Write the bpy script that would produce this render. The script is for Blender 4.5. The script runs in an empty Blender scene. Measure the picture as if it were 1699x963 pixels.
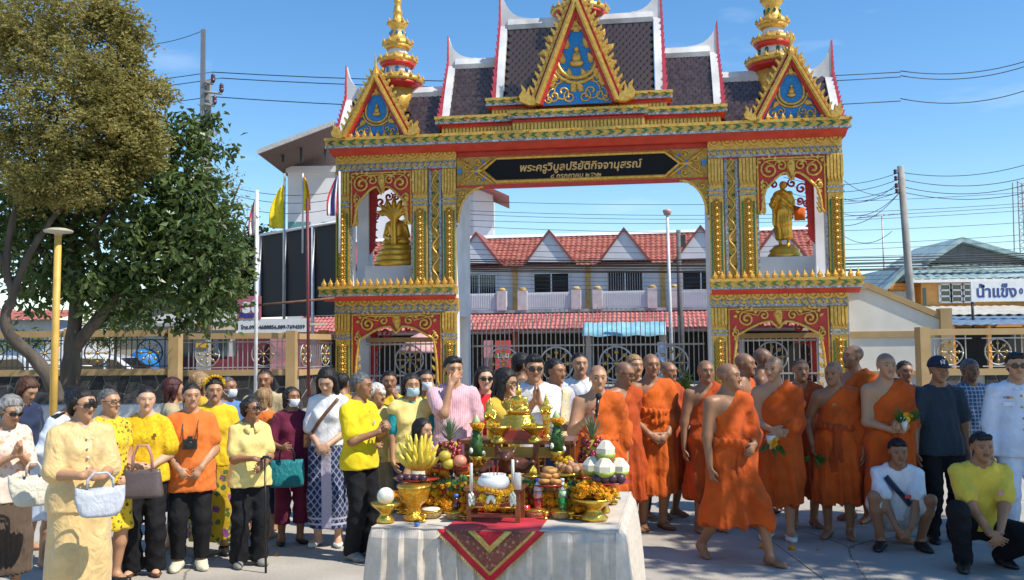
import bpy, math, random, numpy as np
from mathutils import Vector, Matrix
from math import sin, cos, pi, radians, atan2, sqrt

# ------------------------------------------------------------------ camera, sky, sun, exposure
scene = bpy.context.scene
COL = scene.collection
FPX, CX, CY = 1550.0, 849.5, 481.5            # photograph: 1699 x 963
PITCH = math.atan((578 - 481.5) / FPX); ROLL = radians(-.57)
CAMP = np.array([0, 0, 1.82])
FWD = np.array([0, cos(PITCH), sin(PITCH)])
_r0 = np.array([1., 0, 0]); _u0 = np.array([0, -sin(PITCH), cos(PITCH)])
RGT = _r0 * cos(ROLL) + _u0 * sin(ROLL); UPV = -_r0 * sin(ROLL) + _u0 * cos(ROLL)
cd = bpy.data.cameras.new('camera'); cam = bpy.data.objects.new('camera', cd); COL.objects.link(cam)
cd.sensor_width = 36; cd.lens = 36 * FPX / 1699; cd.clip_start = .1; cd.clip_end = 3000
cam.matrix_world = Matrix(((RGT[0], UPV[0], -FWD[0], CAMP[0]), (RGT[1], UPV[1], -FWD[1], CAMP[1]),
                           (RGT[2], UPV[2], -FWD[2], CAMP[2]), (0, 0, 0, 1)))
scene.camera = cam

SUN_EL, SUN_AZ = radians(52), radians(-26)     # azimuth measured from +X (image right), negative = camera side
SD = Vector((cos(SUN_EL) * cos(SUN_AZ), cos(SUN_EL) * sin(SUN_AZ), sin(SUN_EL)))
world = bpy.data.worlds.new('World'); scene.world = world; world.use_nodes = True
wn = world.node_tree; bg = wn.nodes['Background']
sky = wn.nodes.new('ShaderNodeTexSky'); sky.sky_type = 'NISHITA'; sky.sun_disc = False
sky.sun_elevation = SUN_EL; sky.sun_rotation = pi / 2 - SUN_AZ
sky.air_density = 1.0; sky.dust_density = .0; sky.ozone_density = 1.6; sky.altitude = 0
# thin wisps of cloud low over the horizon, procedural
_tc = wn.nodes.new('ShaderNodeTexCoord'); _mp = wn.nodes.new('ShaderNodeMapping'); _mp.inputs['Scale'].default_value = (3, 3, 14)
_nz = wn.nodes.new('ShaderNodeTexNoise'); _nz.inputs['Scale'].default_value = 1.6; _nz.inputs['Detail'].default_value = 7
_cr = wn.nodes.new('ShaderNodeValToRGB'); _cr.color_ramp.elements[0].position = .60; _cr.color_ramp.elements[1].position = .90
_cr.color_ramp.elements[1].color = (.38, .38, .38, 1)
_mx = wn.nodes.new('ShaderNodeMixRGB'); _mx.inputs['Color2'].default_value = (7.5, 8.0, 8.6, 1)
wn.links.new(_tc.outputs['Generated'], _mp.inputs['Vector']); wn.links.new(_mp.outputs['Vector'], _nz.inputs['Vector'])
wn.links.new(_nz.outputs['Fac'], _cr.inputs['Fac']); wn.links.new(_cr.outputs['Color'], _mx.inputs['Fac'])
_hs = wn.nodes.new('ShaderNodeHueSaturation'); _hs.inputs['Saturation'].default_value = 1.28; _hs.inputs['Value'].default_value = 1.12; wn.links.new(sky.outputs['Color'], _hs.inputs['Color']); wn.links.new(_hs.outputs['Color'], _mx.inputs['Color1']); wn.links.new(_mx.outputs['Color'], bg.inputs['Color'])
bg.inputs['Strength'].default_value = .14
sl = bpy.data.lights.new('sun', 'SUN'); sl.energy = 5.0; sl.angle = radians(.55); sl.color = (1, .93, .81)
sun = bpy.data.objects.new('sun', sl); COL.objects.link(sun); sun.rotation_euler = (-SD).to_track_quat('-Z', 'Y').to_euler()
sun.location = (30, -10, 40)
scene.view_settings.view_transform = 'Standard'; scene.view_settings.look = 'None'
scene.view_settings.exposure = 0.30; scene.view_settings.gamma = 1.0

# ------------------------------------------------------------------ helpers: placing
def _ray(x, y): return FWD * FPX + RGT * (x - CX) + UPV * (CY - y)
def P(x, y, Y):                                # point seen at photo pixel (x, y) at depth Y
    d = _ray(x, y); return Vector(CAMP + d * (Y / d[1]))
def G(x, y, z=0.):                             # the same on a level plane z
    d = _ray(x, y); return Vector(CAMP + d * ((z - CAMP[2]) / d[2]))
def V(*a): return Vector(a)

# ------------------------------------------------------------------ helpers: materials
MATS = {}
def mat(name, col, rough=.6, metal=0., var=.12, vs=6., bump=0., bs=40., spec=.5, emit=None, alpha=None, trans=0., attr=None, coat=0., col2=None, detail=4, aniso=None, sheen=0., sss=0.):
    if name in MATS: return MATS[name]
    m = bpy.data.materials.new(name); m.use_nodes = True; MATS[name] = m
    nt = m.node_tree; N = nt.nodes; L = nt.links; b = N['Principled BSDF']
    b.inputs['Roughness'].default_value = rough; b.inputs['Metallic'].default_value = metal
    b.inputs['Specular IOR Level'].default_value = spec
    if trans: b.inputs['Transmission Weight'].default_value = trans
    if coat: b.inputs['Coat Weight'].default_value = coat; b.inputs['Coat Roughness'].default_value = .14
    if sheen: b.inputs['Sheen Weight'].default_value = sheen
    if sss: b.inputs['Subsurface Weight'].default_value = sss; b.inputs['Subsurface Radius'].default_value = (.02, .008, .004); b.inputs['Subsurface Scale'].default_value = .5
    tc = N.new('ShaderNodeTexCoord'); mp = N.new('ShaderNodeMapping'); L.new(tc.outputs['Object'], mp.inputs['Vector'])
    if aniso: mp.inputs['Scale'].default_value = aniso
    c = (*col[:3], 1)
    if attr:
        a = N.new('ShaderNodeAttribute'); a.attribute_name = attr; src = a.outputs['Color']
    else: src = None
    if var > 0:
        nz = N.new('ShaderNodeTexNoise'); nz.inputs['Scale'].default_value = vs; nz.inputs['Detail'].default_value = detail
        L.new(mp.outputs['Vector'], nz.inputs['Vector'])
        rp = N.new('ShaderNodeValToRGB'); rp.color_ramp.elements[0].position = .3; rp.color_ramp.elements[1].position = .72
        c2 = col2 if col2 else tuple(min(1, x * (1 + var)) for x in col[:3])
        c1 = col if col2 else tuple(x * (1 - var) for x in col[:3])
        if attr: c1 = (1 - var,) * 3; c2 = (1, 1, 1)
        rp.color_ramp.elements[0].color = (*c1[:3], 1); rp.color_ramp.elements[1].color = (*c2[:3], 1)
        L.new(nz.outputs['Fac'], rp.inputs['Fac'])
        if attr:
            mx = N.new('ShaderNodeMixRGB'); mx.blend_type = 'MULTIPLY'; mx.inputs['Fac'].default_value = 1
            L.new(src, mx.inputs['Color1']); L.new(rp.outputs['Color'], mx.inputs['Color2']); L.new(mx.outputs['Color'], b.inputs['Base Color'])
        else: L.new(rp.outputs['Color'], b.inputs['Base Color'])
    elif attr: L.new(src, b.inputs['Base Color'])
    else: b.inputs['Base Color'].default_value = c
    if bump:
        n2 = N.new('ShaderNodeTexNoise'); n2.inputs['Scale'].default_value = bs; n2.inputs['Detail'].default_value = 5
        L.new(mp.outputs['Vector'], n2.inputs['Vector'])
        bp = N.new('ShaderNodeBump'); bp.inputs['Strength'].default_value = bump; bp.inputs['Distance'].default_value = .02
        L.new(n2.outputs['Fac'], bp.inputs['Height']); L.new(bp.outputs['Normal'], b.inputs['Normal'])
    if emit: b.inputs['Emission Color'].default_value = (*emit[:3], 1); b.inputs['Emission Strength'].default_value = emit[3]
    return m

# ------------------------------------------------------------------ helpers: objects
def tag(o, label=None, cat=None, group=None, kind=None):
    if label: o['label'] = label
    if cat: o['category'] = cat
    if group: o['group'] = group
    if kind: o['kind'] = kind
    return o
def empty(name, loc=(0, 0, 0), rz=0., label=None, cat=None, group=None, parent=None):
    o = bpy.data.objects.new(name, None); COL.objects.link(o); o.location = loc; o.rotation_euler = (0, 0, rz); o.empty_display_size = .1
    if parent: o.parent = parent
    return tag(o, label, cat, group)
def link(name, me, m=None, parent=None, loc=None, rot=None, sc=None):
    o = bpy.data.objects.new(name, me); COL.objects.link(o)
    if m is not None and not me.materials:
        for k in (m if isinstance(m, (list, tuple)) else [m]): me.materials.append(k)
    if parent: o.parent = parent
    if loc is not None: o.location = loc
    if rot is not None: o.rotation_euler = rot
    if sc is not None: o.scale = sc if isinstance(sc, (tuple, list, Vector)) else (sc,) * 3
    return o
def copy_tree(o, parent=None):
    c = o.copy(); COL.objects.link(c); c.parent = parent
    for ch in list(o.children): copy_tree(ch, c)
    return c
def npmesh(name, v, f, smooth=True, cols=None, mi=None):
    me = bpy.data.meshes.new(name); v = np.asarray(v, np.float32); f = np.asarray(f, np.int32)
    k = f.shape[1]; me.vertices.add(len(v)); me.vertices.foreach_set('co', v.ravel())
    me.loops.add(f.size); me.loops.foreach_set('vertex_index', f.ravel())
    me.polygons.add(len(f)); me.polygons.foreach_set('loop_start', np.arange(0, f.size, k, dtype=np.int32))
    if mi is not None: me.polygons.foreach_set('material_index', np.asarray(mi, np.int32))
    me.update(calc_edges=True)
    me.polygons.foreach_set('use_smooth', np.full(len(f), smooth))
    if cols is not None:
        a = me.color_attributes.new('col', 'FLOAT_COLOR', 'POINT')
        a.data.foreach_set('color', np.c_[cols, np.ones(len(cols))].astype(np.float32).ravel())
    me.validate(); return me

class MB:
    "collects shapes into one mesh"
    def __init__(s): s.v = []; s.f = []; s.m = []; s.sm = []; s.mi = 0; s.smooth = False
    def add(s, vs, fs):
        n = len(s.v); s.v += [tuple(x) for x in vs]
        for f in fs: s.f.append(tuple(i + n for i in f)); s.m.append(s.mi); s.sm.append(s.smooth)
        return s
    def box(s, c, d, rz=0., R=None, taper=1.):
        x, y, z = d[0] / 2, d[1] / 2, d[2] / 2; vs = []
        for k, t in ((-1, 1), (1, taper)):
            for a, b in ((-1, -1), (1, -1), (1, 1), (-1, 1)): vs.append(Vector((a * x * t, b * y * t, k * z)))
        M = R if R is not None else Matrix.Rotation(rz, 3, 'Z')
        return s.add([M @ q + Vector(c) for q in vs], [(0, 3, 2, 1), (4, 5, 6, 7), (0, 1, 5, 4), (1, 2, 6, 5), (2, 3, 7, 6), (3, 0, 4, 7)])
    def b2(s, x0, x1, y0, y1, z0, z1): return s.box(((x0 + x1) / 2, (y0 + y1) / 2, (z0 + z1) / 2), (x1 - x0, y1 - y0, z1 - z0))
    def tube(s, pts, r, n=8, cap=True, flat=None):
        pts = [Vector(p) for p in pts]; rs = r if isinstance(r, (list, tuple)) else [r] * len(pts)
        vs = []; fs = []; ref = None
        for i, p in enumerate(pts):
            t = (pts[min(i + 1, len(pts) - 1)] - pts[max(i - 1, 0)])
            t = t.normalized() if t.length > 1e-9 else Vector((0, 0, 1))
            if ref is None:
                ref = Vector((0, 0, 1)) if abs(t.z) < .9 else Vector((1, 0, 0))
                if flat is not None: ref = Vector(flat)
            a = t.cross(ref); a = a.normalized() if a.length > 1e-6 else Vector((1, 0, 0)); b = a.cross(t).normalized(); ref = b if flat is None else ref
            fl = .4 if flat is not None else 1
            for k in range(n):
                q = 2 * pi * k / n; vs.append(p + (a * cos(q) + b * sin(q) * fl) * rs[i])
        for i in range(len(pts) - 1):
            for k in range(n): fs.append((i * n + k, i * n + (k + 1) % n, (i + 1) * n + (k + 1) % n, (i + 1) * n + k))
        if cap: fs.append(tuple(reversed(range(n)))); fs.append(tuple(range((len(pts) - 1) * n, len(pts) * n)))
        sm = s.smooth; s.smooth = n > 4; s.add(vs, fs); s.smooth = sm; return s
    def lathe(s, prof, n=16, c=(0, 0, 0), sx=1., sy=1., wob=0., rz=0.):
        c = Vector(c); vs = []; fs = []
        for i, (r, z) in enumerate(prof):
            for k in range(n):
                q = 2 * pi * k / n + rz; w = 1 + wob * sin(3 * q + 2 * i); vs.append(c + Vector((r * cos(q) * sx * w, r * sin(q) * sy * w, z)))
        for i in range(len(prof) - 1):
            for k in range(n): fs.append((i * n + k, i * n + (k + 1) % n, (i + 1) * n + (k + 1) % n, (i + 1) * n + k))
        fs.append(tuple(reversed(range(n)))); fs.append(tuple(range((len(prof) - 1) * n, len(prof) * n)))
        sm = s.smooth; s.smooth = n > 6; s.add(vs, fs); s.smooth = sm; return s
    def ball(s, c, r, n=10, m=6, sc=(1, 1, 1), R=None):
        vs = []; c = Vector(c); fs = []
        for i in range(m + 1):
            th = pi * i / m
            for k in range(n):
                q = 2 * pi * k / n; p = Vector((sin(th) * cos(q) * sc[0], sin(th) * sin(q) * sc[1], -cos(th) * sc[2])) * r
                vs.append(c + (R @ p if R is not None else p))
        for i in range(m):
            for k in range(n): fs.append((i * n + k, i * n + (k + 1) % n, (i + 1) * n + (k + 1) % n, (i + 1) * n + k))
        sm = s.smooth; s.smooth = True; s.add(vs, fs); s.smooth = sm; return s
    def prism(s, poly, y0, y1, axis='y', at=(0, 0, 0), R=None, bev=0.):
        "polygon in (x,z) extruded along y from y0 to y1; bev shrinks the y0 face"
        n = len(poly); cx = sum(p[0] for p in poly) / n; cz = sum(p[1] for p in poly) / n; at = Vector(at)
        def sh(p): return (p[0] + (cx - p[0]) * bev, p[1] + (cz - p[1]) * bev)
        vs = [Vector((sh(p)[0], y0, sh(p)[1])) for p in poly] + [Vector((p[0], y1, p[1])) for p in poly]
        if axis == 'x': vs = [Vector((q.y, q.x, q.z)) for q in vs]
        if axis == 'z': vs = [Vector((q.x, q.z, q.y)) for q in vs]
        if R is not None: vs = [R @ q for q in vs]
        fs = [tuple(range(n)), tuple(reversed(range(n, 2 * n)))] + [(i, i + n, (i + 1) % n + n, (i + 1) % n) for i in range(n)]
        return s.add([q + at for q in vs], fs)
    def strip(s, left, right):
        n = len(left); return s.add(list(left) + list(right), [(i, i + 1, n + i + 1, n + i) for i in range(n - 1)])
    def mesh(s, name='mesh', fix=True):
        me = bpy.data.meshes.new(name); me.from_pydata(s.v, [], s.f)
        me.polygons.foreach_set('material_index', s.m); me.polygons.foreach_set('use_smooth', s.sm)
        if fix:
            import bmesh
            b = bmesh.new(); b.from_mesh(me); bmesh.ops.recalc_face_normals(b, faces=b.faces); b.to_mesh(me); b.free()
        me.update(); return me
    def build(s, name, m, parent=None, loc=None, rot=None, sc=None): return link(name, s.mesh(name), m, parent, loc, rot, sc)

def text_obj(name, body, size, m, parent=None, loc=(0, 0, 0), rot=(pi / 2, 0, 0), width=None, extrude=.004, shear=0., bold=0., align='CENTER'):
    c = bpy.data.curves.new(name, 'FONT'); c.body = body; c.size = size; c.extrude = extrude; c.align_x = align; c.align_y = 'CENTER'; c.shear = shear; c.offset = bold
    c.resolution_u = 2
    t = bpy.data.objects.new(name, c); COL.objects.link(t); bpy.context.view_layer.update()
    dg = bpy.context.evaluated_depsgraph_get(); me = bpy.data.meshes.new_from_object(t.evaluated_get(dg)); me.name = name
    w = t.dimensions.x; bpy.data.objects.remove(t); bpy.data.curves.remove(c)
    me.materials.clear(); o = link(name, me, m, parent, loc, rot)
    if width: o.scale = (width / max(w, 1e-4), width / max(w, 1e-4), 1)
    return o
# ------------------------------------------------------------------ smooth-union body builder (one continuous surface per figure)
def axis_pts(lo, hi, fine, hf, hc):
    out = [lo]
    while out[-1] < hi:
        x = out[-1]; h = min([f[2] for f in fine if f[0] - 1e-6 <= x < f[1]] + [hc]); out.append(x + h)
    return np.array(out, np.float32)
class Field:
    def __init__(s, lo, hi, hc, fine=(), hf=None):
        hf = hf or hc
        s.ax = [axis_pts(lo[i], hi[i], [(f[0][i], f[1][i], f[2] if len(f) > 2 else hf) for f in fine], hf, hc) for i in range(3)]
        s.F = np.full([len(a) for a in s.ax], 9., np.float32)
        s.X = s.ax[0][:, None, None]; s.Y = s.ax[1][None, :, None]; s.Z = s.ax[2][None, None, :]
    def dist(s, a, b, ra, rb, sc=None, R=None, k=.02):
        a = np.asarray(a, np.float32); b = np.asarray(b, np.float32); m = max(ra, rb) * (max(sc) if sc else 1) + k + .03
        sl = []
        for i in range(3):
            lo = min(a[i], b[i]) - m; hi = max(a[i], b[i]) + m
            if sc: lo -= m * .3; hi += m * .3
            sl.append(slice(max(0, int(np.searchsorted(s.ax[i], lo)) - 1), int(np.searchsorted(s.ax[i], hi)) + 1))
        sl = tuple(sl)
        x = s.ax[0][sl[0]][:, None, None] - a[0]; y = s.ax[1][sl[1]][None, :, None] - a[1]; z = s.ax[2][sl[2]][None, None, :] - a[2]
        ba = b - a; mn = 1.
        if R is not None or sc:
            R_ = np.eye(3, dtype=np.float32) if R is None else np.asarray(R, np.float32); c = sc or (1, 1, 1); mn = min(c)
            x, y, z = [(R_[0, i] * x + R_[1, i] * y + R_[2, i] * z) / c[i] for i in range(3)]
            ba = (R_.T @ ba) / np.array(c, np.float32)
        bb = float(ba @ ba)
        if bb < 1e-10: d = np.sqrt(x * x + y * y + z * z) - ra
        else:
            h = np.clip((x * ba[0] + y * ba[1] + z * ba[2]) / bb, 0, 1)
            d = np.sqrt((x - ba[0] * h) ** 2 + (y - ba[1] * h) ** 2 + (z - ba[2] * h) ** 2) - (ra + (rb - ra) * h)
        return sl, d * mn
    def add(s, a, b, ra, rb=None, k=.02, sc=None, R=None):
        rb = ra if rb is None else rb
        sl, d = s.dist(a, b, ra, rb, sc, R, k); F = s.F[sl]
        h = np.clip(.5 + .5 * (F - d) / k, 0, 1); s.F[sl] = F * (1 - h) + d * h - k * h * (1 - h)
    def sub(s, a, b, ra, rb=None, k=.008, sc=None, R=None):
        rb = ra if rb is None else rb
        sl, d = s.dist(a, b, ra, rb, sc, R, k); F = s.F[sl]; s.F[sl] = np.maximum(F, -d)
    def cut(s, expr): s.F = np.maximum(s.F, expr).astype(np.float32)     # keep where expr < 0
    def mesh(s):
        F = s.F; ins = F < 0; nx, ny, nz = F.shape
        c = [ins[i:nx - 1 + i, j:ny - 1 + j, k:nz - 1 + k] for i in (0, 1) for j in (0, 1) for k in (0, 1)]
        sm = sum(q.astype(np.int8) for q in c); act = (sm > 0) & (sm < 8)
        I, J, K = np.nonzero(act); idx = np.full(act.shape, -1, np.int32); idx[I, J, K] = np.arange(len(I))
        val = {}; 
        for i in (0, 1):
            for j in (0, 1):
                for k in (0, 1): val[i, j, k] = F[I + i, J + j, K + k]
        acc = np.zeros((len(I), 3), np.float64); cnt = np.zeros(len(I)); grd = np.zeros((len(I), 3))
        for d in range(3):
            for o1 in (0, 1):
                for o2 in (0, 1):
                    a = [0, 0, 0]; oth = [q for q in range(3) if q != d]; a[oth[0]] = o1; a[oth[1]] = o2; b = list(a); b[d] = 1
                    fa, fb = val[tuple(a)], val[tuple(b)]; grd[:, d] += np.clip(fb, -1, 1) - np.clip(fa, -1, 1)
                    cr = (fa < 0) != (fb < 0); t = np.where(cr, fa / np.where(cr, fa - fb, 1), 0)
                    p = np.empty((len(I), 3)); p[:, d] = t; p[:, oth[0]] = o1; p[:, oth[1]] = o2
                    acc[cr] += p[cr]; cnt += cr
        rel = acc / cnt[:, None]; v = np.empty_like(rel); ii = (I, J, K)
        for d in range(3):
            x0 = s.ax[d][ii[d]]; hstep = s.ax[d][ii[d] + 1] - x0; v[:, d] = x0 + rel[:, d] * hstep; grd[:, d] /= hstep
        grd /= np.maximum(np.linalg.norm(grd, axis=1), 1e-9)[:, None]
        quads = []
        for d in range(3):
            sa = [slice(1, n - 1) for n in F.shape]; sb = list(sa); sa[d] = slice(0, F.shape[d] - 1); sb[d] = slice(1, F.shape[d])
            A, B = ins[tuple(sa)], ins[tuple(sb)]; e = np.argwhere(A != B)
            if not len(e): continue
            fl = A[e[:, 0], e[:, 1], e[:, 2]]
            e = e + np.array([1 if q != d else 0 for q in range(3)])
            u, w = (d + 1) % 3, (d + 2) % 3; q4 = []
            for du, dw in ((0, 0), (-1, 0), (-1, -1), (0, -1)):
                q = e.copy(); q[:, u] += du; q[:, w] += dw; q4.append(idx[q[:, 0], q[:, 1], q[:, 2]])
            q4 = np.stack(q4, 1); q4[~fl] = q4[~fl][:, ::-1]; quads.append(q4)
        return v, np.concatenate(quads), grd

def rotx(a): return np.array([[1, 0, 0], [0, cos(a), -sin(a)], [0, sin(a), cos(a)]])
def roty(a): return np.array([[cos(a), 0, sin(a)], [0, 1, 0], [-sin(a), 0, cos(a)]])
def rotz(a): return np.array([[cos(a), -sin(a), 0], [sin(a), cos(a), 0], [0, 0, 1]])
def nrm(v): v = np.asarray(v, float); return v / max(np.linalg.norm(v), 1e-9)
def ik(S, T, l1, l2, hint):
    S, T = np.asarray(S, float), np.asarray(T, float); d = T - S; L = np.linalg.norm(d)
    if L > (l1 + l2) * .995: T = S + d * ((l1 + l2) * .995 / L); d = T - S; L = np.linalg.norm(d)
    u = d / max(L, 1e-6); x = (l1 * l1 - l2 * l2 + L * L) / (2 * L); hgt = sqrt(max(l1 * l1 - x * x, 0))
    h = np.asarray(hint, float); h = nrm(h - u * (h @ u)); return S + u * x + h * hgt, T
class Noise:
    def __init__(s, seed, n=5):
        r = np.random.RandomState(seed); s.d = r.normal(size=(n, 3)); s.d /= np.linalg.norm(s.d, axis=1)[:, None]; s.p = r.uniform(0, 6.28, n); s.w = r.uniform(.6, 1.5, n)
    def __call__(s, v, f, st=(1, 1, 1)):
        q = np.asarray(v) * np.array(st); return sum(np.sin(f * w * (q @ d) + p) for d, p, w in zip(s.d, s.p, s.w)) / len(s.p) ** .75

POSES = {   # wrist target, hand direction, palm normal for the right arm (x < 0); mirrored for the left
 'down': ((-.25, -.03, .80), (.02, -.12, -1), (1, 0, 0)),
 'clasp': ((-.085, -.20, 1.00), (.75, -.35, -.45), (.3, 1, -.2)),
 'claspl': ((-.095, -.19, .93), (.75, -.35, -.5), (.3, 1, -.2)),
 'hold': ((-.15, -.27, 1.07), (.35, -.9, .1), (.8, .2, -.2)),
 'wai': ((-.022, -.25, 1.20), (.05, -.42, .9), (1, 0, .0)),
 'waih': ((-.02, -.20, 1.30), (.04, -.22, .97), (1, 0, .0)),
 'face': ((-.07, -.19, 1.43), (.45, .15, .85), (.2, .95, -.2)),
 'chest': ((-.06, -.26, 1.13), (.7, -.4, .45), (.5, .8, 0)),
 'mic': ((-.13, -.25, 1.23), (.45, -.35, .7), (.8, .2, -.5)),
 'back': ((-.12, .17, .98), (.8, .2, -.4), (0, -1, 0)),
}
def skeleton(h=1.65, sex='f', g=1., lean=0., head=(0, 0, 0), ra='down', la='down', legs=None, ph=.93, hs=1., turn=0., shw=1., stoop=0.):
    s = h / 1.70; k = dict(s=s, g=g, sex=sex, hs=s * hs)
    Rt = rotz(turn) @ rotx(lean); k['Rt'] = Rt; P0 = np.array([0, 0, ph * s]); k['P0'] = P0
    T = lambda x, y, z: P0 + Rt @ (np.array([x, y, z - .93]) * s); k['T'] = T
    sw = (.172 if sex == 'm' else .146) * shw * (1 + (g - 1) * .35); k['sw'] = sw
    k['N'] = T(0, .015 - stoop, 1.43); Rh = rotz(turn + head[0]) @ rotx(head[1]) @ roty(head[2]); k['Rh'] = Rh
    k['H'] = k['N'] + (Rt @ np.array([0, -.02 - stoop * .6, .08]) + Rh @ np.array([0, -.012, .075])) * s * (hs * .5 + .5)
    for sd, nm, spec in ((-1, 'R', ra), (1, 'L', la)):
        el = None
        if isinstance(spec, str): spec = POSES[spec]
        w, d, n = spec[:3]; el = spec[3] if len(spec) > 3 else (.55, .45, -1.)
        mir = np.array([1, 1, 1]) if sd < 0 else np.array([-1, 1, 1])
        w = np.array(w) * mir; d = nrm(np.array(d) * mir); n = np.array(n) * mir
        S = T(sd * sw, .012, 1.362); W = T(*w) if w[2] >= .93 else (P0 + (np.array(w) - [0, 0, .93]) * s)
        hint = np.array([sd * el[0], el[1], el[2]])
        E_, W = ik(S, W, .285 * s, .255 * s, hint); k['S' + nm], k['E' + nm], k['W' + nm] = S, E_, W
        n = nrm(n - d * (n @ d)); k['D' + nm], k['n' + nm] = d, n
        k['B' + nm] = W + d * .10 * s
        hip = P0 + Rt @ (np.array([sd * .092, .0, -.04]) * s)
        lg = (legs or {}).get(nm, {}); an = np.array(lg.get('a', (sd * .10, .015, .085))) * s; kh = lg.get('k', (sd * .12, -1, 0))
        K_, an = ik(hip, an, (.43 if lg else .413) * s, (.425 if lg else .408) * s, kh); k['hip' + nm], k['K' + nm], k['A' + nm] = hip, K_, an
        k['fy' + nm] = lg.get('y', sd * .22); k['fp' + nm] = lg.get('p', 0.)
    return k
def torso_prims(k, inf=0., hips=True, bust=True):
    T, s, g, R = k['T'], k['s'], k['g'], k['Rt']; f = k['sex'] == 'f'; sw = k['sw']; o = []
    gi = lambda r: (r * g + inf) * s
    if hips: o.append((T(-.055, .005, .92), T(.055, .005, .92), gi(.118 if f else .108), gi(.118 if f else .108), .05, (1, .92, 1), R))
    o.append((T(0, -.012 - .06 * (g - 1), .98), T(0, -.005, 1.12), gi(.125), gi(.112), .06, (1.12, .88 + .1 * (g - 1), 1), R))
    o.append((T(0, .005, 1.14), T(0, .01, 1.30), gi(.112), gi(.122), .06, (1.22, .86, 1), R))
    for sd in (-1, 1): o.append((T(sd * .05, .015, 1.375), T(sd * (sw - .02), .012, 1.352), (.056 + inf * 1.1) * s, (.05 + inf * 1.1) * s, .05, None, None))
    o.append((T(-.10, .015, 1.375), T(0, .012, 1.45), (.045 + inf * .95) * s, (.048 + inf * .6) * s, .05, None, None))
    o.append((T(.10, .015, 1.375), T(0, .012, 1.45), (.045 + inf * .95) * s, (.048 + inf * .6) * s, .05, None, None))
    if f and bust:
        for sd in (-1, 1): o.append((T(sd * .068, -.075, 1.235), T(sd * .068, -.072, 1.235), (.056 * g + inf) * s, (.056 * g + inf) * s, .05, None, None))
    return o
def arm_prims(k, nm, inf=0., upto=2., flare=0.):
    s, g = k['s'], 1 + (k['g'] - 1) * .8; S, E_, W = k['S' + nm], k['E' + nm], k['W' + nm]; o = []
    m = .9 if k['sex'] == 'f' else 1.
    q = min(upto, 1.); e = S + (E_ - S) * q
    o.append((S, e, (.058 * g * m + inf) * s, ((.046 - .012 * (q - 1)) * g * m + inf + flare) * s, .045, None, None))
    if upto > 1:
        q = upto - 1; o.append((E_, E_ + (W - E_) * q, (.044 * g * m + inf) * s, ((.044 - .017 * q) * g * m + inf + flare) * s, .03, None, None))
    return o
def hand_prims(k, nm, curl=.35):
    s = k['s']; W, d, n = k['W' + nm], k['D' + nm], k['n' + nm]; sd = -1 if nm == 'R' else 1
    side = np.cross(d, n); side = side * (1 if True else -1); o = []
    R = np.stack([side, n, d], 1); m = (.92 if k['sex'] == 'f' else 1.) * s
    o.append((W + d * .015 * m, W + d * .07 * m, .030 * m, .038 * m, .015, (1, .48, 1), R))
    ts = side * (1 if nm == 'R' else -1)
    for i, (off, ln) in enumerate(((-.031, .062), (-.0105, .072), (.0105, .076), (.031, .07))):
        b = W + (d * .078 + ts * off) * m; sp = ts * off * 1.6
        d1 = nrm(d * cos(curl) + n * sin(curl) + sp); d2 = nrm(d * cos(2.2 * curl) + n * sin(2.2 * curl) + sp)
        c = b + d1 * ln * .52 * m; e = c + d2 * ln * .5 * m
        o.append((b, c, .0092 * m, .0088 * m, .005, None, None)); o.append((c, e, .0088 * m, .0072 * m, .004, None, None))
    b = W + (d * .028 + ts * .028) * m; c = b + nrm(d * .75 + ts * .6 + n * .35) * .042 * m; e = c + nrm(d * .95 + ts * .15 + n * .35) * .032 * m
    o.append((b, c, .0125 * m, .0105 * m, .01, None, None)); o.append((c, e, .0105 * m, .0085 * m, .004, None, None))
    return o
def leg_prims(k, nm, inf=0., shape='leg'):
    s, g = k['s'], 1 + (k['g'] - 1) * .8; H, K_, A = k['hip' + nm], k['K' + nm], k['A' + nm]
    if shape == 'leg': r = (.082 * g, .052 * g, .056 * g, .036)
    elif shape == 'wide': r = (.096 * g, .078, .078, .088)
    else: r = (.092 * g, .068 * g, .066 * g, .062)
    mid = K_ + (A - K_) * .3
    return [(H, K_, (r[0] + inf) * s, (r[1] + inf) * s, .05, None, None), (K_, mid, (r[1] + inf) * s, (r[2] + inf) * s, .03, None, None), (mid, A, (r[2] + inf) * s, (r[3] + inf) * s, .03, None, None)]
def foot_prims(k, nm, inf=0.):
    s = k['s'] * (.93 if k['sex'] == 'f' else 1); A = k['A' + nm]; R = rotz(k['fy' + nm]) @ rotx(k['fp' + nm])
    q = lambda x, y, z: A + R @ (np.array([x, y, z]) * s)
    o = [(q(0, .03, -.045), q(0, -.02, -.03), (.036 + inf) * s, (.036 + inf) * s, .02, None, None), (q(0, -.01, -.03), q(0, -.12, -.058), (.036 + inf) * s, (.026 + inf) * s, .03, (1.15, 1, 1), R),
         (q(-.008, -.10, -.058), q(.006, -.165, -.064), (.036 + inf) * s, (.022 + inf) * s, .02, (1.1, 1, .75), R)]
    return o
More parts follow.
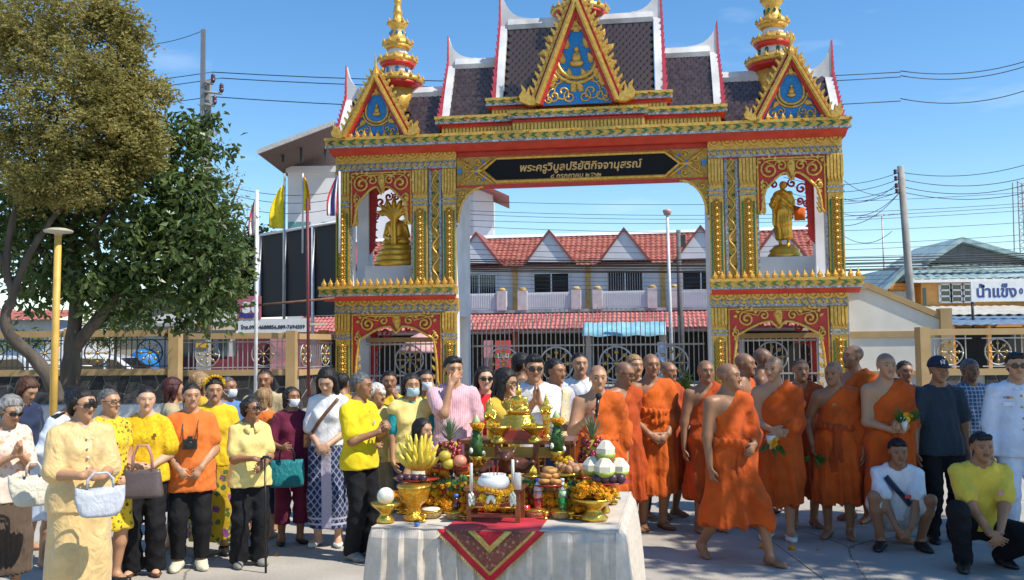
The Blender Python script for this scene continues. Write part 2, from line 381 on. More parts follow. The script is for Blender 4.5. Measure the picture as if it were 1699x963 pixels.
def head_prims(k):
    rv = np.random.RandomState(int(abs(k['H'][2] * 1e4 + k['g'] * 777 + k['hs'] * 313)) % 9999).uniform(-1, 1, 8)
    H, R, s = k['H'], k['Rh'], k['hs'] * (.97 if k['sex'] == 'f' else 1.); q = lambda x, y, z: H + R @ (np.array([x, y, z]) * s)
    o = []; A = lambda a, b, ra, rb, kk, sc=None: o.append((q(*a), q(*b), ra * s, rb * s, kk * s, sc, R if sc else None))
    A((0, .014, .034), (0, .014, .034), .08, .08, .02, (.96 + .03 * rv[0], 1.17 + .03 * rv[1], 1.0))
    A((0, -.022, .01), (0, -.048, -.078 - .005 * rv[2]), .066 + .003 * rv[3], .036 + .006 * rv[4], .03, (1.02, 1, 1))
    for sd in (-1, 1):
        A((sd * (.036 + .004 * rv[5]), -.048, -.022), (sd * .022, -.05, -.06), .032 + .003 * rv[6], .03 + .004 * rv[4], .025)
        A((sd * .078, .012, .012), (sd * .074, .008, -.03), .018, .012, .006, (.45, 1, 1.1))
        A((sd * .012, -.094, -.033), (sd * .012, -.094, -.033), .0095, .0095, .008)
        A((sd * .012, -.084, .03), (sd * .042, -.07, .028), .012, .01, .014)
    A((0, -.082, .014), (0, -.106 - .004 * rv[7], -.026 - .003 * rv[2]), .009, .0125 + .002 * rv[5], .012)
    A((-.016, -.083, -.053), (.016, -.083, -.053), .0075, .0075, .006); A((-.012, -.082, -.064), (.012, -.082, -.064), .0078, .0078, .006)
    A((0, -.078, -.095), (0, -.07, -.09), .018, .02, .02)
    return o, q, s
SKINS = {'light': (.60, .36, .235), 'tan': (.46, .245, .135), 'brown': (.32, .155, .078), 'dark': (.20, .095, .05)}
def hairline(y): return np.interp(y, [-.10, -.06, -.035, -.005, .015, .03, .06], [.075, .069, .052, .004, -.010, -.048, -.062])
def body_mesh(k, skin, hair='none', vox=.0165, curl=(.35, .35), seed=0, eyes=True, mouth=0.):
    s = k['s']; fine = [(k['H'] - .125 * k['hs'], k['H'] + .13 * k['hs'], .0073 if vox < .024 else .0098)] + ([(k['B' + n] - .06 * s, k['B' + n] + .06 * s, .0108) for n in 'RL'] if vox < .024 else [])
    pts = np.array([k[q + n] for q in ('S', 'E', 'W', 'B', 'K', 'A', 'hip') for n in 'RL'] + [k['H'], k['N'], k['P0']])
    lo = pts.min(0) - .24; hi = pts.max(0) + .24; lo[2] = -.03; f = Field(lo, hi, vox, fine, .008)
    for p in torso_prims(k): f.add(p[0], p[1], p[2], p[3], p[4], p[5], p[6])
    f.add(k['N'] + k['Rt'] @ np.array([0, .0, -.04]) * s, k['H'] + k['Rh'] @ np.array([0, .012, -.06]) * s, (.056 if k['sex'] == 'm' else .047) * s * (1 + (k['g'] - 1) * .4), (.052 if k['sex'] == 'm' else .045) * s * (1 + (k['g'] - 1) * .4), .03)
    for n in 'RL':
        for p in leg_prims(k, n) + foot_prims(k, n) + arm_prims(k, n): f.add(p[0], p[1], p[2], p[3], p[4], p[5], p[6])
    for i, n in enumerate('RL'):
        for p in hand_prims(k, n, curl[i]): f.add(p[0], p[1], p[2], p[3], p[4], p[5], p[6])
    hp, q, hs = head_prims(k)
    for p in hp: f.add(p[0], p[1], p[2], p[3], p[4], p[5], p[6])
    for sd in (-1, 1):
        f.sub(q(sd * .033, -.1045, .005), q(sd * .033, -.1045, .005), .0165 * hs, None, .008, (1.25, 1, .8), k['Rh']); f.add(q(sd * .033, -.0745, .005), q(sd * .033, -.0745, .005), .0125 * hs, None, .003)
    f.cut(-f.Z + .002)
    v, fc, g = f.mesh()
    # colour of the skin, eyes, brows, lips and cropped hair
    c = np.tile(np.array(SKINS[skin] if isinstance(skin, str) else skin), (len(v), 1)); L = (v - k['H']) @ k['Rh'] / hs; x, y, z = L.T; nn = Noise(seed)
    c *= (1 + .10 * nn(v, 22))[:, None]
    face = (y < -.045) & (np.abs(x) < .07) & (z > -.12) & (z < .1)
    ck = face & (np.abs(np.abs(x) - .04) < .02) & (np.abs(z + .03) < .02); c[ck] *= (1.06, .93, .9)
    hr = (z > hairline(y)) & (np.abs(z) < .2) & (np.abs(x) < .12) & (np.abs(y) < .14) & ~((np.abs(x) > .074) & (z < .03))
    if hair == 'shaved': c[hr] = c[hr] * .62 + np.array([.05, .05, .055]) * .38
    elif hair == 'bald': pass
    elif hair != 'none': c[hr] *= .35
    ax = np.abs(x); lw = .0075
    br = face & (np.abs(z - (.029 - .25 * np.clip(ax - .035, 0, 1))) < .0036) & (ax > .013) & (ax < .051)
    c[br] = c[br] * .2 + np.array([.012, .009, .007]) * .8 if hair != 'grey' else c[br] * .7
    ey = face & (np.abs(z - .0055) < .0052) & (np.abs(ax - .033) < .0155); c[ey] = np.minimum(c[ey] * 1.05, .42) if eyes else c[ey] * .55
    ir = ey & (np.abs(ax - .033) < .0080); c[ir] = (.015, .01, .008) if eyes else c[ir]
    ld = face & (np.abs(z - .0115) < .0028) & (np.abs(ax - .033) < .017); c[ld] = c[ld] * .42
    lp = face & (y < -.07) & (np.abs(z + .0585) < .0105) & (ax < .024); c[lp] = c[lp] * np.array([.85, .66, .64]) if k['sex'] == 'm' else c[lp] * np.array([.92, .6, .58])
    ml = face & (y < -.07) & (np.abs(z + .0585) < .0035) & (ax < .022); c[ml] = c[ml] * .62
    if mouth: te = face & (y < -.07) & (np.abs(z + .0585) < .005) & (ax < .016); c[te] = c[te] * .5 + np.array([.5, .47, .43]) * .5
    no = face & (np.abs(z + .041) < .004) & (np.abs(ax - .009) < .006); c[no] *= .8
    return v, fc, c
def ridge(p): return (1 - np.abs(np.sin(p))) ** 1.6
def garment(k, prims, cuts=(), subs=(), vox=.0145, folds=None, seed=1, kmul=1.):
    pts = np.array([q for p in prims for q in (p[0], p[1])]); mr = max(max(p[2], p[3]) * (max(p[5]) if p[5] else 1) for p in prims) + .06
    f = Field(pts.min(0) - mr, pts.max(0) + mr, vox)
    for p in prims: f.add(p[0], p[1], p[2], p[3], p[4] * kmul, p[5], p[6])
    for c in cuts: f.cut(c(f.X, f.Y, f.Z))
    for p in subs: f.sub(*p)
    v, fc, g = f.mesh()
    if folds is not None: v = v + g * folds(v, g, Noise(seed))[:, None]
    return v, fc
# ------------------------------------------------------------------ cloth materials
def cloth(name, col, rough=.85, var=.12, bump=.07, bs=240., vs=9., sheen=.12, wr=.16, ws=5., **kw):
    new = name not in MATS; m = mat(name, col, rough, 0, var, vs, bump, bs, spec=.25, sheen=sheen, **kw)
    if new and wr:                               # soft wrinkles: two ridged noise layers chained into the weave bump
        N, L = m.node_tree.nodes, m.node_tree.links; bp = next(n for n in N if n.type == 'BUMP'); prev = None; tc = N.new('ShaderNodeTexCoord')
        for sc, st, rot in ((1., (1, 1, .45), .5), (1.9, (1, 1, .8), -.7)):
            mp = N.new('ShaderNodeMapping'); mp.inputs['Scale'].default_value = st; mp.inputs['Rotation'].default_value = (0, rot, .3); L.new(tc.outputs['Object'], mp.inputs['Vector'])
            nz = N.new('ShaderNodeTexNoise'); nz.inputs['Scale'].default_value = ws * sc; nz.inputs['Detail'].default_value = 2; nz.inputs['Distortion'].default_value = .9; L.new(mp.outputs['Vector'], nz.inputs['Vector'])
            a = N.new('ShaderNodeMath'); a.operation = 'SUBTRACT'; a.inputs[1].default_value = .5; L.new(nz.outputs['Fac'], a.inputs[0]); b = N.new('ShaderNodeMath'); b.operation = 'ABSOLUTE'; L.new(a.outputs[0], b.inputs[0])
            w = N.new('ShaderNodeBump'); w.inputs['Strength'].default_value = wr; w.inputs['Distance'].default_value = .16 / sc; w.invert = True; L.new(b.outputs[0], w.inputs['Height'])
            if prev: L.new(prev.outputs['Normal'], w.inputs['Normal'])
            prev = w
        L.new(prev.outputs['Normal'], bp.inputs['Normal'])
    return m
def pattern(name, kind, base, cols, scale=12., rough=.85):
    if name in MATS: return MATS[name]
    m = cloth(name, base, rough, var=.08); nt = m.node_tree; N, L = nt.nodes, nt.links; b = N['Principled BSDF']
    src = b.inputs['Base Color'].links[0].from_socket; tc = N.new('ShaderNodeTexCoord'); mp = N.new('ShaderNodeMapping'); L.new(tc.outputs['Object'], mp.inputs['Vector'])
    def mix(fac, c1, c2):
        x = N.new('ShaderNodeMixRGB'); L.new(fac, x.inputs['Fac'])
        for s_, c in ((x.inputs['Color1'], c1), (x.inputs['Color2'], c2)):
            if hasattr(c, 'node'): L.new(c, s_)
            else: s_.default_value = (*c, 1)
        return x.outputs['Color']
    def math_(op, a, v=None):
        x = N.new('ShaderNodeMath'); x.operation = op
        for i, q in enumerate((a, v)):
            if q is None: continue
            if hasattr(q, 'node'): L.new(q, x.inputs[i])
            else: x.inputs[i].default_value = q
        return x.outputs[0]
    if kind == 'floral':
        for i, c in enumerate(cols):
            m2 = N.new('ShaderNodeMapping'); m2.inputs['Location'].default_value = (3.7 * i, 1.3 * i, 7.1 * i); L.new(tc.outputs['Object'], m2.inputs['Vector'])
            vo = N.new('ShaderNodeTexVoronoi'); vo.inputs['Scale'].default_value = scale * (1 + .35 * i); L.new(m2.outputs['Vector'], vo.inputs['Vector'])
            nz = N.new('ShaderNodeTexNoise'); nz.inputs['Scale'].default_value = scale * 4; L.new(m2.outputs['Vector'], nz.inputs['Vector'])
            d = math_('ADD', vo.outputs['Distance'], math_('MULTIPLY', nz.outputs['Fac'], .45)); src = mix(math_('LESS_THAN', d, .52), src, c)
    elif kind == 'stripe':
        sp = N.new('ShaderNodeSeparateXYZ'); L.new(mp.outputs['Vector'], sp.inputs[0]); w = math_('FRACT', math_('MULTIPLY', sp.outputs['X'], scale)); src = mix(math_('LESS_THAN', w, .4), src, cols[0])
    elif kind == 'plaid':
        sp = N.new('ShaderNodeSeparateXYZ'); L.new(mp.outputs['Vector'], sp.inputs[0])
        for ax in ('X', 'Z'): w = math_('FRACT', math_('MULTIPLY', sp.outputs[ax], scale)); src = mix(math_('MULTIPLY', math_('LESS_THAN', w, .3), .7), src, cols[0])
    elif kind == 'diamond':
        sp = N.new('ShaderNodeSeparateXYZ'); L.new(mp.outputs['Vector'], sp.inputs[0]); x = math_('ADD', sp.outputs['X'], math_('MULTIPLY', sp.outputs['Y'], .6))
        for sg in (1, -1): w = math_('FRACT', math_('MULTIPLY', math_('ADD', x, math_('MULTIPLY', sp.outputs['Z'], sg * .8)), scale)); src = mix(math_('MULTIPLY', math_('LESS_THAN', w, .22), .8), src, cols[0])
        zz = math_('LESS_THAN', math_('ABSOLUTE', math_('SUBTRACT', x, -.06)), .045); src = mix(zz, src, cols[1])
        w = math_('LESS_THAN', math_('FRACT', math_('MULTIPLY', sp.outputs['Z'], scale * 1.2)), .35); lo = math_('LESS_THAN', sp.outputs['Z'], .30); src = mix(math_('MULTIPLY', w, lo), src, cols[1])
    L.new(src, b.inputs['Base Color']); return m

SKIN = mat('skin', (.5, .3, .2), .48, attr='col', var=.07, vs=60, bump=.04, bs=300, spec=.45, sss=.06)
HAIRM = {n: mat('hair_' + n, c, .55, var=.6, vs=55, bump=.3, bs=110, spec=.35, aniso=(1, 1, .12)) for n, c in
         dict(black=(.012, .010, .009), brown=(.07, .028, .014), red=(.055, .012, .012), grey=(.22, .21, .20), white=(.55, .53, .49), salt=(.10, .10, .10), blond=(.28, .17, .08), dark=(.02, .016, .014)).items()}

# ------------------------------------------------------------------ garments: each returns (name, verts, faces)
def fold_shirt(amp=.009):
    def f(v, g, n):
        d1 = ridge((v @ np.array([.9, .4, -1.])) * 24 + 3.2 * n(v, 7)); d2 = ridge((v @ np.array([-.9, .5, -.9])) * 22 + 3.2 * n(v + 5, 7)); d3 = ridge((v @ np.array([1, .7, .12])) * 34 + 2.4 * n(v + 9, 6))
        w1 = np.clip(n(v, 5) * .9 + .35, 0, 1); w2 = np.clip(n(v + 11, 5) * .9 + .3, 0, 1)
        return amp * (1.1 * w1 * d1 + 1.1 * w2 * d2 + .7 * d3 * (1 - w1) - .6) + .0015 * n(v, 60)
    return f
def fold_skirt(amp=.012, nf=9, tz=1.):
    def f(v, g, n):
        th = np.arctan2(v[:, 1], v[:, 0]); w = np.clip((tz - v[:, 2]) / .5, 0, 1); return amp * w * np.sin(th * nf + 1.5 * n(v, 5) + v[:, 2] * 1.5) + .003 * n(v, 40, (1, 1, .5))
    return f
def neck_sub(k, r=.064, up=.12):
    d = k['Rt'] @ np.array([0, -.15, 1.]); return (k['N'] + d * .005, k['N'] + d * up, r * k['s'], (r + .05) * k['s'])
def g_shirt(k, inf=.012, sleeve=.62, hem=.86, flare=.008, vneck=0., amp=.009, seed=1, name='shirt', hemw=.0, vox=.0163, neck=.070):
    s = k['s']; pr = torso_prims(k, inf)
    P0, Rt = k['P0'], k['Rt']; hz = P0[2] + (hem - .93) * s
    b = P0 + np.array([0, 0, hz - P0[2]]); w = (.122 * k['g'] + inf + .012 + hemw) * s
    pr.append((k['T'](0, -.005, 1.08), b, (.112 * k['g'] + inf) * s, w, .06, (1.14, .92, 1), None))
    for n in 'RL':
        if sleeve > 0: pr += [(*p[:4], p[4] * .45, *p[5:]) for p in arm_prims(k, n, inf + .002, sleeve, flare)]
        if hem < .93 and k['P0'][2] > .7 * s: q = leg_prims(k, n, inf + .012, 'trouser')[0]; pr.append((q[0], q[0] + (q[1] - q[0]) * .6, q[2], q[2] * .95, .05, None, None))
    cuts = [lambda X, Y, Z: hz - Z]
    sub = [neck_sub(k, neck)]
    if vneck: a = k['T'](0, -.10, 1.44); sub.append((a, k['T'](0, -.13, 1.43 - vneck), .045 * s, .008 * s))
    v, f = garment(k, pr, cuts, sub, vox, fold_shirt(amp), seed); return name, v, f
def g_trousers(k, shape='trouser', inf=.006, ankle=.035, amp=.008, seed=2, name='trousers', upto=None, vox=.018):
    s = k['s']; pr = torso_prims(k, inf)[:2]; pr = [pr[0], (pr[1][0], k['T'](0, 0, 1.03), pr[1][2], pr[1][2] * .95, .05, pr[1][5], pr[1][6])]
    for n in 'RL':
        lp = leg_prims(k, n, inf, shape)
        if upto is not None: q = lp[0]; lp = [(q[0], q[0] + (q[1] - q[0]) * upto, q[2], q[3] + .02, q[4], None, None)]
        pr += lp
    cuts = [] if upto is not None else [lambda X, Y, Z: ankle * s - Z]
    T = k['T'](0, 0, 1.035); up = k['Rt'] @ np.array([0, 0, 1.])
    if k['P0'][2] > .7 * s: cuts.append(lambda X, Y, Z: (X - T[0]) * up[0] + (Y - T[1]) * up[1] + (Z - T[2]) * up[2])
    v, f = garment(k, pr, cuts, (), vox, fold_shirt(amp), seed); return name, v, f
def g_skirt(k, hem=.12, rb=.19, top=1.03, amp=.008, nf=7, seed=3, name='skirt', sy=.9, vox=.018, off=(0, 0)):
    s = k['s']; g = k['g']; pr = [(k['T'](0, 0, top - .02), k['P0'], .118 * g * s, .142 * g * s, .05, (1.16, .92, 1), None),
          (k['P0'], np.array([off[0] * s, off[1] * s, hem * s]), .142 * g * s, rb * s, .05, (1.16, sy, 1), None)]
    for n in 'RL': pr += [(*p[:4], .06, *p[5:]) for p in leg_prims(k, n, .02)]
    v, f = garment(k, pr, [lambda X, Y, Z: hem * s - Z, lambda X, Y, Z: Z - (k['T'](0, 0, top)[2])], (), vox, fold_skirt(amp, nf), seed); return name, v, f
def g_robe(k, hem=.33, rb=.20, seed=4, off=(0, 0), flap=True, name='robe', both=False, vox=.0155, hang=.32):
    s = k['s']; T = k['T']; P0 = k['P0']; inf = .018; pr = torso_prims(k, inf)
    pr.append((T(0, .0, 1.06), P0, .128 * s, .148 * s, .05, (1.16, .95, 1), None))
    pr.append((P0, np.array([off[0] * s, off[1] * s, hem * s]), .146 * s, rb * s, .05, (1.2, 1.0, 1), None))
    if flap: pr.append((T(.03, -.01, 1.16), np.array([off[0] * .5 * s + .02, off[1] * .5 * s - .005, .60 * s]), .13 * s, .185 * s, .012, (1.2, 1.02, 1), None))
    for n in 'RL': pr += [(*p[:4], .07, *p[5:]) for p in leg_prims(k, n, .024)]
    S, E_, W = k['SL'], k['EL'], k['WL']
    pr += arm_prims(k, 'L', inf + .012, 1.35, .016)
    pr.append((T(.10, .0, 1.39), S + (E_ - S) * .4, .07 * s, .072 * s, .05, None, None))
    m = E_ + (W - E_) * .25
    pr.append((m, m + np.array([.005, .03, -hang * s]), .045 * s, .04 * s, .05, (.7, 1.2, 1), None))
    if both: pr += arm_prims(k, 'R', inf + .01, 1.0, .01)
    c0 = T(-.17, 0, 1.215); c1 = T(.055, 0, 1.45); dx, dz = c1[0] - c0[0], c1[2] - c0[2]; L = sqrt(dx * dx + dz * dz); sw = k['sw']
    def diag(X, Y, Z): return ((Z - c0[2]) * dx - (X - c0[0]) * dz) / L + 0 * Y
    def hz(X, Y, Z): return hem * s + .012 * np.sin(X * 17 + seed) - Z
    def fl(v, g, n):
        up = np.clip((v[:, 2] / s - .98) / .08, 0, 1); th = np.arctan2(v[:, 1], v[:, 0]); lo = 1 - up; q = v / s
        a = .030 * (ridge((q @ np.array([1.0, .5, -1.05])) * 15 + 1.6 * n(q, 5)) * np.clip(.7 + .6 * n(q + 4, 6), .1, 1.2) - .35) + .012 * (ridge((q @ np.array([.35, .9, -.5])) * 24 + 2 * n(q + 2, 6)) - .3)
        dn = np.clip((1.0 - q[:, 2]) / .45, .2, 1)
        b = dn * (.036 * (ridge(th * 4.0 + 1.6 * n(q, 3.5) + seed) - .35) + .018 * (ridge(th * 7 + 2.4 * n(q + 3, 4) + q[:, 2] * 2) - .35)) + .012 * (ridge((q @ np.array([.8, .5, .7])) * 13 + 2 * n(q, 5)) - .3)
        return up * a + lo * b + .0015 * n(q, 70)
    cuts = [hz] + ([] if both else [diag])
    v, f = garment(k, pr, cuts, [neck_sub(k, .062)], vox, fl, seed); return name, v, f
def g_sash(k, seed=5, z=1.04, r=.155, knot=(.02, -.02), drop=.22):
    s = k['s']; T = k['T']; pr = []; n = 14
    for i in range(n):
        a0, a1 = 2 * pi * i / n, 2 * pi * (i + 1) / n; q = lambda a: T(r * 1.17 * cos(a), r * .97 * sin(a), z + .012 * sin(2 * a))
        pr.append((q(a0), q(a1), .022 * s, .022 * s, .012, (1, 1, 1.5), None))
    kx = T(knot[0], -r * .97 - .012, z + knot[1]); pr.append((kx, kx + np.array([.03, 0, .01]), .036 * s, .028 * s, .02, None, None))
    for dx in (-.03, .015): pr.append((kx, kx + np.array([dx * 1.6, -.004, -drop * s * (1 if dx < 0 else .75)]), .026 * s, .04 * s, .02, (1, .5, 1), None))
    v, f = garment(k, pr, (), (), .0115, lambda v, g, nn: .006 * np.sin(v[:, 0] * 140 + 4 * nn(v, 10)) + .004 * nn(v, 60), seed); return 'sash', v, f
def g_shoes(k, nm, inf=.008, name='shoe', top=.085, seed=1, sole=False):
    s = k['s']; pr = foot_prims(k, nm, inf); z0 = k['A' + nm][2] - .085 * s
    cuts = [lambda X, Y, Z: z0 + .001 - Z, lambda X, Y, Z: Z - (z0 + top * s)]
    v, f = garment(k, pr, cuts, (), .0115); return name, v, f
def g_hair(k, style='short', vol=.012, seed=6, amp=.0026, vox=.0094):
    H, R, s = k['H'], k['Rh'], k['hs']; q = lambda x, y, z: H + R @ (np.array([x, y, z]) * s); ext = .16
    if style in ('long', 'longfront'): ext = .46
    lo = H - ext * s; hi = H + .16 * s; lo[:2] = H[:2] - .2 * s; hi[:2] = H[:2] + .2 * s
    f = Field(lo, hi, vox * (1.2 if ext > .3 else 1)); X, Y, Z = f.X - H[0], f.Y - H[1], f.Z - H[2]
    lx = (R[0, 0] * X + R[1, 0] * Y + R[2, 0] * Z) / s; ly = (R[0, 1] * X + R[1, 1] * Y + R[2, 1] * Z) / s; lz = (R[0, 2] * X + R[1, 2] * Y + R[2, 2] * Z) / s
    def A(a, b, ra, rb, kk=.02, sc=None): f.add(q(*a), q(*b), ra * s, rb * s, kk * s, sc, R if sc else None)
    A((0, .022, .034 + vol * .35), (0, .022, .034 + vol * .35), .079 + vol * .8, .079 + vol * .8, .02, (.98, 1.16, 1.0))
    if style in ('short', 'side', 'curly', 'bob', 'long', 'longfront', 'bun', 'tied'): A((0, .05, .0), (0, .062, -.03), .055 + vol * .5, .045 + vol * .3, .03, (1.15, 1, 1))
    f.cut((hairline(ly) + .004 * np.sin(lx * 95 + seed) * np.sin(lx * 41 + 2 * seed) - lz) * s * .8)
    if style == 'side': A((-.03, -.06, .085), (.035, -.055, .09), .024, .026, .02)
    if style == 'curly':
        for i in range(16): a = i * 2.4; r = .4 + .6 * ((i * 7) % 16) / 16; A((.085 * r * cos(a), .02 + .1 * r * sin(a) * (1 if sin(a) > 0 else .8), .075 - .05 * r), (.085 * r * cos(a), .02 + .1 * r * sin(a), .07 - .05 * r), .034, .034, .01)
        for sd in (-1, 1): A((sd * .08, .03, .02), (sd * .082, .04, -.04), .03, .026)
        A((0, .09, .02), (0, .09, -.06), .055, .045, .02, (1.3, .8, 1))
    if style in ('bob', 'long', 'longfront'):
        e = -.085 if style == 'bob' else -.20
        for sd in (-1, 1): A((sd * .062, -.03, .06), (sd * .082, -.006, .0), .024, .024); A((sd * .082, .0, .01), (sd * .085, .012, e), .026, .022)
        A((0, .06, .02), (0, .075, -.09 if style == 'bob' else -.36), .062, .052, .02, (1.45, .7, 1))
    if style == 'longfront':
        for sd in (-1, 1): A((sd * .08, -.01, -.05), (sd * .10, -.05, -.34), .032, .024, .02)
    if style == 'bun': A((0, .115, .05), (0, .12, .045), .042, .04, .01)
    if style == 'tied': A((0, .105, -.02), (0, .12, -.05), .034, .026, .012); A((0, .12, -.05), (0, .10, -.17), .026, .014, .012)
    v, fc, g = f.mesh(); L = (v - H) @ R / s; nn = Noise(seed); th = np.arctan2(L[:, 0], L[:, 2] + .03)
    v = v + g * (amp * (np.sin(th * 26 + 3 * nn(L, 30)) * .7 + nn(L, 120, (1, 1, .35)) * .9))[:, None]; return 'hair', v, fc
def hpt(k, x, y, z): return Vector(k['H'] + k['Rh'] @ (np.array([x, y, z]) * k['hs']))
def glasses(k, par, dark=True, frame=None):
    m = MB(); R = Matrix(k['Rh'].tolist()); fr = frame or MATS['black_plastic']
    for sd in (-1, 1):
        if dark: m.mi = 0; m.smooth = True; m.add([hpt(k, sd * .034 + .026 * cos(a), -.103 + 14 * (sd * .034 + .026 * cos(a)) ** 2 * .35, .004 + .019 * sin(a) * (1 if sin(a) > 0 else 1.1)) for a in [i * pi / 6 for i in range(12)]], [tuple(range(12))])
        m.mi = 1; m.tube([hpt(k, sd * .034 + .026 * cos(a), -.103 + 5 * (sd * .034 + .026 * cos(a)) ** 2, .004 + .019 * sin(a)) for a in [i * pi / 6 for i in range(13)]], .0028, 5)
        m.tube([hpt(k, sd * .06, -.085, .008), hpt(k, sd * .08, -.03, .01), hpt(k, sd * .08, .01, .008)], .0026, 5)
    m.tube([hpt(k, -.012, -.107, .008), hpt(k, .012, -.107, .008)], .0026, 5)
    o = m.build('sunglasses' if dark else 'eyeglasses', [MATS['lens_dark'], fr], par); return o
def mask(k, par, col='mask_white'):
    m = MB(); m.smooth = True; vs = []; n, r = 10, 8
    for i in range(r + 1):
        for j in range(n + 1):
            u = (j / n - .5) * 2; w = i / r; z = -.016 - .085 * w; y = -.118 + .052 * u * u + .02 * abs(w - .35) + .03 * max(0, w - .7); vs.append(hpt(k, u * .062 * (1 - .25 * max(0, w - .6)), y + .0025 * sin(w * 25), z))
    m.add(vs, [(i * (n + 1) + j, i * (n + 1) + j + 1, (i + 1) * (n + 1) + j + 1, (i + 1) * (n + 1) + j) for i in range(r) for j in range(n)])
    for sd in (-1, 1):
        for z in (-.022, -.085): m.tube([hpt(k, sd * .06, -.068, z), hpt(k, sd * .075, -.02, (z - .02) / 2), hpt(k, sd * .08, .012, -.012)], .0016, 4)
    o = m.build('face_mask', MATS[col], par); md = o.modifiers.new('thickness', 'SOLIDIFY'); md.thickness = .003; return o
def collar(k, par, m_, r=.076, h=.042, name='collar', gap=.5):
    m = MB(); m.smooth = True; N = k['N'] + k['Rt'] @ np.array([0, -.005, -.012]) * k['s']; lo, hi = [], []; n = 18; s = k['s']
    for i in range(n + 1):
        a = -pi / 2 + gap * .5 + (2 * pi - gap) * i / n; c = np.array([cos(a), sin(a) * .95, 0]); fr = max(0, -sin(a)); z = -.035 * fr
        hi.append(Vector(N + k['Rt'] @ (c * r * .93 + [0, 0, z + .045]) * s)); lo.append(Vector(N + k['Rt'] @ (c * (r + .032) + [0, -.012 * fr, z - h * (.5 + .9 * fr) + .012]) * s))
    m.strip(hi, lo); o = m.build(name, m_, par); md = o.modifiers.new('thickness', 'SOLIDIFY'); md.thickness = .005; return o
# ------------------------------------------------------------------ fence ironwork shared by gate and fence
YEL_W = mat('fence_ochre', (.33, .215, .095), .85, var=.2, vs=2.5, col2=(.42, .29, .14), detail=8); STONE = [mat('wall_stone_%d' % i, c, .75, var=.35, vs=6, bump=.5, bs=20) for i, c in enumerate([(.030, .028, .028), (.050, .045, .042), (.022, .021, .022), (.085, .072, .06)])]; MORT = mat('mortar', (.30, .28, .25), .95, var=.2, vs=8)
BARM = mat('fence_bar', (.42, .41, .40), .45, .5, var=.2, vs=6); BARD = mat('dark_metal_fence_shade', (.05, .05, .055), .5, .3, var=.2); WHG = mat('wheel_gold', (.45, .30, .08), .4, .6, var=.2)  # BARD: dark metal; on the left fence its tone stands for tree shade
_w = MB(); R_ = .27; _w.tube([(R_ * cos(a), 0, R_ * sin(a)) for a in np.linspace(0, 2 * pi, 25)], .016, 5)
for i in range(8): a = i * pi / 4; _w.tube([(0, 0, 0), (R_ * cos(a), 0, R_ * sin(a))], .010, 5)
_w.mi = 1; _w.lathe([(.045, -.02), (.045, .02)], 10)
for i in range(8): a = i * pi / 4; _w.ball((R_ * .66 * cos(a), 0, R_ * .66 * sin(a)), .036, 6, 4)
WHEEL = {}
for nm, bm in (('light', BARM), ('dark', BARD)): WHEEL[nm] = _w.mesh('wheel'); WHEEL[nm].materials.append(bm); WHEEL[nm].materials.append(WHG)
# ------------------------------------------------------------------ people
from concurrent.futures import ThreadPoolExecutor
mat('black_plastic', (.012, .012, .013), .3, var=0); mat('lens_dark', (.01, .009, .008), .08, var=0, spec=.8)
mat('mask_white', (.72, .76, .80), .8, var=.05); mat('mask_blue', (.45, .66, .74), .8, var=.05); mat('mask_green', (.35, .62, .5), .8, var=.05)
mat('metal_silver', (.6, .6, .6), .25, 1., var=.05); mat('wire_gold', (.6, .42, .15), .3, 1., var=.05)
ROBES = [cloth('robe_%d' % i, c, .8, var=.34, vs=3.5, bump=.08, bs=200, sheen=.08, wr=.2, ws=4.) for i, c in enumerate([(.52, .080, .006), (.43, .062, .006), (.58, .105, .008), (.36, .05, .006)])]
C = lambda n, c, **kw: cloth('cloth_' + n, c, **kw)
BLACK = C('black', (.010, .010, .012), sheen=0.); YEL = C('yellow', (.72, .49, .02)); PALEY = C('pale_yellow', (.78, .62, .22)); WHITE = C('white', (.74, .75, .77)); CREAM = C('cream', (.66, .46, .20), rough=.42, sheen=.3, wr=.35)
SHOE_BLK = mat('shoe_black', (.015, .014, .014), .4, var=.1); SHOE_CRM = mat('shoe_cream', (.62, .58, .42), .55, var=.08); SHOE_GRY = mat('shoe_grey', (.22, .21, .19), .7); SHOE_BRN = mat('shoe_brown', (.13, .05, .02), .45); SHOE_WHT = mat('shoe_white', (.7, .68, .64), .5)
PEOPLE = []
def person(px, pt, Y, yaw, label, sex='f', g=1., skin='tan', hair=('short', 'black', .012), arms=('down', 'down'), head=(0, 0), wear=(), group=None, vox=.022, extra=None, h=None, hidden=False, curl=(.35, .35), dx=0., mouth=0, zt=None, **kw):
    top = P(px, pt, Y); H = h or (top.z - (.012 if hair[0] not in ('shaved', 'bald', 'none') else .0))
    PEOPLE.append(dict(label=label, sex=sex, g=g, skin=skin, hair=hair, arms=arms, head=head, wear=wear, group=group, vox=vox if not hidden else .029, extra=extra, h=H, yaw=radians(yaw), loc=(top.x + dx, Y, 0), curl=curl, kw=kw, seed=len(PEOPLE) + 3, mouth=mouth))
    return PEOPLE[-1]
def compute(r):
    k = skeleton(r['h'], r['sex'], r['g'], ra=r['arms'][0], la=r['arms'][1], head=(radians(r['head'][0]), radians(r['head'][1]), radians(r['head'][2] if len(r['head']) > 2 else 0)), **r['kw']); r['k'] = k
    hm = {'shaved': 'shaved', 'bald': 'bald'}.get(r['hair'][0], 'hair')
    r['body'] = body_mesh(k, r['skin'], hm, r['vox'], r['curl'], r['seed'], mouth=r['mouth'])
    out = []
    for fn, a, m in r['wear']:
        a = dict(a); a.setdefault('seed', r['seed']) if fn is not g_shoes else None; out.append((*fn(k, **a), m))
    if r['hair'][0] not in ('shaved', 'bald', 'none'): out.append((*g_hair(k, r['hair'][0], r['hair'][2], r['seed'], *(r['hair'][3:])), HAIRM[r['hair'][1]]))
    r['out'] = out; return r
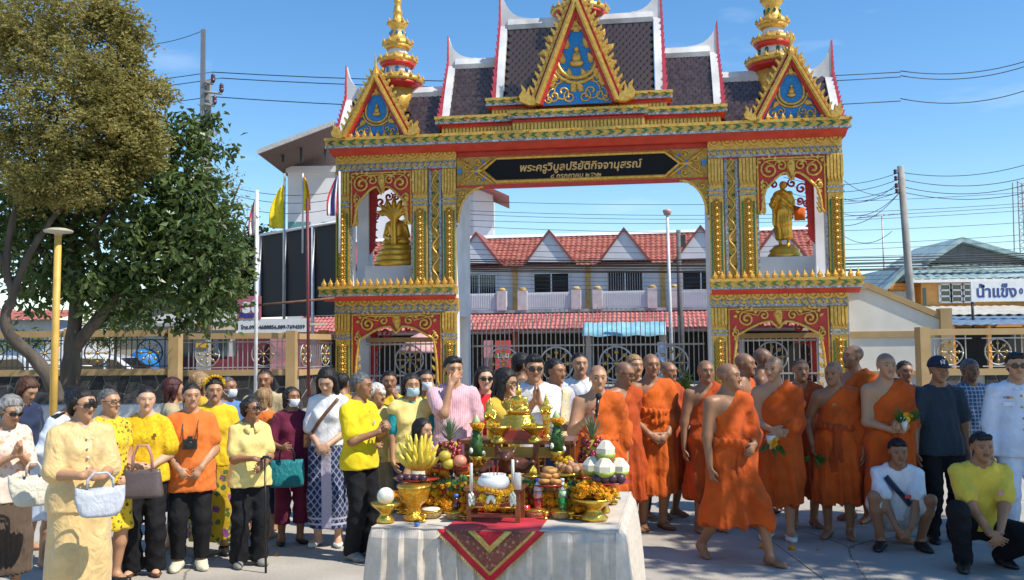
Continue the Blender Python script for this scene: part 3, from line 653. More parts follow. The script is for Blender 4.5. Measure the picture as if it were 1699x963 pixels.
def wpt(r, p): c, s = cos(r['yaw']), sin(r['yaw']); return Vector((r['loc'][0] + c * p[0] - s * p[1], r['loc'][1] + s * p[0] + c * p[1], r['loc'][2] + p[2]))
def build_people():
    with ThreadPoolExecutor(4) as ex: list(ex.map(compute, PEOPLE))
    for r in PEOPLE:
        v, f, c = r['body']; o = link('person', npmesh('person', v, f, True, c), SKIN, None, r['loc'], (0, 0, r['yaw'])); tag(o, r['label'], 'person', r['group']); r['o'] = o
        for nm, v, f, m in r['out']: link(nm, npmesh(nm, v, f), m, o)
        if r['extra']: r['extra'](r['k'], o)
        r['sv'] = r['out'][0][1]
        for q in ('body', 'out'): r.pop(q)
sh = lambda **k: (g_shirt, k); BT = lambda m, **k: (g_trousers, k, m)
SHOES = lambda m, **k: [(g_shoes, dict(nm='R', **k), m), (g_shoes, dict(nm='L', **k), m)]
def shirt(m, **k): return (g_shirt, k, m)
def skirt(m, **k): return (g_skirt, k, m)
def monk(px, pt, Y, yaw, label, robe=0, arms=('down', 'hold'), skin='brown', rk=None, sash=True, **kw):
    m = ROBES[robe]; w = [(g_robe, rk or dict(vox=.0165 if kw.get('hidden') else .0135), m)] + ([(g_sash, {}, m)] if sash else [])
    kw.setdefault('wear', w); kw.setdefault('g', .97); kw.setdefault('hair', ('shaved', '', 0)); return person(px, pt, Y, yaw, label, sex='m', skin=skin, arms=arms, group='monks in orange robes', **kw)
GL = lambda d=True, fr=None: (lambda k, o: glasses(k, o, d, fr)); MK = lambda c='mask_white': (lambda k, o: mask(k, o, c))
def both(*fs): return lambda k, o: [f(k, o) for f in fs]
def COLR(m, **kw): return lambda k, o: collar(k, o, m, **kw)

FLP = pattern('cloth_floral_peach', 'floral', (.74, .58, .48), [(.72, .30, .18), (.62, .42, .30)], 16)
FLY = pattern('cloth_floral_yellow', 'floral', (.76, .52, .03), [(.09, .10, .03), (.42, .26, .02)], 22)
FLD = pattern('cloth_floral_mustard', 'floral', (.52, .34, .02), [(.20, .06, .20), (.08, .14, .04)], 9)
SAR = pattern('cloth_sarong_blue', 'diamond', (.025, .035, .10), [(.30, .34, .46), (.50, .46, .58)], 16)
PINK = pattern('cloth_pink_stripe', 'stripe', (.66, .36, .42), [(.76, .52, .56)], 55)
PLAID = pattern('cloth_plaid_blue', 'plaid', (.05, .09, .17), [(.36, .42, .48)], 26)
DKCHK = pattern('cloth_dark_check', 'plaid', (.020, .032, .045), [(.032, .048, .064)], 46)
LACE = C('yellow_lace', (.72, .44, .012), bump=.3, bs=90, var=.22, vs=40); ORANGE = C('orange', (.70, .17, .03)); BURG = C('burgundy', (.13, .012, .04)); MUST = C('mustard', (.60, .36, .04)); RED = C('red', (.62, .02, .03))
BLUEJ = C('denim_blue', (.10, .22, .45)); NAVY = C('navy', (.02, .03, .07)); BRN = C('brown', (.10, .07, .05), aniso=(1, 1, .1)); KHAKI = C('khaki', (.42, .34, .20)); TEAL = C('teal', (.02, .30, .33)); GRYW = C('offwhite', (.55, .55, .52)); LILAC = C('pale_lilac', (.50, .47, .56))
BLUW = C('pale_blue', (.62, .68, .78))

# --- left of the table
person(40, 612, 8.7, 65, 'woman with loose reddish brown hair bowing her head at the far left', h=1.60, skin='tan', hair=('long', 'brown', .02), head=(5, 30), wear=[shirt(NAVY, sleeve=1.2), skirt(NAVY, hem=.3)], hidden=True)
person(12, 660, 7.2, 48, 'elderly grey haired woman in peach floral blouse with palms pressed together at left edge', h=1.50, skin='tan', g=1.02, hair=('curly', 'grey', .016), arms=('wai', 'wai'), head=(10, 24), stoop=.02, wear=[shirt(FLP, sleeve=.9, hem=.78, flare=.02, hemw=.02), skirt(BRN, hem=.18, rb=.19, amp=.011, nf=26)], extra=lambda k, o: glasses(k, o, True))
person(92, 652, 8.1, 70, 'person in white uniform with dark shoulder board and netted hair bun bending forward', h=1.56, lean=.35, skin='tan', hair=('bun', 'black', .012), head=(0, 25), arms=('hold', 'hold'), wear=[shirt(BLUW, sleeve=1.6, hem=.84), skirt(BLUW, hem=.45)], hidden=True)
person(136, 643, 6.55, 42, 'stout woman in shiny cream jacket and long skirt wearing dark sunglasses', skin='tan', g=1.24, hair=('curly', 'black', .012), arms=(((-.075, -.27, 1.08), (.85, -.3, .1), (.2, 1, 0)), ((-.065, -.28, 1.06), (.8, -.4, .2), (.2, 1, 0))), head=(18, 6), wear=[shirt(CREAM, sleeve=.95, hem=.80, flare=.022, hemw=.03, amp=.005, vneck=.05), skirt(CREAM, hem=.06, rb=.215, amp=.006, nf=5)], extra=GL(), curl=(.7, .7), shw=1.06)
person(180, 643, 7.5, 50, 'woman with grey buzz cut and glasses in yellow dress with dark leaf print', skin='tan', g=1.08, hair=('crop', 'salt', .004), arms=('down', 'claspl'), head=(15, 2), wear=[shirt(FLY, sleeve=.5, hem=.80), skirt(FLY, hem=.47, rb=.20, nf=8)] + SHOES(SHOE_BLK, top=.05), extra=GL(False), mouth=1)
person(243, 640, 7.75, 12, 'smiling woman in bright yellow lace blouse and black trousers with handbag on her arm', skin='light', g=1.1, hair=('tied', 'black', .010), arms=(((-.05, -.21, 1.02), (.75, -.4, -.4), (.3, 1, -.1)), 'clasp'), head=(14, 2), wear=[shirt(LACE, sleeve=.72, hem=.84, flare=.05, hemw=.015), BT(BLACK, shape='wide')] + SHOES(SHOE_BRN, top=.04), mouth=1)
person(286, 627, 8.8, 115, 'woman with dark red bobbed hair turned away behind the orange shirt', skin='tan', hair=('bob', 'red', .022), wear=[shirt(KHAKI, sleeve=.6), skirt(NAVY, hem=.4)], hidden=True)
person(318, 635, 7.95, 16, 'stout woman in orange collarless shirt and black trousers with camera round her neck', skin='tan', g=1.2, hair=('tied', 'black', .010), arms=(((-.10, -.21, .95), (.6, -.2, -.75), (.3, 1, -.2)), ((-.10, -.2, .95), (.5, -.2, -.8), (.3, 1, -.2))), head=(12, 0), wear=[shirt(ORANGE, sleeve=.62, hem=.72, flare=.02, hemw=.02), BT(BLACK, ankle=.10)] + SHOES(SHOE_CRM, inf=.014, top=.085), mouth=1)
person(331, 617, 9.3, 140, 'woman with light brown hair seen from behind near the flower headband', skin='tan', hair=('bob', 'blond', .02), wear=[shirt(MUST, sleeve=.6), skirt(KHAKI, hem=.3)], hidden=True)
W10 = person(356, 627, 8.5, 14, 'woman wearing a yellow flower headband and mustard floral long dress', skin='tan', g=1.16, hair=('tied', 'black', .012), arms=('back', 'down'), head=(8, 2), wear=[shirt(YEL, sleeve=.6, hem=.86), skirt(FLD, hem=.15, rb=.19, nf=8)] + SHOES(SHOE_BLK), mouth=1)
person(377, 624, 9.4, 62, 'man in white face mask and blue shirt behind the floral dress', sex='m', skin='brown', hair=('crop', 'salt', .005), wear=[shirt(BLUEJ, sleeve=.6), BT(NAVY)], extra=MK(), hidden=True)
person(440, 611, 9.7, 4, 'bare headed man in cream shirt standing behind the others near the flagpole', sex='m', skin='brown', hair=('crop', 'black', .006), head=(0, 4), wear=[shirt(KHAKI, sleeve=.6, vneck=.05), BT(NAVY)], extra=COLR(KHAKI))
person(437, 643, 9.2, 170, 'light haired person seen from the back in orange top', skin='light', hair=('bob', 'blond', .015), wear=[shirt(ORANGE, sleeve=.6), skirt(NAVY, hem=.3)], hidden=True)
W14 = person(415, 656, 8.05, 30, 'small elderly woman in pale yellow polo leaning on a black cane', skin='brown', g=1.06, hair=('curly', 'dark', .008), stoop=.025, arms=(((-.02, -.26, 1.10), (.7, -.5, -.3), (.2, .5, -.8)), ((-.07, -.27, 1.03), (.6, -.4, -.3), (.3, .9, -.2))), curl=(.8, .6), head=(22, 4), wear=[shirt(PALEY, sleeve=.72, hem=.80, flare=.02, hemw=.02), BT(BLACK, shape='wide')] + SHOES(SHOE_GRY), extra=both(GL(False), COLR(PALEY)))
W15 = person(484, 640, 8.95, 24, 'woman in burgundy blouse and trousers wearing a white face mask', skin='brown', g=.98, hair=('bob', 'dark', .006), arms=('hold', 'down'), head=(16, 0), wear=[shirt(BURG, sleeve=.85, hem=.84, flare=.015), BT(BURG, shape='wide', ankle=.22)] + SHOES(SHOE_BLK, top=.05), extra=MK())
W16 = person(545, 603, 8.85, -4, 'young woman in white blouse and blue patterned sarong looking down at her hands', h=1.66, skin='light', g=.92, hair=('longfront', 'black', .014), arms=(((-.045, -.20, .97), (.8, -.2, -.5), (.3, 1, -.2)), ((-.045, -.2, .97), (.8, -.2, -.5), (.3, 1, -.2))), head=(-2, 30), wear=[shirt(WHITE, sleeve=.85, hem=.95, flare=.025), skirt(SAR, hem=.17, rb=.165, top=1.06, amp=.006, nf=5)] + SHOES(SHOE_WHT, top=.045))
person(568, 618, 10.2, 150, 'dark haired person half hidden between white blouse and yellow polo man', sex='m', skin='brown', hair=('short', 'black', .01), wear=[shirt(MUST, sleeve=.6), BT(NAVY)], hidden=True)
M18 = person(596, 617, 8.3, 62, 'grey haired man in bright yellow polo and black trousers with folded hands raised', sex='m', skin='brown', g=1.0, hair=('short', 'salt', .010), arms=(((-.06, -.27, 1.17), (.55, -.5, .55), (.7, .6, 0)), ((-.05, -.27, 1.16), (.45, -.5, .6), (.7, .6, 0))), head=(16, 6), curl=(.5, .5), wear=[shirt(C('polo_yellow', (.74, .57, .012)), sleeve=.72, hem=.82, flare=.022, hemw=.015, amp=.007), BT(BLACK, shape='trouser', inf=.012)] + SHOES(SHOE_GRY), extra=COLR(MATS['cloth_polo_yellow']))
person(624, 634, 8.9, 30, 'elderly white haired woman in pale yellow top behind the yellow polo man', skin='tan', hair=('curly', 'white', .010), head=(20, 6), arms=('hold', 'hold'), wear=[shirt(PALEY, sleeve=.8), skirt(KHAKI, hem=.2)])
person(646, 614, 9.5, 8, 'dark haired woman raising a hand to her face in the back row', skin='brown', hair=('tied', 'black', .010), arms=('down', 'face'), wear=[shirt(YEL, sleeve=.6), skirt(NAVY, hem=.3)], hidden=True)
def vest(k, o): pass
person(682, 618, 8.75, 16, 'short haired woman in blue mask and pale yellow vest over teal sleeves', skin='tan', g=1.05, hair=('bob', 'dark', .010), head=(4, 4), arms=(((-.20, -.12, .84), (.3, -.4, -.8), (1, 0, 0)), 'down'), wear=[shirt(TEAL, sleeve=.75, hem=.95, flare=.015), (g_shirt, dict(inf=.026, sleeve=.06, hem=.84, name='vest', vneck=.08), PALEY), BT(NAVY)], extra=both(MK('mask_blue'), COLR(PALEY)))
person(706, 612, 9.5, 14, 'masked woman in yellow top behind the vest wearer', skin='tan', hair=('tied', 'black', .010), wear=[shirt(YEL, sleeve=.6), skirt(NAVY, hem=.3)], extra=MK(), hidden=True)
person(699, 697, 7.95, 35, 'little girl in cream top standing behind the bananas', skin='tan', g=.78, shw=.88, hs=1.18, hair=('bob', 'black', .008), head=(22, 6), wear=[shirt(C('girl_cream', (.76, .70, .50)), sleeve=.4), skirt(KHAKI, hem=.45)])
person(751, 590, 8.7, 14, 'tall man in pink striped shirt holding a hand to his face', sex='m', skin='tan', g=1.02, hair=('side', 'black', .012), arms=(((-.055, -.185, 1.45), (.55, .1, .75), (.2, .95, -.2)), 'down'), head=(6, 4), wear=[shirt(PINK, sleeve=.72, hem=.80, flare=.025), BT(NAVY)], extra=COLR(PINK))
person(803, 607, 8.9, 10, 'smiling woman in red dress and dark sunglasses with shoulder length hair', skin='light', g=.95, hair=('long', 'black', .012), head=(6, 2), wear=[shirt(RED, sleeve=.6), skirt(RED, hem=.4)], extra=GL(), mouth=1)
person(834, 608, 8.35, 52, 'woman with long straight black hair in mustard top covering her mouth', skin='tan', g=.97, h=1.64, hair=('longfront', 'black', .016), arms=('face', 'chest'), head=(12, 16), wear=[shirt(MUST, sleeve=.9), skirt(MUST, hem=.3)], extra=GL(False))
person(866, 585, 9.6, 95, 'dark haired man mostly hidden behind the praying man in white', sex='m', skin='brown', hair=('short', 'black', .012), wear=[shirt(BRN, sleeve=.6), BT(NAVY)], hidden=True)
person(886, 587, 8.7, 4, 'man in white shirt and sunglasses with palms pressed before his mouth', sex='m', skin='tan', g=1.04, hair=('side', 'black', .014), arms=('waih', 'waih'), head=(2, 8), curl=(.05, .05), wear=[shirt(WHITE, sleeve=1.2, hem=.82, flare=.015), BT(NAVY)], extra=both(GL(), COLR(WHITE)))
M29 = person(919, 594, 9.0, 38, 'man in white with a gold embroidered sash over his shoulder', sex='m', skin='brown', g=1.02, hair=('short', 'black', .010), arms=('hold', 'hold'), head=(10, 4), wear=[shirt(LILAC, sleeve=1.5, hem=.60, hemw=.02), BT(LILAC)])
person(961, 584, 9.8, 2, 'man in white round neck shirt with short hair standing at the back', sex='m', skin='tan', g=1.0, hair=('crop', 'black', .008), head=(8, 0), wear=[shirt(WHITE, sleeve=.6), BT(NAVY)])
# --- right of the table: the monks
M31 = monk(991, 606, 8.45, 4, 'monk speaking into a black hand microphone behind the coconuts', 2, skin='tan', arms=('mic', 'down'), curl=(1.0, .35), head=(2, 4), g=1.04)
monk(1031, 600, 9.3, 38, 'bespectacled monk looking down behind the speaking monk', 1, arms=('down', 'down'), head=(20, 14), sash=False, extra=GL(False))
person(1052, 588, 10.1, 20, 'brown haired person behind the row of monks near the gate', skin='tan', hair=('short', 'blond', .014), wear=[shirt(MUST, sleeve=.6), BT(NAVY)], hidden=True)
monk(1079, 587, 9.5, 12, 'tall broad monk with hands folded at his waist', 2, g=1.08, arms=('claspl', 'claspl'), head=(0, 2), wear=[(g_robe, dict(hem=.34, rb=.205), ROBES[2]), (g_sash, dict(z=1.14, drop=.08), ROBES[2])] + SHOES(SHOE_BRN, top=.035, inf=.012))
monk(1107, 600, 10.1, 40, 'monk peeking out behind the tall broad monk', 1, arms=('down', 'down'), sash=False, hidden=True)
monk(1170, 598, 9.35, 6, 'stern monk standing behind the striding barefoot monk', 1, arms=('down', 'down'), skin='brown', sash=False)
M37 = monk(1206, 596, 8.1, 20, 'barefoot monk striding forward with his right arm hanging', 0, skin='brown', arms=(((-.235, -.07, .82), (.1, -.15, -1), (1, 0, 0)), ((-.12, -.20, 1.02), (.5, -.3, -.4), (.3, 1, 0))), head=(34, 0), legs=dict(R=dict(a=(-.17, .20, .12), k=(0, -1, 0), y=-.1, p=.35), L=dict(a=(.17, -.30, .085), k=(0, -1, 0), y=.25)), ph=.895, wear=[(g_robe, dict(hem=.31, rb=.245, off=(.0, -.04), flap=False), ROBES[0]), (g_sash, dict(drop=.34, z=1.03), ROBES[0])])
monk(1233, 586, 9.7, 60, 'monk facing right behind the striding monk', 0, arms=('down', 'down'), sash=False, hidden=True)
monk(1263, 578, 10.4, 75, 'dark skinned monk in profile at the very back under the gate', 1, skin='dark', arms=('down', 'down'), sash=False, hidden=True)
M40 = monk(1285, 592, 8.95, -22, 'monk in white sandals holding orange flowers and a folded paper', 0, skin='tan', arms=(((-.02, -.22, 1.03), (.8, -.3, -.2), (.2, 1, 0)), ((-.05, -.22, .98), (.6, -.5, -.4), (.4, .8, 0))), head=(-22, 4), wear=[(g_robe, dict(hem=.32, rb=.185), ROBES[0])] + SHOES(SHOE_WHT, top=.045, inf=.012))
monk(1327, 594, 9.5, 0, 'young monk with dark cropped hair facing the camera', 1, arms=('down', 'down'), hair=('crop', 'black', .004), sash=False)
M42 = monk(1384, 600, 8.95, -24, 'thin older monk laughing with a wide knotted sash', 0, skin='brown', g=.93, arms=(((-.22, -.08, .90), (.1, -.5, -.8), (1, 0, 0)), 'down'), head=(-18, 6), mouth=1, wear=[(g_robe, dict(hem=.34, rb=.20), ROBES[0]), (g_sash, dict(z=1.07, drop=.38), ROBES[3])])
monk(1416, 573, 9.8, -58, 'tall monk in profile facing left behind the laughing monk', 2, arms=('down', 'down'), head=(-18, -4), sash=False)
M44 = monk(1468, 586, 8.75, 2, 'monk holding a spray of green leaves with a yellow flower before his chest', 0, skin='tan', arms=(((-.05, -.22, 1.02), (.8, -.3, .1), (.2, 1, 0)), ((-.05, -.23, 1.03), (.7, -.4, .3), (.3, 1, 0))), curl=(.8, .8), head=(0, 2))
person(1500, 598, 9.9, 2, 'man in dark clothes half hidden between monk and baseball cap', sex='m', skin='brown', hair=('short', 'black', .010), wear=[shirt(NAVY, sleeve=.6), BT(NAVY)], hidden=True)
M46 = person(1555, 592, 8.75, 0, 'man in navy baseball cap and dark checked shirt', sex='m', skin='brown', g=1.06, hair=('crop', 'black', .005), arms=('down', 'down'), head=(0, 2), wear=[shirt(DKCHK, sleeve=.72, hem=.80, flare=.022), BT(BLACK)] + SHOES(SHOE_BLK), extra=COLR(DKCHK))
person(1608, 594, 9.45, 2, 'grey haired man in blue plaid shirt behind the crouching men', sex='m', skin='dark', hair=('short', 'salt', .008), wear=[shirt(PLAID, sleeve=.72, hem=.82), BT(NAVY)], extra=COLR(PLAID))
UNI = C('uniform_white', (.66, .70, .80), rough=.7)
M48 = person(1684, 583, 8.35, -10, 'officer in white dress uniform with gold buttons and sunglasses at right edge', sex='m', skin='tan', g=1.08, hair=('side', 'black', .010), arms=('down', 'down'), head=(-4, 2), wear=[shirt(UNI, sleeve=1.9, hem=.80, flare=.01, amp=.004), BT(UNI, amp=.004)] + SHOES(SHOE_WHT), extra=both(GL(), COLR(UNI, gap=.15, h=.012)))
SQ = dict(R=dict(a=(-.17, -.20, .085), k=(-.45, -1, .6), y=-.35), L=dict(a=(.17, -.16, .085), k=(.5, -1, .55), y=.35))
M49 = person(1484, 745, 8.6, -14, 'crouching man in white sports jersey and pale shorts with dark bag strap', h=1.64, sex='m', skin='brown', g=.94, hair=('side', 'black', .010), ph=.27, lean=.30, head=(6, 8), arms=(((-.05, -.42, .98), (.4, -.3, -.8), (.7, .5, 0), (1, .2, -.6)), ((-.05, -.42, .98), (.4, -.3, -.8), (.7, .5, 0), (1, .2, -.6))), legs=SQ, wear=[shirt(WHITE, sleeve=.7, hem=.90, flare=.03, vneck=.05), (g_trousers, dict(upto=.74, name='shorts', inf=.02), GRYW)] + SHOES(SHOE_BLK))
M50 = person(1618, 727, 7.85, -8, 'crouching man with moustache in yellow polo and black trousers', h=1.70, sex='m', skin='brown', g=1.08, hair=('side', 'black', .008), ph=.34, lean=.22, head=(2, 6), arms=(((-.03, -.42, .95), (.6, -.4, -.5), (.5, .7, 0), (1, .2, -.6)), ((-.02, -.40, .86), (.5, -.4, -.6), (.5, .7, 0), (1, .2, -.6))), legs=dict(R=dict(a=(-.20, -.22, .085), k=(-.5, -1, .7), y=-.3), L=dict(a=(.16, -.02, .085), k=(.6, -1, .25), y=.3)), wear=[shirt(C('polo_soft_yellow', (.68, .50, .06)), sleeve=.72, hem=.88, flare=.025), BT(BLACK, inf=.012)] + SHOES(SHOE_BLK), extra=COLR(MATS['cloth_polo_soft_yellow']))
build_people()
# ------------------------------------------------------------------ temple gate
GROT = radians(-8); GO = Vector((1.82, 22, 0)) + Vector((cos(GROT), sin(GROT), 0)) * -.18
def GW(x, y, z): return GO + Vector((cos(GROT) * x - sin(GROT) * y, sin(GROT) * x + cos(GROT) * y, z))
GOLD = mat('gold_paint', (.54, .29, .04), .36, .45, var=.4, vs=14, bump=.4, bs=45, spec=.6, col2=(.80, .50, .11)); GOLD_D = mat('gold_dark', (.36, .21, .035), .45, .35, var=.3, vs=16, bump=.3, bs=60, col2=(.52, .33, .07))
GRED = mat('gate_red', (.52, .028, .022), .45, var=.15); SALMON = mat('gate_soffit_red', (.50, .045, .03), .6, var=.3, vs=3, col2=(.64, .08, .05), detail=8)
MIRR = mat('mirror_mosaic', (.10, .11, .12), .3, .5, var=.8, vs=22, bump=.8, bs=30, col2=(.52, .54, .55), detail=2); GGRN = mat('glass_green', (.012, .07, .025), .2, var=.5, vs=30, col2=(.03, .16, .05))
GBLU = mat('glass_blue', (.01, .13, .42), .2, var=.5, vs=30, col2=(.03, .28, .62)); GWHT = mat('gate_white', (.58, .57, .56), .65, var=.2, vs=1.6, col2=(.78, .77, .76), detail=8)
RIDGE = mat('ridge_white', (.42, .42, .42), .6, var=.4, vs=1.6, col2=(.82, .82, .82), detail=9, aniso=(1, 1, .6)); TILE = mat('roof_tile', (.045, .026, .026), .3, var=.5, vs=9, spec=.6, col2=(.13, .085, .078)); ROOFB = mat('roof_gap_shadow', (.010, .007, .007), .8, var=.2)  # ROOFB: roof base coloured near-black to paint shadow gaps between the tiles
SIGNB = mat('sign_black', (.006, .006, .007), .55, var=0, spec=.2); PINK_R = mat('fin_red', (.58, .06, .09), .5, var=.15)
gate = empty('temple_gate', GO, GROT, 'ornate gold and white temple gate with dark tiled tiered roofs and two niche towers', 'gate')
def part(mb, name, m, parent=None, **k): return mb.build(name, m, parent or gate, **k)
# shared small pieces
_ro = MB(); _ro.lathe([(.0, -.045), (.035, -.045), (.038, -.03)], 8); _r2 = MB()
for i in range(8):
    a = i * pi / 4; c = Vector((.05 * cos(a), 0, .05 * sin(a))); d = Vector((cos(a), 0, sin(a))); t = Vector((-sin(a), 0, cos(a)))
    _r2.add([c - d * .03 + V(0, -.02, 0), c + t * .02, c + d * .028 + V(0, -.012, 0), c - t * .02, c + V(0, -.045, 0)], [(0, 1, 4), (1, 2, 4), (2, 3, 4), (3, 0, 4)])
_r2.ball((0, -.035, 0), .03, 6, 4)
ROS = _r2.mesh('rosette'); ROS.materials.append(GOLD)
_b = MB(); _b.lathe([(.03, 0), (.062, .03), (.066, .07), (.035, .12), (.014, .16), (.002, .21)], 6); BUD = _b.mesh('lotus_bud'); BUD.materials.append(GOLD)
_b = MB(); _b.prism([(-.10, .07), (0, 0), (-.10, -.07), (-.03, -.07), (.08, 0), (-.03, .07)], -.03, 0.01); CHEV = _b.mesh('chevron'); CHEV.materials.append(GGRN)
_b = MB(); hp_ = [(.13 * cos(a), -.13 * sin(a)) for a in np.linspace(0, pi, 9)]; hi_ = [(.085 * cos(a), -.085 * sin(a)) for a in np.linspace(pi, 0, 9)]; _b.prism(hp_ + hi_, -.05, 0)
_b.prism([(.06 * cos(a), -.06 * sin(a)) for a in np.linspace(0, pi, 7)], -.035, 0); ARCM = _b.mesh('arch_motif'); ARCM.materials.append(GOLD)
_b = MB(); _b.prism([(-.05, 0), (0, -.15), (.05, 0)], -.03, 0, bev=.2); TOOTH = _b.mesh('mirror_tooth'); TOOTH.materials.append(MIRR)
_b = MB(); _b.prism([(-.02, 0), (.055, .0), (.075, .07), (.045, .14), (.06, .20), (.005, .30), (-.03, .18), (-.055, .08)], -.05, .05, bev=.25); FLAME = _b.mesh('flame_finial'); FLAME.materials.append(GOLD)
def put(me, x, y, z, sx=1., sz=1., rot=None, name=None, parent=None): return link(name or me.name, me, None, parent or gate, (x, y, z), rot, (sx, 1, sz) if not isinstance(sx, tuple) else sx)
def spiral(m, cx, cz, r, turns, ph, sg=1, y=-.03, w=.03, tail=None):
    n = int(10 * turns) + 4; pts = []
    for i in range(n): t = i / (n - 1); a = ph + sg * t * turns * 2 * pi; rr = r * (1 - .86 * t); pts.append((cx + rr * cos(a), y, cz + rr * sin(a)))
    if tail: pts = [(tail[0], y, tail[1]), ((tail[0] + pts[0][0]) / 2, y, (tail[1] + pts[0][2]) / 2)] + pts
    m.tube(pts, [w * (.55 + .6 * (i / len(pts))) for i in range(len(pts))], 6); 
def leaf2(m, x, z, ang, L, w, y=-.03):
    R_ = Matrix.Rotation(-ang, 3, 'Y'); m.prism([(0, -w * .3), (L * .35, -w * .5), (L * .8, -w * .1), (L, w * .35), (L * .6, w * .45), (L * .25, w * .5), (0, w * .3)], y, y + .04, at=(x, 0, z), R=R_, bev=.3)
def gold_col(x0, x1, z0, z1, cap=.85):
    xc, w = (x0 + x1) / 2, x1 - x0; c = part(MB().b2(x0, x1, -.07, .02, z0, z1), 'column', GOLD)
    m = MB(); nf = 5; fw = (w + .04) / nf
    for i in range(nf): x = x0 - .02 + fw * (i + .5); m.prism([(x - fw * .42, z1), (x + fw * .42, z1), (x + fw * .42, z1 - cap * .62), (x, z1 - cap * .8), (x - fw * .42, z1 - cap * .62)], -.12, -.06, bev=.12)
    part(m, 'capital', GOLD, c)
    for zz in (z1 - cap * .9, z1 - cap * 1.03): part(MB().b2(x0 - .025, x1 + .025, -.10, -.06, zz - .022, zz + .022), 'ring', MIRR, c)
    zt = z1 - cap * 1.12; pw = w * .36
    part(MB().prism([(xc - pw, z0 + .05), (xc + pw, z0 + .05), (xc + pw, zt - .12), (xc, zt), (xc - pw, zt - .12)], -.082, -.065), 'panel', GOLD_D, c)
    m = MB()
    for s in (-1, 1): m.b2(xc + s * pw - .015, xc + s * pw + .015, -.10, -.065, z0 + .05, zt - .1)
    part(m, 'panel_border', GGRN, c)
    n = max(3, int((zt - z0 - .2) / .135))
    for i in range(n): put(ROS, xc, -.078, z0 + .15 + i * (zt - z0 - .25) / (n - 1), w / .235, 1.3, parent=c)
def vine_strip(x0, x1, z0, z1):
    xc = (x0 + x1) / 2; w = x1 - x0; c = part(MB().b2(x0 + .05, x1 - .05, -.0, .06, z0, z1), 'vine_panel', GOLD_D)
    for s in (-1, 1): part(MB().b2(xc + s * (w / 2 - .06) - .03, xc + s * (w / 2 - .06) + .03, -.04, .03, z0, z1), 'mirror_strip', MIRR, c)
    m = MB(); n = 60; pts = [(xc + .075 * sin(i * .55), -.025, z0 + (z1 - z0) * i / n) for i in range(n + 1)]; m.tube(pts, .026, 5)
    for i in range(4, n, 5): sg = 1 if cos(i * .55) > 0 else -1; leaf2(m, pts[i][0], pts[i][2], pi / 2 + sg * .9, .12, .06)
    part(m, 'vine', GOLD, c); m = MB()
    for i in range(0, n, 6): m.ball((xc + (.05 if (i // 6) % 2 else -.05), -.01, pts[i][2]), .035, 6, 4)
    tag(part(m, 'glass_jewel', GGRN, c), kind='stuff')
def frieze(x0, x1, z0, z1, y=-.05, nm='frieze'):
    c = part(MB().b2(x0, x1, y, .2, z0, z1), nm, GOLD); n = max(2, round((x1 - x0) / .30)); w = (x1 - x0) / n
    for i in range(n): put(ARCM, x0 + w * (i + .5), y, z1 - .04, w / .30, 1., parent=c); 
    m2 = part(MB().b2(x0, x1, y - .012, y + .01, z0, z0 + .06), 'mirror_band', MIRR, c); n2 = n * 2
    for i in range(n2): put(TOOTH, x0 + (x1 - x0) * (i + .5) / n2, y - .014, z0 + .18, (x1 - x0) / n2 / .1, .85, parent=c)
def cornice(x0, x1, zb, zt, yo, buds=None, yb=.2, soff=SALMON, bs=1.):
    c = part(MB().b2(x0, x1, yo, yb, zt - (zt - zb) * .62, zt), 'cornice', GOLD); m = MB()
    m.prism([(yo + .05, zt - (zt - zb) * .62 - .002), (yb, zt - (zt - zb) * .62 - .002), (yb, zb), (yo * .25, zb)], x0 + .04, x1 - .04, axis='x'); part(m, 'soffit', soff, c)
    h = (zt - zb) * .62; n = max(2, round((x1 - x0) / .26)); zc = zt - h * .5
    part(MB().b2(x0 - .02, x1 + .02, yo - .03, yo + .05, zt - .05, zt + .02), 'upper_moulding', GOLD, c); part(MB().b2(x0 - .01, x1 + .01, yo - .02, yo + .05, zt - h - .02, zt - h + .03), 'lower_moulding', MIRR, c)
    for i in range(n):
        x = x0 + (x1 - x0) * (i + .5) / n; put(CHEV, x, yo - .004, zc, (1 if x > (x0 + x1) / 2 else -1) * .95, h / .26, parent=c)
        if i % 4 == 2: put(ROS, x + .13, yo - .03, zt - .03, .55, .55, name='boss', parent=c)
    for bx in (buds or []): put(BUD, bx, yo + .06, zt + .015, (bs, bs, bs), parent=c)
def fluted(x0, x1, z0, z1, y, red=True):
    c = part(MB().b2(x0, x1, y, .4, z0, z1), 'fluted_band', GOLD_D); n = int((x1 - x0) / .085); m = MB()
    for i in range(n): x = x0 + (x1 - x0) * (i + .5) / n; m.prism([(x - .034, z0), (x + .034, z0), (x + .034, z1 - .06), (x, z1), (x - .034, z1 - .06)], y - .045, y, bev=.15)
    part(m, 'flutes', GOLD, c)
    if red: part(MB().b2(x0 + .01, x1 - .01, y - .03, y + .02, z1 - .002, z1 + .05), 'red_fillet', GRED, c)
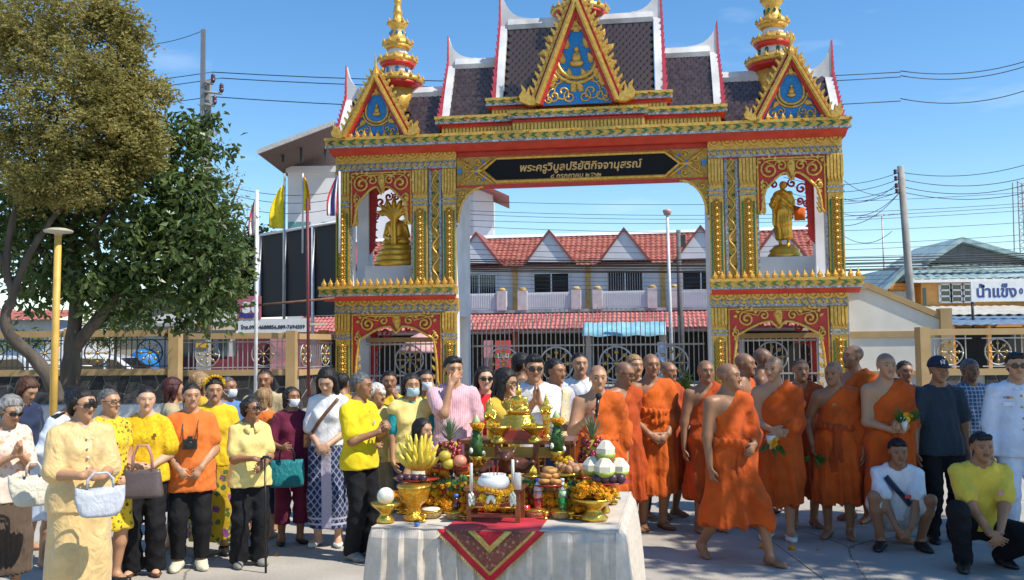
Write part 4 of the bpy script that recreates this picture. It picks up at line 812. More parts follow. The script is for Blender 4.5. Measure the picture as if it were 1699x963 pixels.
def arch(x0, x1, zb, zt, drop=.55, sw=.12, y=-.04):
    xc = (x0 + x1) / 2; hw = (x1 - x0) / 2; inn = []
    for t in np.linspace(0, 1, 13):       # cusped inner line, half
        if t < .5: u = t / .5; inn.append((hw - sw - .10 * u * u, zb + (zt - drop - zb) * (.15 + .85 * u)))
        else: u = (t - .5) / .5; inn.append(((hw - sw - .10) * (1 - u) + .0, zt - drop + drop * .48 * sin(u * pi * .62) ** 1.2 - (.22 * drop if u > .93 else 0)))
    right = [(xc + a, b) for a, b in inn]; left = [(xc - a, b) for a, b in reversed(inn[:-1])]
    poly = [(x0, zb), (x0, zt), (x1, zt), (x1, zb), (x1 - sw * .5, zb)] + right + left + [(x0 + sw * .5, zb)]
    c = part(MB().prism(poly, y, y + .05), 'carved_arch', GRED); m = MB()
    pl = [(a, y - .02, b) for a, b in [(x1 - sw * .5, zb)] + right + left + [(x0 + sw * .5, zb)]]; m.tube(pl, .034, 6); m.tube([(x0 + .03, y - .01, zb), (x0 + .03, y - .01, zt - .03), (x1 - .03, y - .01, zt - .03), (x1 - .03, y - .01, zb)], .03, 6)
    for s in (-1, 1):
        X = lambda q: xc + s * q
        spiral(m, X(hw * .62), zt - drop * .42, drop * .30, 1.6, pi / 2 if s > 0 else pi / 2, -s, y - .03, .036, tail=(X(.05), zt - drop * .12))
        spiral(m, X(hw * .28), zt - drop * .30, drop * .20, 1.4, 0 if s > 0 else pi, s, y - .03, .03, tail=(X(hw * .8), zt - .08)); spiral(m, X(hw - .16), zt - drop * .95, drop * .16, 1.3, pi / 2, s, y - .03, .028)
        for i in range(7): u = i / 6; leaf2(m, X(hw * (.90 - .05 * u) - .02), zt - drop * .9 - (zt - drop * .9 - zb) * u, pi / 2 + s * .5, .17, .09, y - .04)
        for i in range(6): a = .25 + i * .45; leaf2(m, X(hw * .62 + s * 0 + drop * .33 * cos(a) * 1), zt - drop * .42 + drop * .33 * sin(a), a if s > 0 else pi - a, .13, .09, y - .045)
    leaf2(m, xc, zt - drop * .02, -pi / 2, drop * .75, .22, y - .05); m.ball((xc, y - .04, zt - drop * .3), .06, 8, 5, (1, .6, 1))
    part(m, 'scrollwork', GOLD, c)
def fret(x0, x1, zb, zt, y):               # red fretwork on the rear face of the niche
    m = MB(); xc = (x0 + x1) / 2; hw = (x1 - x0) / 2
    for s in (-1, 1):
        m.prism([(xc + s * hw, zb), (xc + s * hw, zt), (xc, zt), (xc, zt - .15), (xc + s * hw * .3, zt - .12), (xc + s * (hw - .2), zt - .30), (xc + s * (hw - .14), zb + .2)][::s], y, y + .04)
        for i, (u, w, r) in enumerate([(.65, .42, .15), (.38, .30, .12), (.82, .75, .10), (.15, .32, .10), (.6, .68, .10)]): spiral(m, xc + s * hw * u, zt - w * (zt - zb) * .62, r, 1.3, i, s, y + .02, .035)
        for i in range(8): z = zb + i * (zt - zb) / 9; m.prism([(xc + s * (hw - .12), z), (xc + s * (hw - .12), z + .12), (xc + s * (hw - .22), z + .02)][::s], y, y + .04)
    part(m, 'red_fretwork', GRED)
def tower(s):
    X = lambda a, b: (min(s * a, s * b), max(s * a, s * b))
    m = MB(); m.b2(*X(3.02, 3.30), .02, 1.9, 2.62, 6.56); m.b2(*X(3.02, 3.26), .02, .45, 0, 2.62); m.b2(*X(3.02, 3.26), 1.5, 1.9, 0, 2.62); m.b2(*X(3.30, 4.06), .06, .42, 3.32, 6.2); m.b2(*X(5.64, 5.98), .02, .40, 0, 6.56)
    m.b2(*X(5.64, 5.96), 1.5, 1.9, 0, 6.56); m.b2(*X(3.30, 4.0), 1.55, 1.9, 3.32, 6.56); m.b2(*X(3.26, 5.64), 1.52, 1.88, 2.7, 3.34); m.b2(*X(3.02, 5.98), .10, 1.9, 6.18, 6.62); part(m, 'masonry', GWHT)
    part(MB().b2(*X(3.03, 5.97), .02, 1.89, 3.0, 3.30), 'niche_floor', GWHT); part(MB().b2(*X(4.12, 5.42), .45, 1.35, 3.31, 3.90), 'pedestal', mat('pedestal_grey', (.46, .50, .54), .5, var=.1, vs=2))
    for a, b, z0, z1 in ((3.0, 3.32, 3.36, 6.2), (3.70, 4.06, 3.36, 6.2), (5.66, 6.0, 3.36, 6.2)): gold_col(*X(a, b), z0, z1)
    for a, b in ((3.0, 3.33), (5.64, 6.0)): gold_col(*X(a, b), 0, 2.72, .62)
    vine_strip(*X(3.33, 3.69), 3.37, 6.16); frieze(*X(2.99, 6.01), 6.2, 6.62); frieze(*X(2.97, 6.03), 2.72, 3.04)
    part(MB().b2(*X(3.3, 5.66), -.045, .04, 6.17, 6.215), 'red_fillet', GRED)
    lx0, lx1 = X(2.97, 6.32); n = 19; cornice(lx0, lx1, 3.0, 3.33, -.36, [lx0 + .1 + (lx1 - lx0 - .2) * i / n for i in range(n + 1)], .0)
    arch(*X(4.08, 5.64), 4.85, 6.17, .72); arch(*X(3.35, 5.62), .9, 2.70, .62); fret(*X(4.0, 5.64), 4.3, 6.17, 1.6); fret(*X(3.3, 5.62), 1.0, 2.7, 1.6)
    for z0, z1 in ((3.36, 6.16),): part(MB().b2(*X(4.07, 4.12), -.03, .05, z0, z1), 'mirror_strip', MIRR); part(MB().b2(*X(5.60, 5.65), -.03, .05, z0, z1), 'mirror_strip', MIRR)
    part(MB().b2(*X(3.34, 3.40), -.03, .05, 0, 2.7), 'mirror_strip', MIRR); part(MB().b2(*X(5.58, 5.63), -.03, .05, 0, 2.7), 'mirror_strip', MIRR)
for s in (-1, 1): tower(s)
# beam with the name board
part(MB().b2(-3.0, 3.0, .06, .5, 5.74, 6.6), 'beam', SALMON)
brd = part(MB().b2(-2.98, 2.98, -.02, .05, 5.76, 6.44), 'board_back', GOLD_D)
part(MB().prism([(-2.3, 6.1), (-1.98, 6.36), (1.98, 6.36), (2.3, 6.1), (1.98, 5.84), (-1.98, 5.84)], -.05, -.015), 'name_board', SIGNB, brd)
m = MB(); hx = [(-2.34, 6.1), (-2.0, 6.385), (2.0, 6.385), (2.34, 6.1), (2.0, 5.815), (-2.0, 5.815), (-2.34, 6.1)]; m.tube([(a, -.06, b) for a, b in hx], .042, 6)
for i in range(70):
    for z in (6.43, 5.77): m.ball((-2.0 + 4.0 * i / 69, -.05, z), .022, 5, 3)
for s in (-1, 1):
    m.tube([(s * 2.34, -.05, 6.1), (s * 2.62, -.05, 6.1)], .05, 6)
    for dz in (-1, 1):
        m.tube([(s * 2.1, -.05, 6.1 + dz * .3), (s * 2.5, -.05, 6.1), (s * 2.9, -.05, 6.1 + dz * .3)], .03, 5); spiral(m, s * 2.45, 6.1 + dz * .22, .11, 1.3, 0, s * dz, -.04, .026); spiral(m, s * 2.72, 6.1 + dz * .12, .10, 1.3, 2, s * dz, -.04, .026); spiral(m, s * 2.85, 6.1 + dz * .27, .07, 1.2, 1, s, -.04, .022)
part(m, 'board_frame', GOLD, brd); m = MB()
for s in (-1, 1):
    m.box((s * 2.5, -.05, 6.1), (.13, .05, .13), R=Matrix.Rotation(pi / 4, 3, 'Y')); m.box((s * 2.9, -.05, 6.1), (.10, .05, .12))
    for dz in (-1, 1): m.box((s * 2.3, -.045, 6.1 + dz * .18), (.05, .03, .16), R=Matrix.Rotation(s * dz * .7, 3, 'Y'))
part(m, 'blue_glass', GBLU, brd); TXT = mat('letter_gold', (.62, .36, .12), .4, .3, var=.1)
text_obj('lettering', 'พระครูวิบูลปริยัติกิจจานุสรณ์', .3, TXT, brd, (.0, -.056, 6.12), width=2.9, shear=.15, bold=.006); text_obj('lettering', '๘ กรกฎาคม ๒๕๖๒', .18, TXT, brd, (-.1, -.056, 5.90), width=1.2, shear=.15, bold=.004)
part(MB().b2(-2.98, 2.98, -.03, .06, 5.71, 5.76), 'red_fillet', GRED)
for s in (-1, 1):                           # curved corner brackets
    arc = [(s * (2.95 - .62 * (1 - cos(a))), 4.88 + .83 * sin(a)) for a in np.linspace(0, pi / 2, 10)]; poly = [(s * 3.0, 4.88), (s * 3.0, 5.71)] + arc[::-1]
    b = part(MB().prism(poly[::s], -.0, .12), 'corner_bracket', GOLD_D); m = MB(); m.tube([(a, -.02, z) for a, z in arc], .035, 6)
    for q, w, r in ((2.85, 5.56, .11), (2.62, 5.63, .06), (2.93, 5.31, .055), (2.47, 5.67, .03), (2.96, 5.12, .03)): spiral(m, s * q, w, r, 1.4, 1, s, -.02, .028)
    part(m, 'scrollwork', GOLD, b); m = MB()
    for i in range(9): m.ball((s * 2.99, -.01, 4.78 + i * .11), .03, 5, 4)
    part(m, 'mirror_strip', MIRR, b)
# main cornice over everything and stepped bases of the roofs
for s in (-1, 1):                           # steel grilles closing the lower niches
    g_ = empty('niche_grille', (0, 1.3, 0), 0, parent=gate); X = lambda a, b: sorted((s * a, s * b))
    for i in range(17): x = s * (3.4 + i * .135); MB().box((x, 0, 1.0), (.022, .022, 2.0)).build('bar', BARM, g_)
    for z in (.3, 1.15, 1.95): MB().b2(*X(3.3, 5.64), -.02, .02, z - .022, z + .022).build('crossbar', BARM, g_)
    link('wheel_ornament', WHEEL['light'], None, g_, (s * 4.5, -.03, 1.55), None, 1.35); MB().b2(*X(3.28, 5.64), -.05, .1, 2.0, 2.12).build('lintel', YEL_W, g_)
cornice(-6.12, 6.12, 6.58, 6.92, -.50, [s * (4.15 + .17 * i) for s in (-1, 1) for i in range(10)], .35, bs=.9)
part(MB().b2(-6.05, 6.05, .0, 1.9, 6.62, 6.88), 'roof_slab', GWHT)
fluted(-3.3, 3.3, 6.93, 7.14, -.22); cornice(-3.42, 3.42, 7.13, 7.36, -.38, None, .5, GRED); fluted(-1.55, 1.55, 6.935, 7.15, -.42); cornice(-1.62, 1.62, 7.14, 7.375, -.56, None, .0, GRED)
fluted(-2.08, 2.08, 7.37, 7.55, -.16); cornice(-2.2, 2.2, 7.54, 7.78, -.28, None, .5, GRED)
# tiled roofs
_t = MB(); w_, h_ = .146, .15; _t.prism([(-w_ / 2, .04), (-w_ / 2, -.02), (0, -h_ * .62), (w_ / 2, -.02), (w_ / 2, .04), (0, .09)], -.03, .0, bev=.10); TM = _t.mesh('roof_tile'); TM.materials.append(TILE)
REST = MB(); NT = [0]
def tiled(x0, x1, z0, z1, y0, y1, hide=None, single=False):
    r = part(MB().add([(x0, y0, z0), (x1, y0, z0), (x1, y1, z1), (x0, y1, z1), (x0, y1 + .9, z0), (x1, y1 + .9, z0)], [(0, 1, 2, 3), (3, 2, 5, 4), (1, 5, 2), (0, 3, 4)]), 'roof', ROOFB)
    L = sqrt((z1 - z0) ** 2 + (y1 - y0) ** 2); ang = atan2(y1 - y0, z1 - z0); nr = int(L / .108); nc = int((x1 - x0) / .168)
    for j in range(nr):
        t = (j + .5) / nr; z = z0 + (z1 - z0) * t; y = y0 + (y1 - y0) * t
        for i in range(nc + 1):
            x = x0 + .08 + (x1 - x0 - .16) * (i + (.5 if j % 2 else 0)) / nc
            if x > x1 - .06 or (hide and hide(x, z)): continue
            rx = -ang + random.uniform(.34, .50); ry = random.uniform(-.07, .07)
            if single and NT[0] < 300: NT[0] += 1; link('roof_tile', TM, None, r, (x, y - .03, z + .01), (rx, ry, 0))
            else:
                Mx = Matrix.Rotation(rx, 3, 'X') @ Matrix.Rotation(ry, 3, 'Y'); REST.add([Mx @ v.co + Vector((x, y - .03, z + .01)) for v in TM.vertices], [tuple(p.vertices) for p in TM.polygons])
random.seed(5)
tiled(-1.80, 1.80, 7.79, 9.86, -.05, .85, lambda x, z: abs(x) < 1.05 * (1 - (z - 7.5) / 2.9) - .12, True)
for s in (-1, 1):
    X = lambda a, b: (min(s * a, s * b), max(s * a, s * b))
    tiled(*X(2.02, 3.2), 7.38, 8.92, .0, .85); tiled(*X(3.36, 4.6), 6.94, 8.25, .05, .85, lambda x, z: abs(abs(x) - 4.86) < 1.05 * (1 - (z - 6.9) / 2.1) - .1); tiled(*X(5.2, 5.85), 6.94, 8.2, .05, .85, lambda x, z: abs(abs(x) - 4.86) < 1.05 * (1 - (z - 6.9) / 2.1) - .1)
tag(part(REST, 'roof_tiles', TILE), kind='stuff')
def ridge_cap(x0, x1, z, y=.85): part(MB().prism([(y - .12, z - .06), (y - .16, z + .05), (y - .10, z + .20), (y + .10, z + .20), (y + .16, z + .05), (y + .12, z - .06)], x0, x1, axis='x'), 'ridge_cap', RIDGE)
def verge(x, z0, z1, zt, s, y0, y1, w=.17):
    ang = atan2(y1 - y0, z1 - z0); n = 10; m = MB(); A, B = [], []
    for i in range(n + 1): t = i / n; z = z0 + (z1 - z0) * t; y = y0 + (y1 - y0) * t - .10 - .05 * sin(pi * t); m_ = (x - w / 2, y, z); A.append(m_)
    for a, b in zip(A, A[1:]): m.add([a, (a[0] + w, a[1], a[2]), (b[0] + w, b[1], b[2]), b, (a[0], a[1] + .25, a[2]), (a[0] + w, a[1] + .25, a[2]), (b[0] + w, b[1] + .25, b[2]), (b[0], b[1] + .25, b[2])], [(0, 1, 2, 3), (0, 4, 5, 1), (1, 5, 6, 2), (3, 2, 6, 7), (0, 3, 7, 4)])
    sw = [(x + s * w / 2, z1 - .02), (x + s * w / 2, zt)] + [(x - s * (.0 + .62 * u ** 1.6) + s * w / 2 * (1 - u), z1 + .2 + (zt - z1 - .2) * (1 - u) ** 2.2) for u in np.linspace(.06, 1, 8)] + [(x - s * .62, z1 - .02)]
    m.prism(sw[::-s], y1 - .06, y1 + .06); v_ = part(m, 'verge', RIDGE); m = MB(); n = 16
    for i in range(n):
        t = i / n; z = z0 + (zt - z0) * t; tz = min(1, (z - z0) / (z1 - z0)); y = y0 + (y1 - y0) * tz - .08; h = (zt - z0) / n; o = .13 * (1 - t * .8)
        m.prism([(x + s * (w / 2), z), (x + s * (w / 2 + .02 + o * .4), z + h * .1), (x + s * (w / 2 + o), z + h * 1.25), (x + s * w / 2, z + h)][::-s], y, y + .06)
    part(m, 'serrated_fin', PINK_R, v_)
ridge_cap(-1.8, 1.8, 9.86)
for s in (-1, 1):
    verge(s * 1.90, 7.78, 9.9, 11.0, s, -.05, .85); ridge_cap(*sorted((s * 1.95, s * 3.15)), 8.92); verge(s * 3.24, 7.37, 8.95, 9.72, s, .0, .85); ridge_cap(*sorted((s * 3.3, s * 5.5)), 8.25); verge(s * 5.92, 6.93, 8.2, 9.1, s, .05, .85)
def pediment(xc, zb, half, zt, y, depth, n, sc, small):
    H = zt - zb; ap = zb + H * .84; c = part(MB().prism([(xc - half * .88, zb), (xc + half * .88, zb), (xc, ap)], y + .12, y + .18), 'tympanum', GBLU); m = MB()
    def bar(o0, o1, ya, yb, mm, k0=1., k1=1.):
        for s in (-1, 1): mm.prism([(xc + s * half * o0, zb), (xc + s * half * o1, zb), (xc, zb + H * .86 * o1 * k1 + .0), (xc, zb + H * .86 * o0 * k0)][::s], ya, yb)
    bar(.82, .90, y - .0, y + .15, m); part(m, 'inner_border', GRED, c); m = MB(); bar(.89, 1.02, y - .10, y + .12, m); bar(.93, .97, y - .13, y - .05, m); part(m, 'pediment_frame', GOLD, c); m = MB(); bar(1.02, 1.10, y + .06, y + .14, m); part(m, 'outer_frame_fill', GRED, c); m = MB(); bar(1.09, 1.17, y + .02, y + .16, m); part(m, 'outer_frame', GOLD, c)
    m = MB(); m.add([(xc - half * .97, y, zb), (xc, y, zb + H * .84), (xc + half * .97, y, zb), (xc - half * .97, y + depth, zb), (xc, y + depth, zb + H * .84), (xc + half * .97, y + depth, zb)], [(0, 1, 4, 3), (1, 2, 5, 4)]); part(m, 'pediment_roof', TILE, c)
    ang = atan2(half, H * .86)
    for s in (-1, 1):
        for i in range(n):
            t = (i + .6) / (n + .6); put(FLAME, xc + s * (half * 1.10 * (1 - t)), y + .04, zb + H * .95 * t, (sc * s * -1 * -1, 1, sc), rot=(0, s * .55, 0), parent=c)
        m = MB(); q = [(1.0, -.02), (1.10, -.02), (1.24, .05), (1.27, .16), (1.21, .27), (1.235, .40), (1.16, .31), (1.15, .2), (1.1, .34), (1.085, .18), (1.0, .12)]
        m.prism([(xc + s * (half + (a - 1) * 1.5 * sc), zb + b * 1.3 * sc) for a, b in q][::s], y - .10, y + .06); part(m, 'tail_finial', GOLD, c)
    m = MB(); m.lathe([(.10 * sc, 0), (.13 * sc, .12 * sc), (.06 * sc, .3 * sc), (.045 * sc, .55 * sc), (.0, .95 * sc)], 6, (xc, y - .02, zb + H * .82)); part(m, 'apex_finial', GOLD, c)
    m = MB(); r = H * .115; zc = zb + H * .36; yy = y + .10
    def drop(k, w, mm, yb): mm.tube([(xc + k * r * 1.05 * sin(a) * (1 if True else 1) * (1 - .0 * a), yb, zc - k * r * cos(a) * (1 if abs(a) < pi / 2 else 1.75)) for a in np.linspace(-pi, pi, 21)], w, 6)
    drop(1.3, r * .16, m, yy); drop(1.65, r * .13, m, yy); m.ball((xc, yy - .02, zc - r * .30), r * .5, 8, 5, (1.1, .5, .5)); m.ball((xc, yy - .02, zc + r * .1), r * .33, 8, 5, (1, .6, 1.3)); m.ball((xc, yy - .02, zc + r * .68), r * .2, 6, 4)
    for i in range(11): a = -2.2 + i * .44; leaf2(m, xc + 1.75 * r * sin(a), zc + 1.75 * r * cos(a) * (1.1 if cos(a) > 0 else 1), pi / 2 - a, r * 1.0, r * .7, yy - .04)
    leaf2(m, xc, zc + r * 2.6, pi / 2, r * 2.2, r * .8, yy - .03)
    if not small:
        for s in (-1, 1):
            for u, w, rr in ((.34, .10, .15), (.56, .07, .11), (.30, .24, .10), (.18, .06, .10), (.45, .2, .08), (.68, .045, .07), (.15, .68, .05)): spiral(m, xc + s * half * u, zb + H * w, H * rr * .55, 1.4, pi / 2, -s, yy, .026)
            for u, w in ((.36, .33), (.48, .22), (.62, .14), (.2, .2), (.26, .45), (.1, .1)): leaf2(m, xc + s * half * u, zb + H * w, pi / 2 + s * .2, H * .10, H * .06, yy - .03)
    else:
        for s in (-1, 1): spiral(m, xc + s * half * .5, zb + H * .09, H * .08, 1.3, pi / 2, -s, yy, .024); spiral(m, xc + s * half * .3, zb + H * .6 * .2, H * .06, 1.3, pi / 2, s, yy, .02)
    part(m, 'relief', GOLD, c)
pediment(.0, 7.50, .98, 10.45, -.62, 1.3, 16, .92, False)
for s in (-1, 1): pediment(s * 4.87, 6.93, .82, 8.72, -.48, 1.2, 11, .66, True)
def spire(x, z, y, k):
    c = empty('spire', (x, y, z), 0, parent=gate); m = MB()
    m.lathe([(.40 * k, 0), (.58 * k, .10), (.62 * k, .16)], 12); m.mi = 1; m.lathe([(.42 * k, -.6), (.36 * k, -.3), (.44 * k, .01)], 12); m.lathe([(.60 * k, .16), (.66 * k, .20), (.64 * k, .30), (.5 * k, .36), (.36 * k, .42)], 12); m.mi = 2; m.lathe([(.34 * k, .40), (.32 * k, .62)], 12)
    m.mi = 0; m.lathe([(.38 * k, .60), (.46 * k, .70)], 12); m.mi = 1; m.lathe([(.46 * k, .70), (.50 * k, .76), (.46 * k, .84), (.3 * k, .92)], 12); m.mi = 2; m.lathe([(.26 * k, .9), (.24 * k, 1.08)], 12); m.mi = 1; m.lathe([(.26 * k, 1.06), (.36 * k, 1.15)], 12)
    m.mi = 1; m.lathe([(.36 * k, 1.15), (.38 * k, 1.22), (.30 * k, 1.32), (.2 * k, 1.4), (.17 * k, 1.62), (.25 * k, 1.72), (.24 * k, 1.8), (.12 * k, 1.86), (.11 * k, 2.02), (.14 * k, 2.06), (.09 * k, 2.12), (.085 * k, 2.3), (.11 * k, 2.34), (.065 * k, 2.4), (.06 * k, 2.56), (.085 * k, 2.6), (.04 * k, 2.66), (.03 * k, 3.1), (.0, 3.6)], 12)
    o = m.build('spire_body', [GRED, GOLD, GWHT], c)
    for r, zz, n in ((.64, .24, 16), (.48, .76, 13), (.37, 1.2, 10), (.24, 1.74, 8)):
        for i in range(n): a = 2 * pi * i / n; link('crown_leaf', BUD, None, c, (r * k * cos(a), r * k * sin(a), zz), (.35 * -sin(a) * 0, 0, 0), .72 * k)
    m = MB(); m.mi = 0
    for i in range(8): a = i * pi / 4 + .2; m.ball((.33 * k * cos(a), .33 * k * sin(a), .5), .05, 6, 4, (1, 1, 1.6)); m.ball((.185 * k * cos(a), .185 * k * sin(a), 1.5), .035, 6, 4, (1, 1, 1.8))
    tag(m.build('glass_jewel', GGRN if x > 0 else GBLU, c), kind='stuff')
for s in (-1, 1): spire(s * 4.66 + .0, 8.38, .8, 1.02)
spire(0, 9.95, .9, 1.1)
# ------------------------------------------------------------------ statues in the niches, seen from behind
SGOLD = mat('statue_gold', (.60, .30, .02), .33, .55, var=.25, vs=5, spec=.6, col2=(.72, .42, .05))
def statue_sdf(pr, vox=.02, folds=None):
    v, f = garment(None, [(np.array(a), np.array(b), ra, rb, k, sc, None) for a, b, ra, rb, k, sc in pr], (), (), vox, folds, 3); return v, f
p_ = GW(-4.72, .85, 3.905); st = empty('naga_buddha_statue', p_, GROT, 'seated golden statue under a fan of serpent heads in the left niche, seen from behind', 'statue')
m = MB(); prof = []
for i, (r, z0, z1) in enumerate(((.58, 0, .14), (.52, .14, .28), (.46, .28, .42), (.40, .42, .54))): prof += [(r * .94, z0), (r, z0 + .04), (r, z1 - .04), (r * .94, z1)]
m.lathe(prof, 20, sy=.85); m.build('coiled_base', SGOLD, st)
B = [((-.22, 0, .62), (.22, 0, .62), .13, .13, .08, (1, 1.1, .8)), ((0, .0, .66), (0, .02, 1.0), .15, .19, .08, (1.15, .8, 1)), ((-.17, .02, 1.08), (.17, .02, 1.08), .085, .085, .06, None), ((-.22, .02, 1.06), (-.30, .02, .78), .07, .055, .04, None), ((.22, .02, 1.06), (.30, .02, .78), .07, .055, .04, None), ((-.30, .02, .78), (-.1, -.16, .70), .05, .045, .03, None), ((.30, .02, .78), (.1, -.16, .70), .05, .045, .03, None), ((0, .02, 1.1), (0, .0, 1.25), .06, .055, .04, None), ((0, 0, 1.32), (0, 0, 1.36), .10, .095, .04, None), ((0, 0, 1.45), (0, 0, 1.56), .05, .01, .03, None)]
v, f = statue_sdf(B); link('seated_figure', npmesh('figure', v, f), SGOLD, st)
H_ = [((0, -.22, .5), (0, -.22, 1.2), .07, .08, .05, (1, .7, 1)), ((0, -.22, 1.3), (0, -.22, 1.34), .15, .15, .05, (1.3, .4, 1))]
for i in range(7): a = radians(-81 + 27 * i); H_ += [((.05 * sin(a), -.22, 1.3), (.34 * sin(a), -.22, 1.3 + .30 * cos(a)), .06, .062, .02, None), ((.34 * sin(a), -.22, 1.3 + .30 * cos(a)), (.50 * sin(a), -.17, 1.32 + .46 * cos(a)), .06, .012, .02, None)]
v, f = statue_sdf(H_, .02); o = link('serpent_hood', npmesh('hood', v, f), SGOLD, st)
p_ = GW(4.80, .85, 3.905); st = empty('standing_monk_statue', p_, GROT, 'golden standing robed statue in the right niche, seen from behind', 'statue')
m = MB(); m.lathe([(.40, 0), (.40, .06), (.34, .12), (.36, .18), (.28, .24), (.24, .30)], 20); m.build('lotus_base', SGOLD, st)
_k = skeleton(1.58, 'm', .95, ra=((-.24, -.02, .82), (0, 0, -1), (1, 0, 0)), la=((-.20, -.16, 1.02), (.2, -.6, .2), (1, 0, 0)))
v, f, c = body_mesh(_k, 'tan', 'none', .02); link('figure', npmesh('figure', v + [0, 0, .26], f), SGOLD, st, None, (0, 0, pi))
for nm, v, f in (g_robe(_k, both=True, hem=.2, rb=.16, vox=.02, hang=.5), g_hair(_k, 'bun', .008)): link('robe' if nm == 'robe' else 'topknot', npmesh(nm, v + [0, 0, .26], f), SGOLD, st, None, (0, 0, pi))
m = MB(); m.smooth = True; pts = [(x, y) for x, y in ((0, 0), (.1, .03), (.2, 0), (.28, .04))]; m.strip([(.22 + a, b - .1, 1.25 - a * .3) for a, b in pts], [(.24 + a * .9, b - .1 + .02, .88) for a, b in pts]); o = m.build('orange_cloth', ROBES[2], st); o.modifiers.new('s', 'SOLIDIFY').thickness = .01
# ------------------------------------------------------------------ ground
CONC = mat('concrete_ground', (.31, .285, .245), .9, var=.5, vs=1.1, bump=.35, bs=30, col2=(.45, .42, .37), detail=12, spec=.2)
nt = CONC.node_tree; _b = nt.nodes['Principled BSDF']; _src = _b.inputs['Base Color'].links[0].from_socket      # fine cracks and dark stains on the slabs
_tc = nt.nodes.new('ShaderNodeTexCoord'); _n = nt.nodes.new('ShaderNodeTexNoise'); _n.inputs['Scale'].default_value = .9; _n.inputs['Detail'].default_value = 6
_mx = nt.nodes.new('ShaderNodeMixRGB'); _mx.blend_type = 'ADD'; _mx.inputs['Fac'].default_value = .35; nt.links.new(_tc.outputs['Object'], _n.inputs['Vector']); nt.links.new(_tc.outputs['Object'], _mx.inputs['Color1']); nt.links.new(_n.outputs['Color'], _mx.inputs['Color2'])
_v = nt.nodes.new('ShaderNodeTexVoronoi'); _v.feature = 'DISTANCE_TO_EDGE'; _v.inputs['Scale'].default_value = .28; nt.links.new(_mx.outputs['Color'], _v.inputs['Vector'])
_lt = nt.nodes.new('ShaderNodeMath'); _lt.operation = 'LESS_THAN'; _lt.inputs[1].default_value = .0022; nt.links.new(_v.outputs['Distance'], _lt.inputs[0])
_m2 = nt.nodes.new('ShaderNodeMixRGB'); _m2.inputs['Color2'].default_value = (.2, .185, .16, 1); nt.links.new(_lt.outputs[0], _m2.inputs['Fac']); nt.links.new(_src, _m2.inputs['Color1']); nt.links.new(_m2.outputs['Color'], _b.inputs['Base Color'])
EARTH = mat('earth', (.20, .16, .11), .95, var=.35, vs=.6, col2=(.30, .25, .18), detail=8)
tag(MB().add([(-900, -60, -.03), (900, -60, -.03), (900, 1800, -.03), (-900, 1800, -.03)], [(0, 1, 2, 3)]).build('ground', EARTH), kind='structure')
yard = tag(MB().b2(-60, 60, -40, 26.5, -.028, -.012).build('temple_yard', CONC), kind='structure')
for i in range(-4, 6):
    for j in range(-2, 8):
        x0, y0 = i * 3.5 - 1.1, j * 3.2 + .55; tag(MB().b2(x0 + .007, x0 + 3.493, y0 + .007, y0 + 3.193, -.02, 0).build('slab', CONC, yard))
ROAD = mat('asphalt', (.05, .05, .052), .9, var=.3, vs=3, bump=.3, bs=80); road = tag(MB().b2(-120, 120, 26.6, 40, -.028, -.008).build('road', ROAD), kind='structure')
PAINT = mat('road_paint', (.72, .72, .70), .7, var=.15)
for i in range(-8, 9): MB().b2(i * 6, i * 6 + 3, 33.2, 33.35, -.008, -.003).build('lane_marking', PAINT, road)
for y in (26.5, 40.0): tag(MB().b2(-120, 120, y, y + .35, -.02, .13).build('kerb', mat('kerb_concrete', (.42, .41, .38), .9, var=.2, vs=2)), kind='structure')
tag(MB().b2(-120, 120, 40.36, 43.5, -.02, .125).build('pavement', mat('pavement_concrete', (.36, .35, .32), .9, var=.25, vs=2)), kind='structure')
# loose marigold heads lying on the concrete
MARI = mat('marigold', (.85, .30, .005), .7, var=.3, vs=60, bump=.8, bs=120, col2=(.92, .48, .01)); MARY = mat('marigold_yellow', (.88, .50, .01), .7, var=.3, vs=60, bump=.8, bs=120, col2=(.93, .66, .03))
def bloom(r=.03, n=3, seed=0):
    m = MB(); rr = random.Random(seed)
    for j in range(n):
        k = 9 - j * 2; R = r * (1 - .28 * j); z = r * .28 * j
        for i in range(k): a = 2 * pi * i / k + j * .4 + rr.uniform(-.1, .1); c = Vector((cos(a), sin(a), 0)); t = Vector((-sin(a), cos(a), 0)); m.add([c * R * .2 + V(0, 0, z), c * R * .7 + t * R * .3 + V(0, 0, z + r * .2), c * R + V(0, 0, z + r * .08 + r * .15 * j), c * R * .7 - t * R * .3 + V(0, 0, z + r * .2)], [(0, 1, 2), (0, 2, 3)])
    m.ball((0, 0, r * .3), r * .5, 6, 4); return m
BLM = bloom().mesh('bloom'); BLM.materials.append(MARI); BLY = bloom(.03, 3, 4).mesh('bloom_yellow'); BLY.materials.append(MARY)
for px, py, w in ((1266, 909, 'nearest the striding monk'), (1314, 911, 'in front of the white sandals'), (459, 922, 'near the cane')):
    o = link('fallen_marigold', BLM, None, None, G(px, py, .004), None, 1.5 if px > 600 else .9); tag(o, 'fallen orange marigold head on the concrete ' + w, 'flower', 'fallen marigolds on the ground')

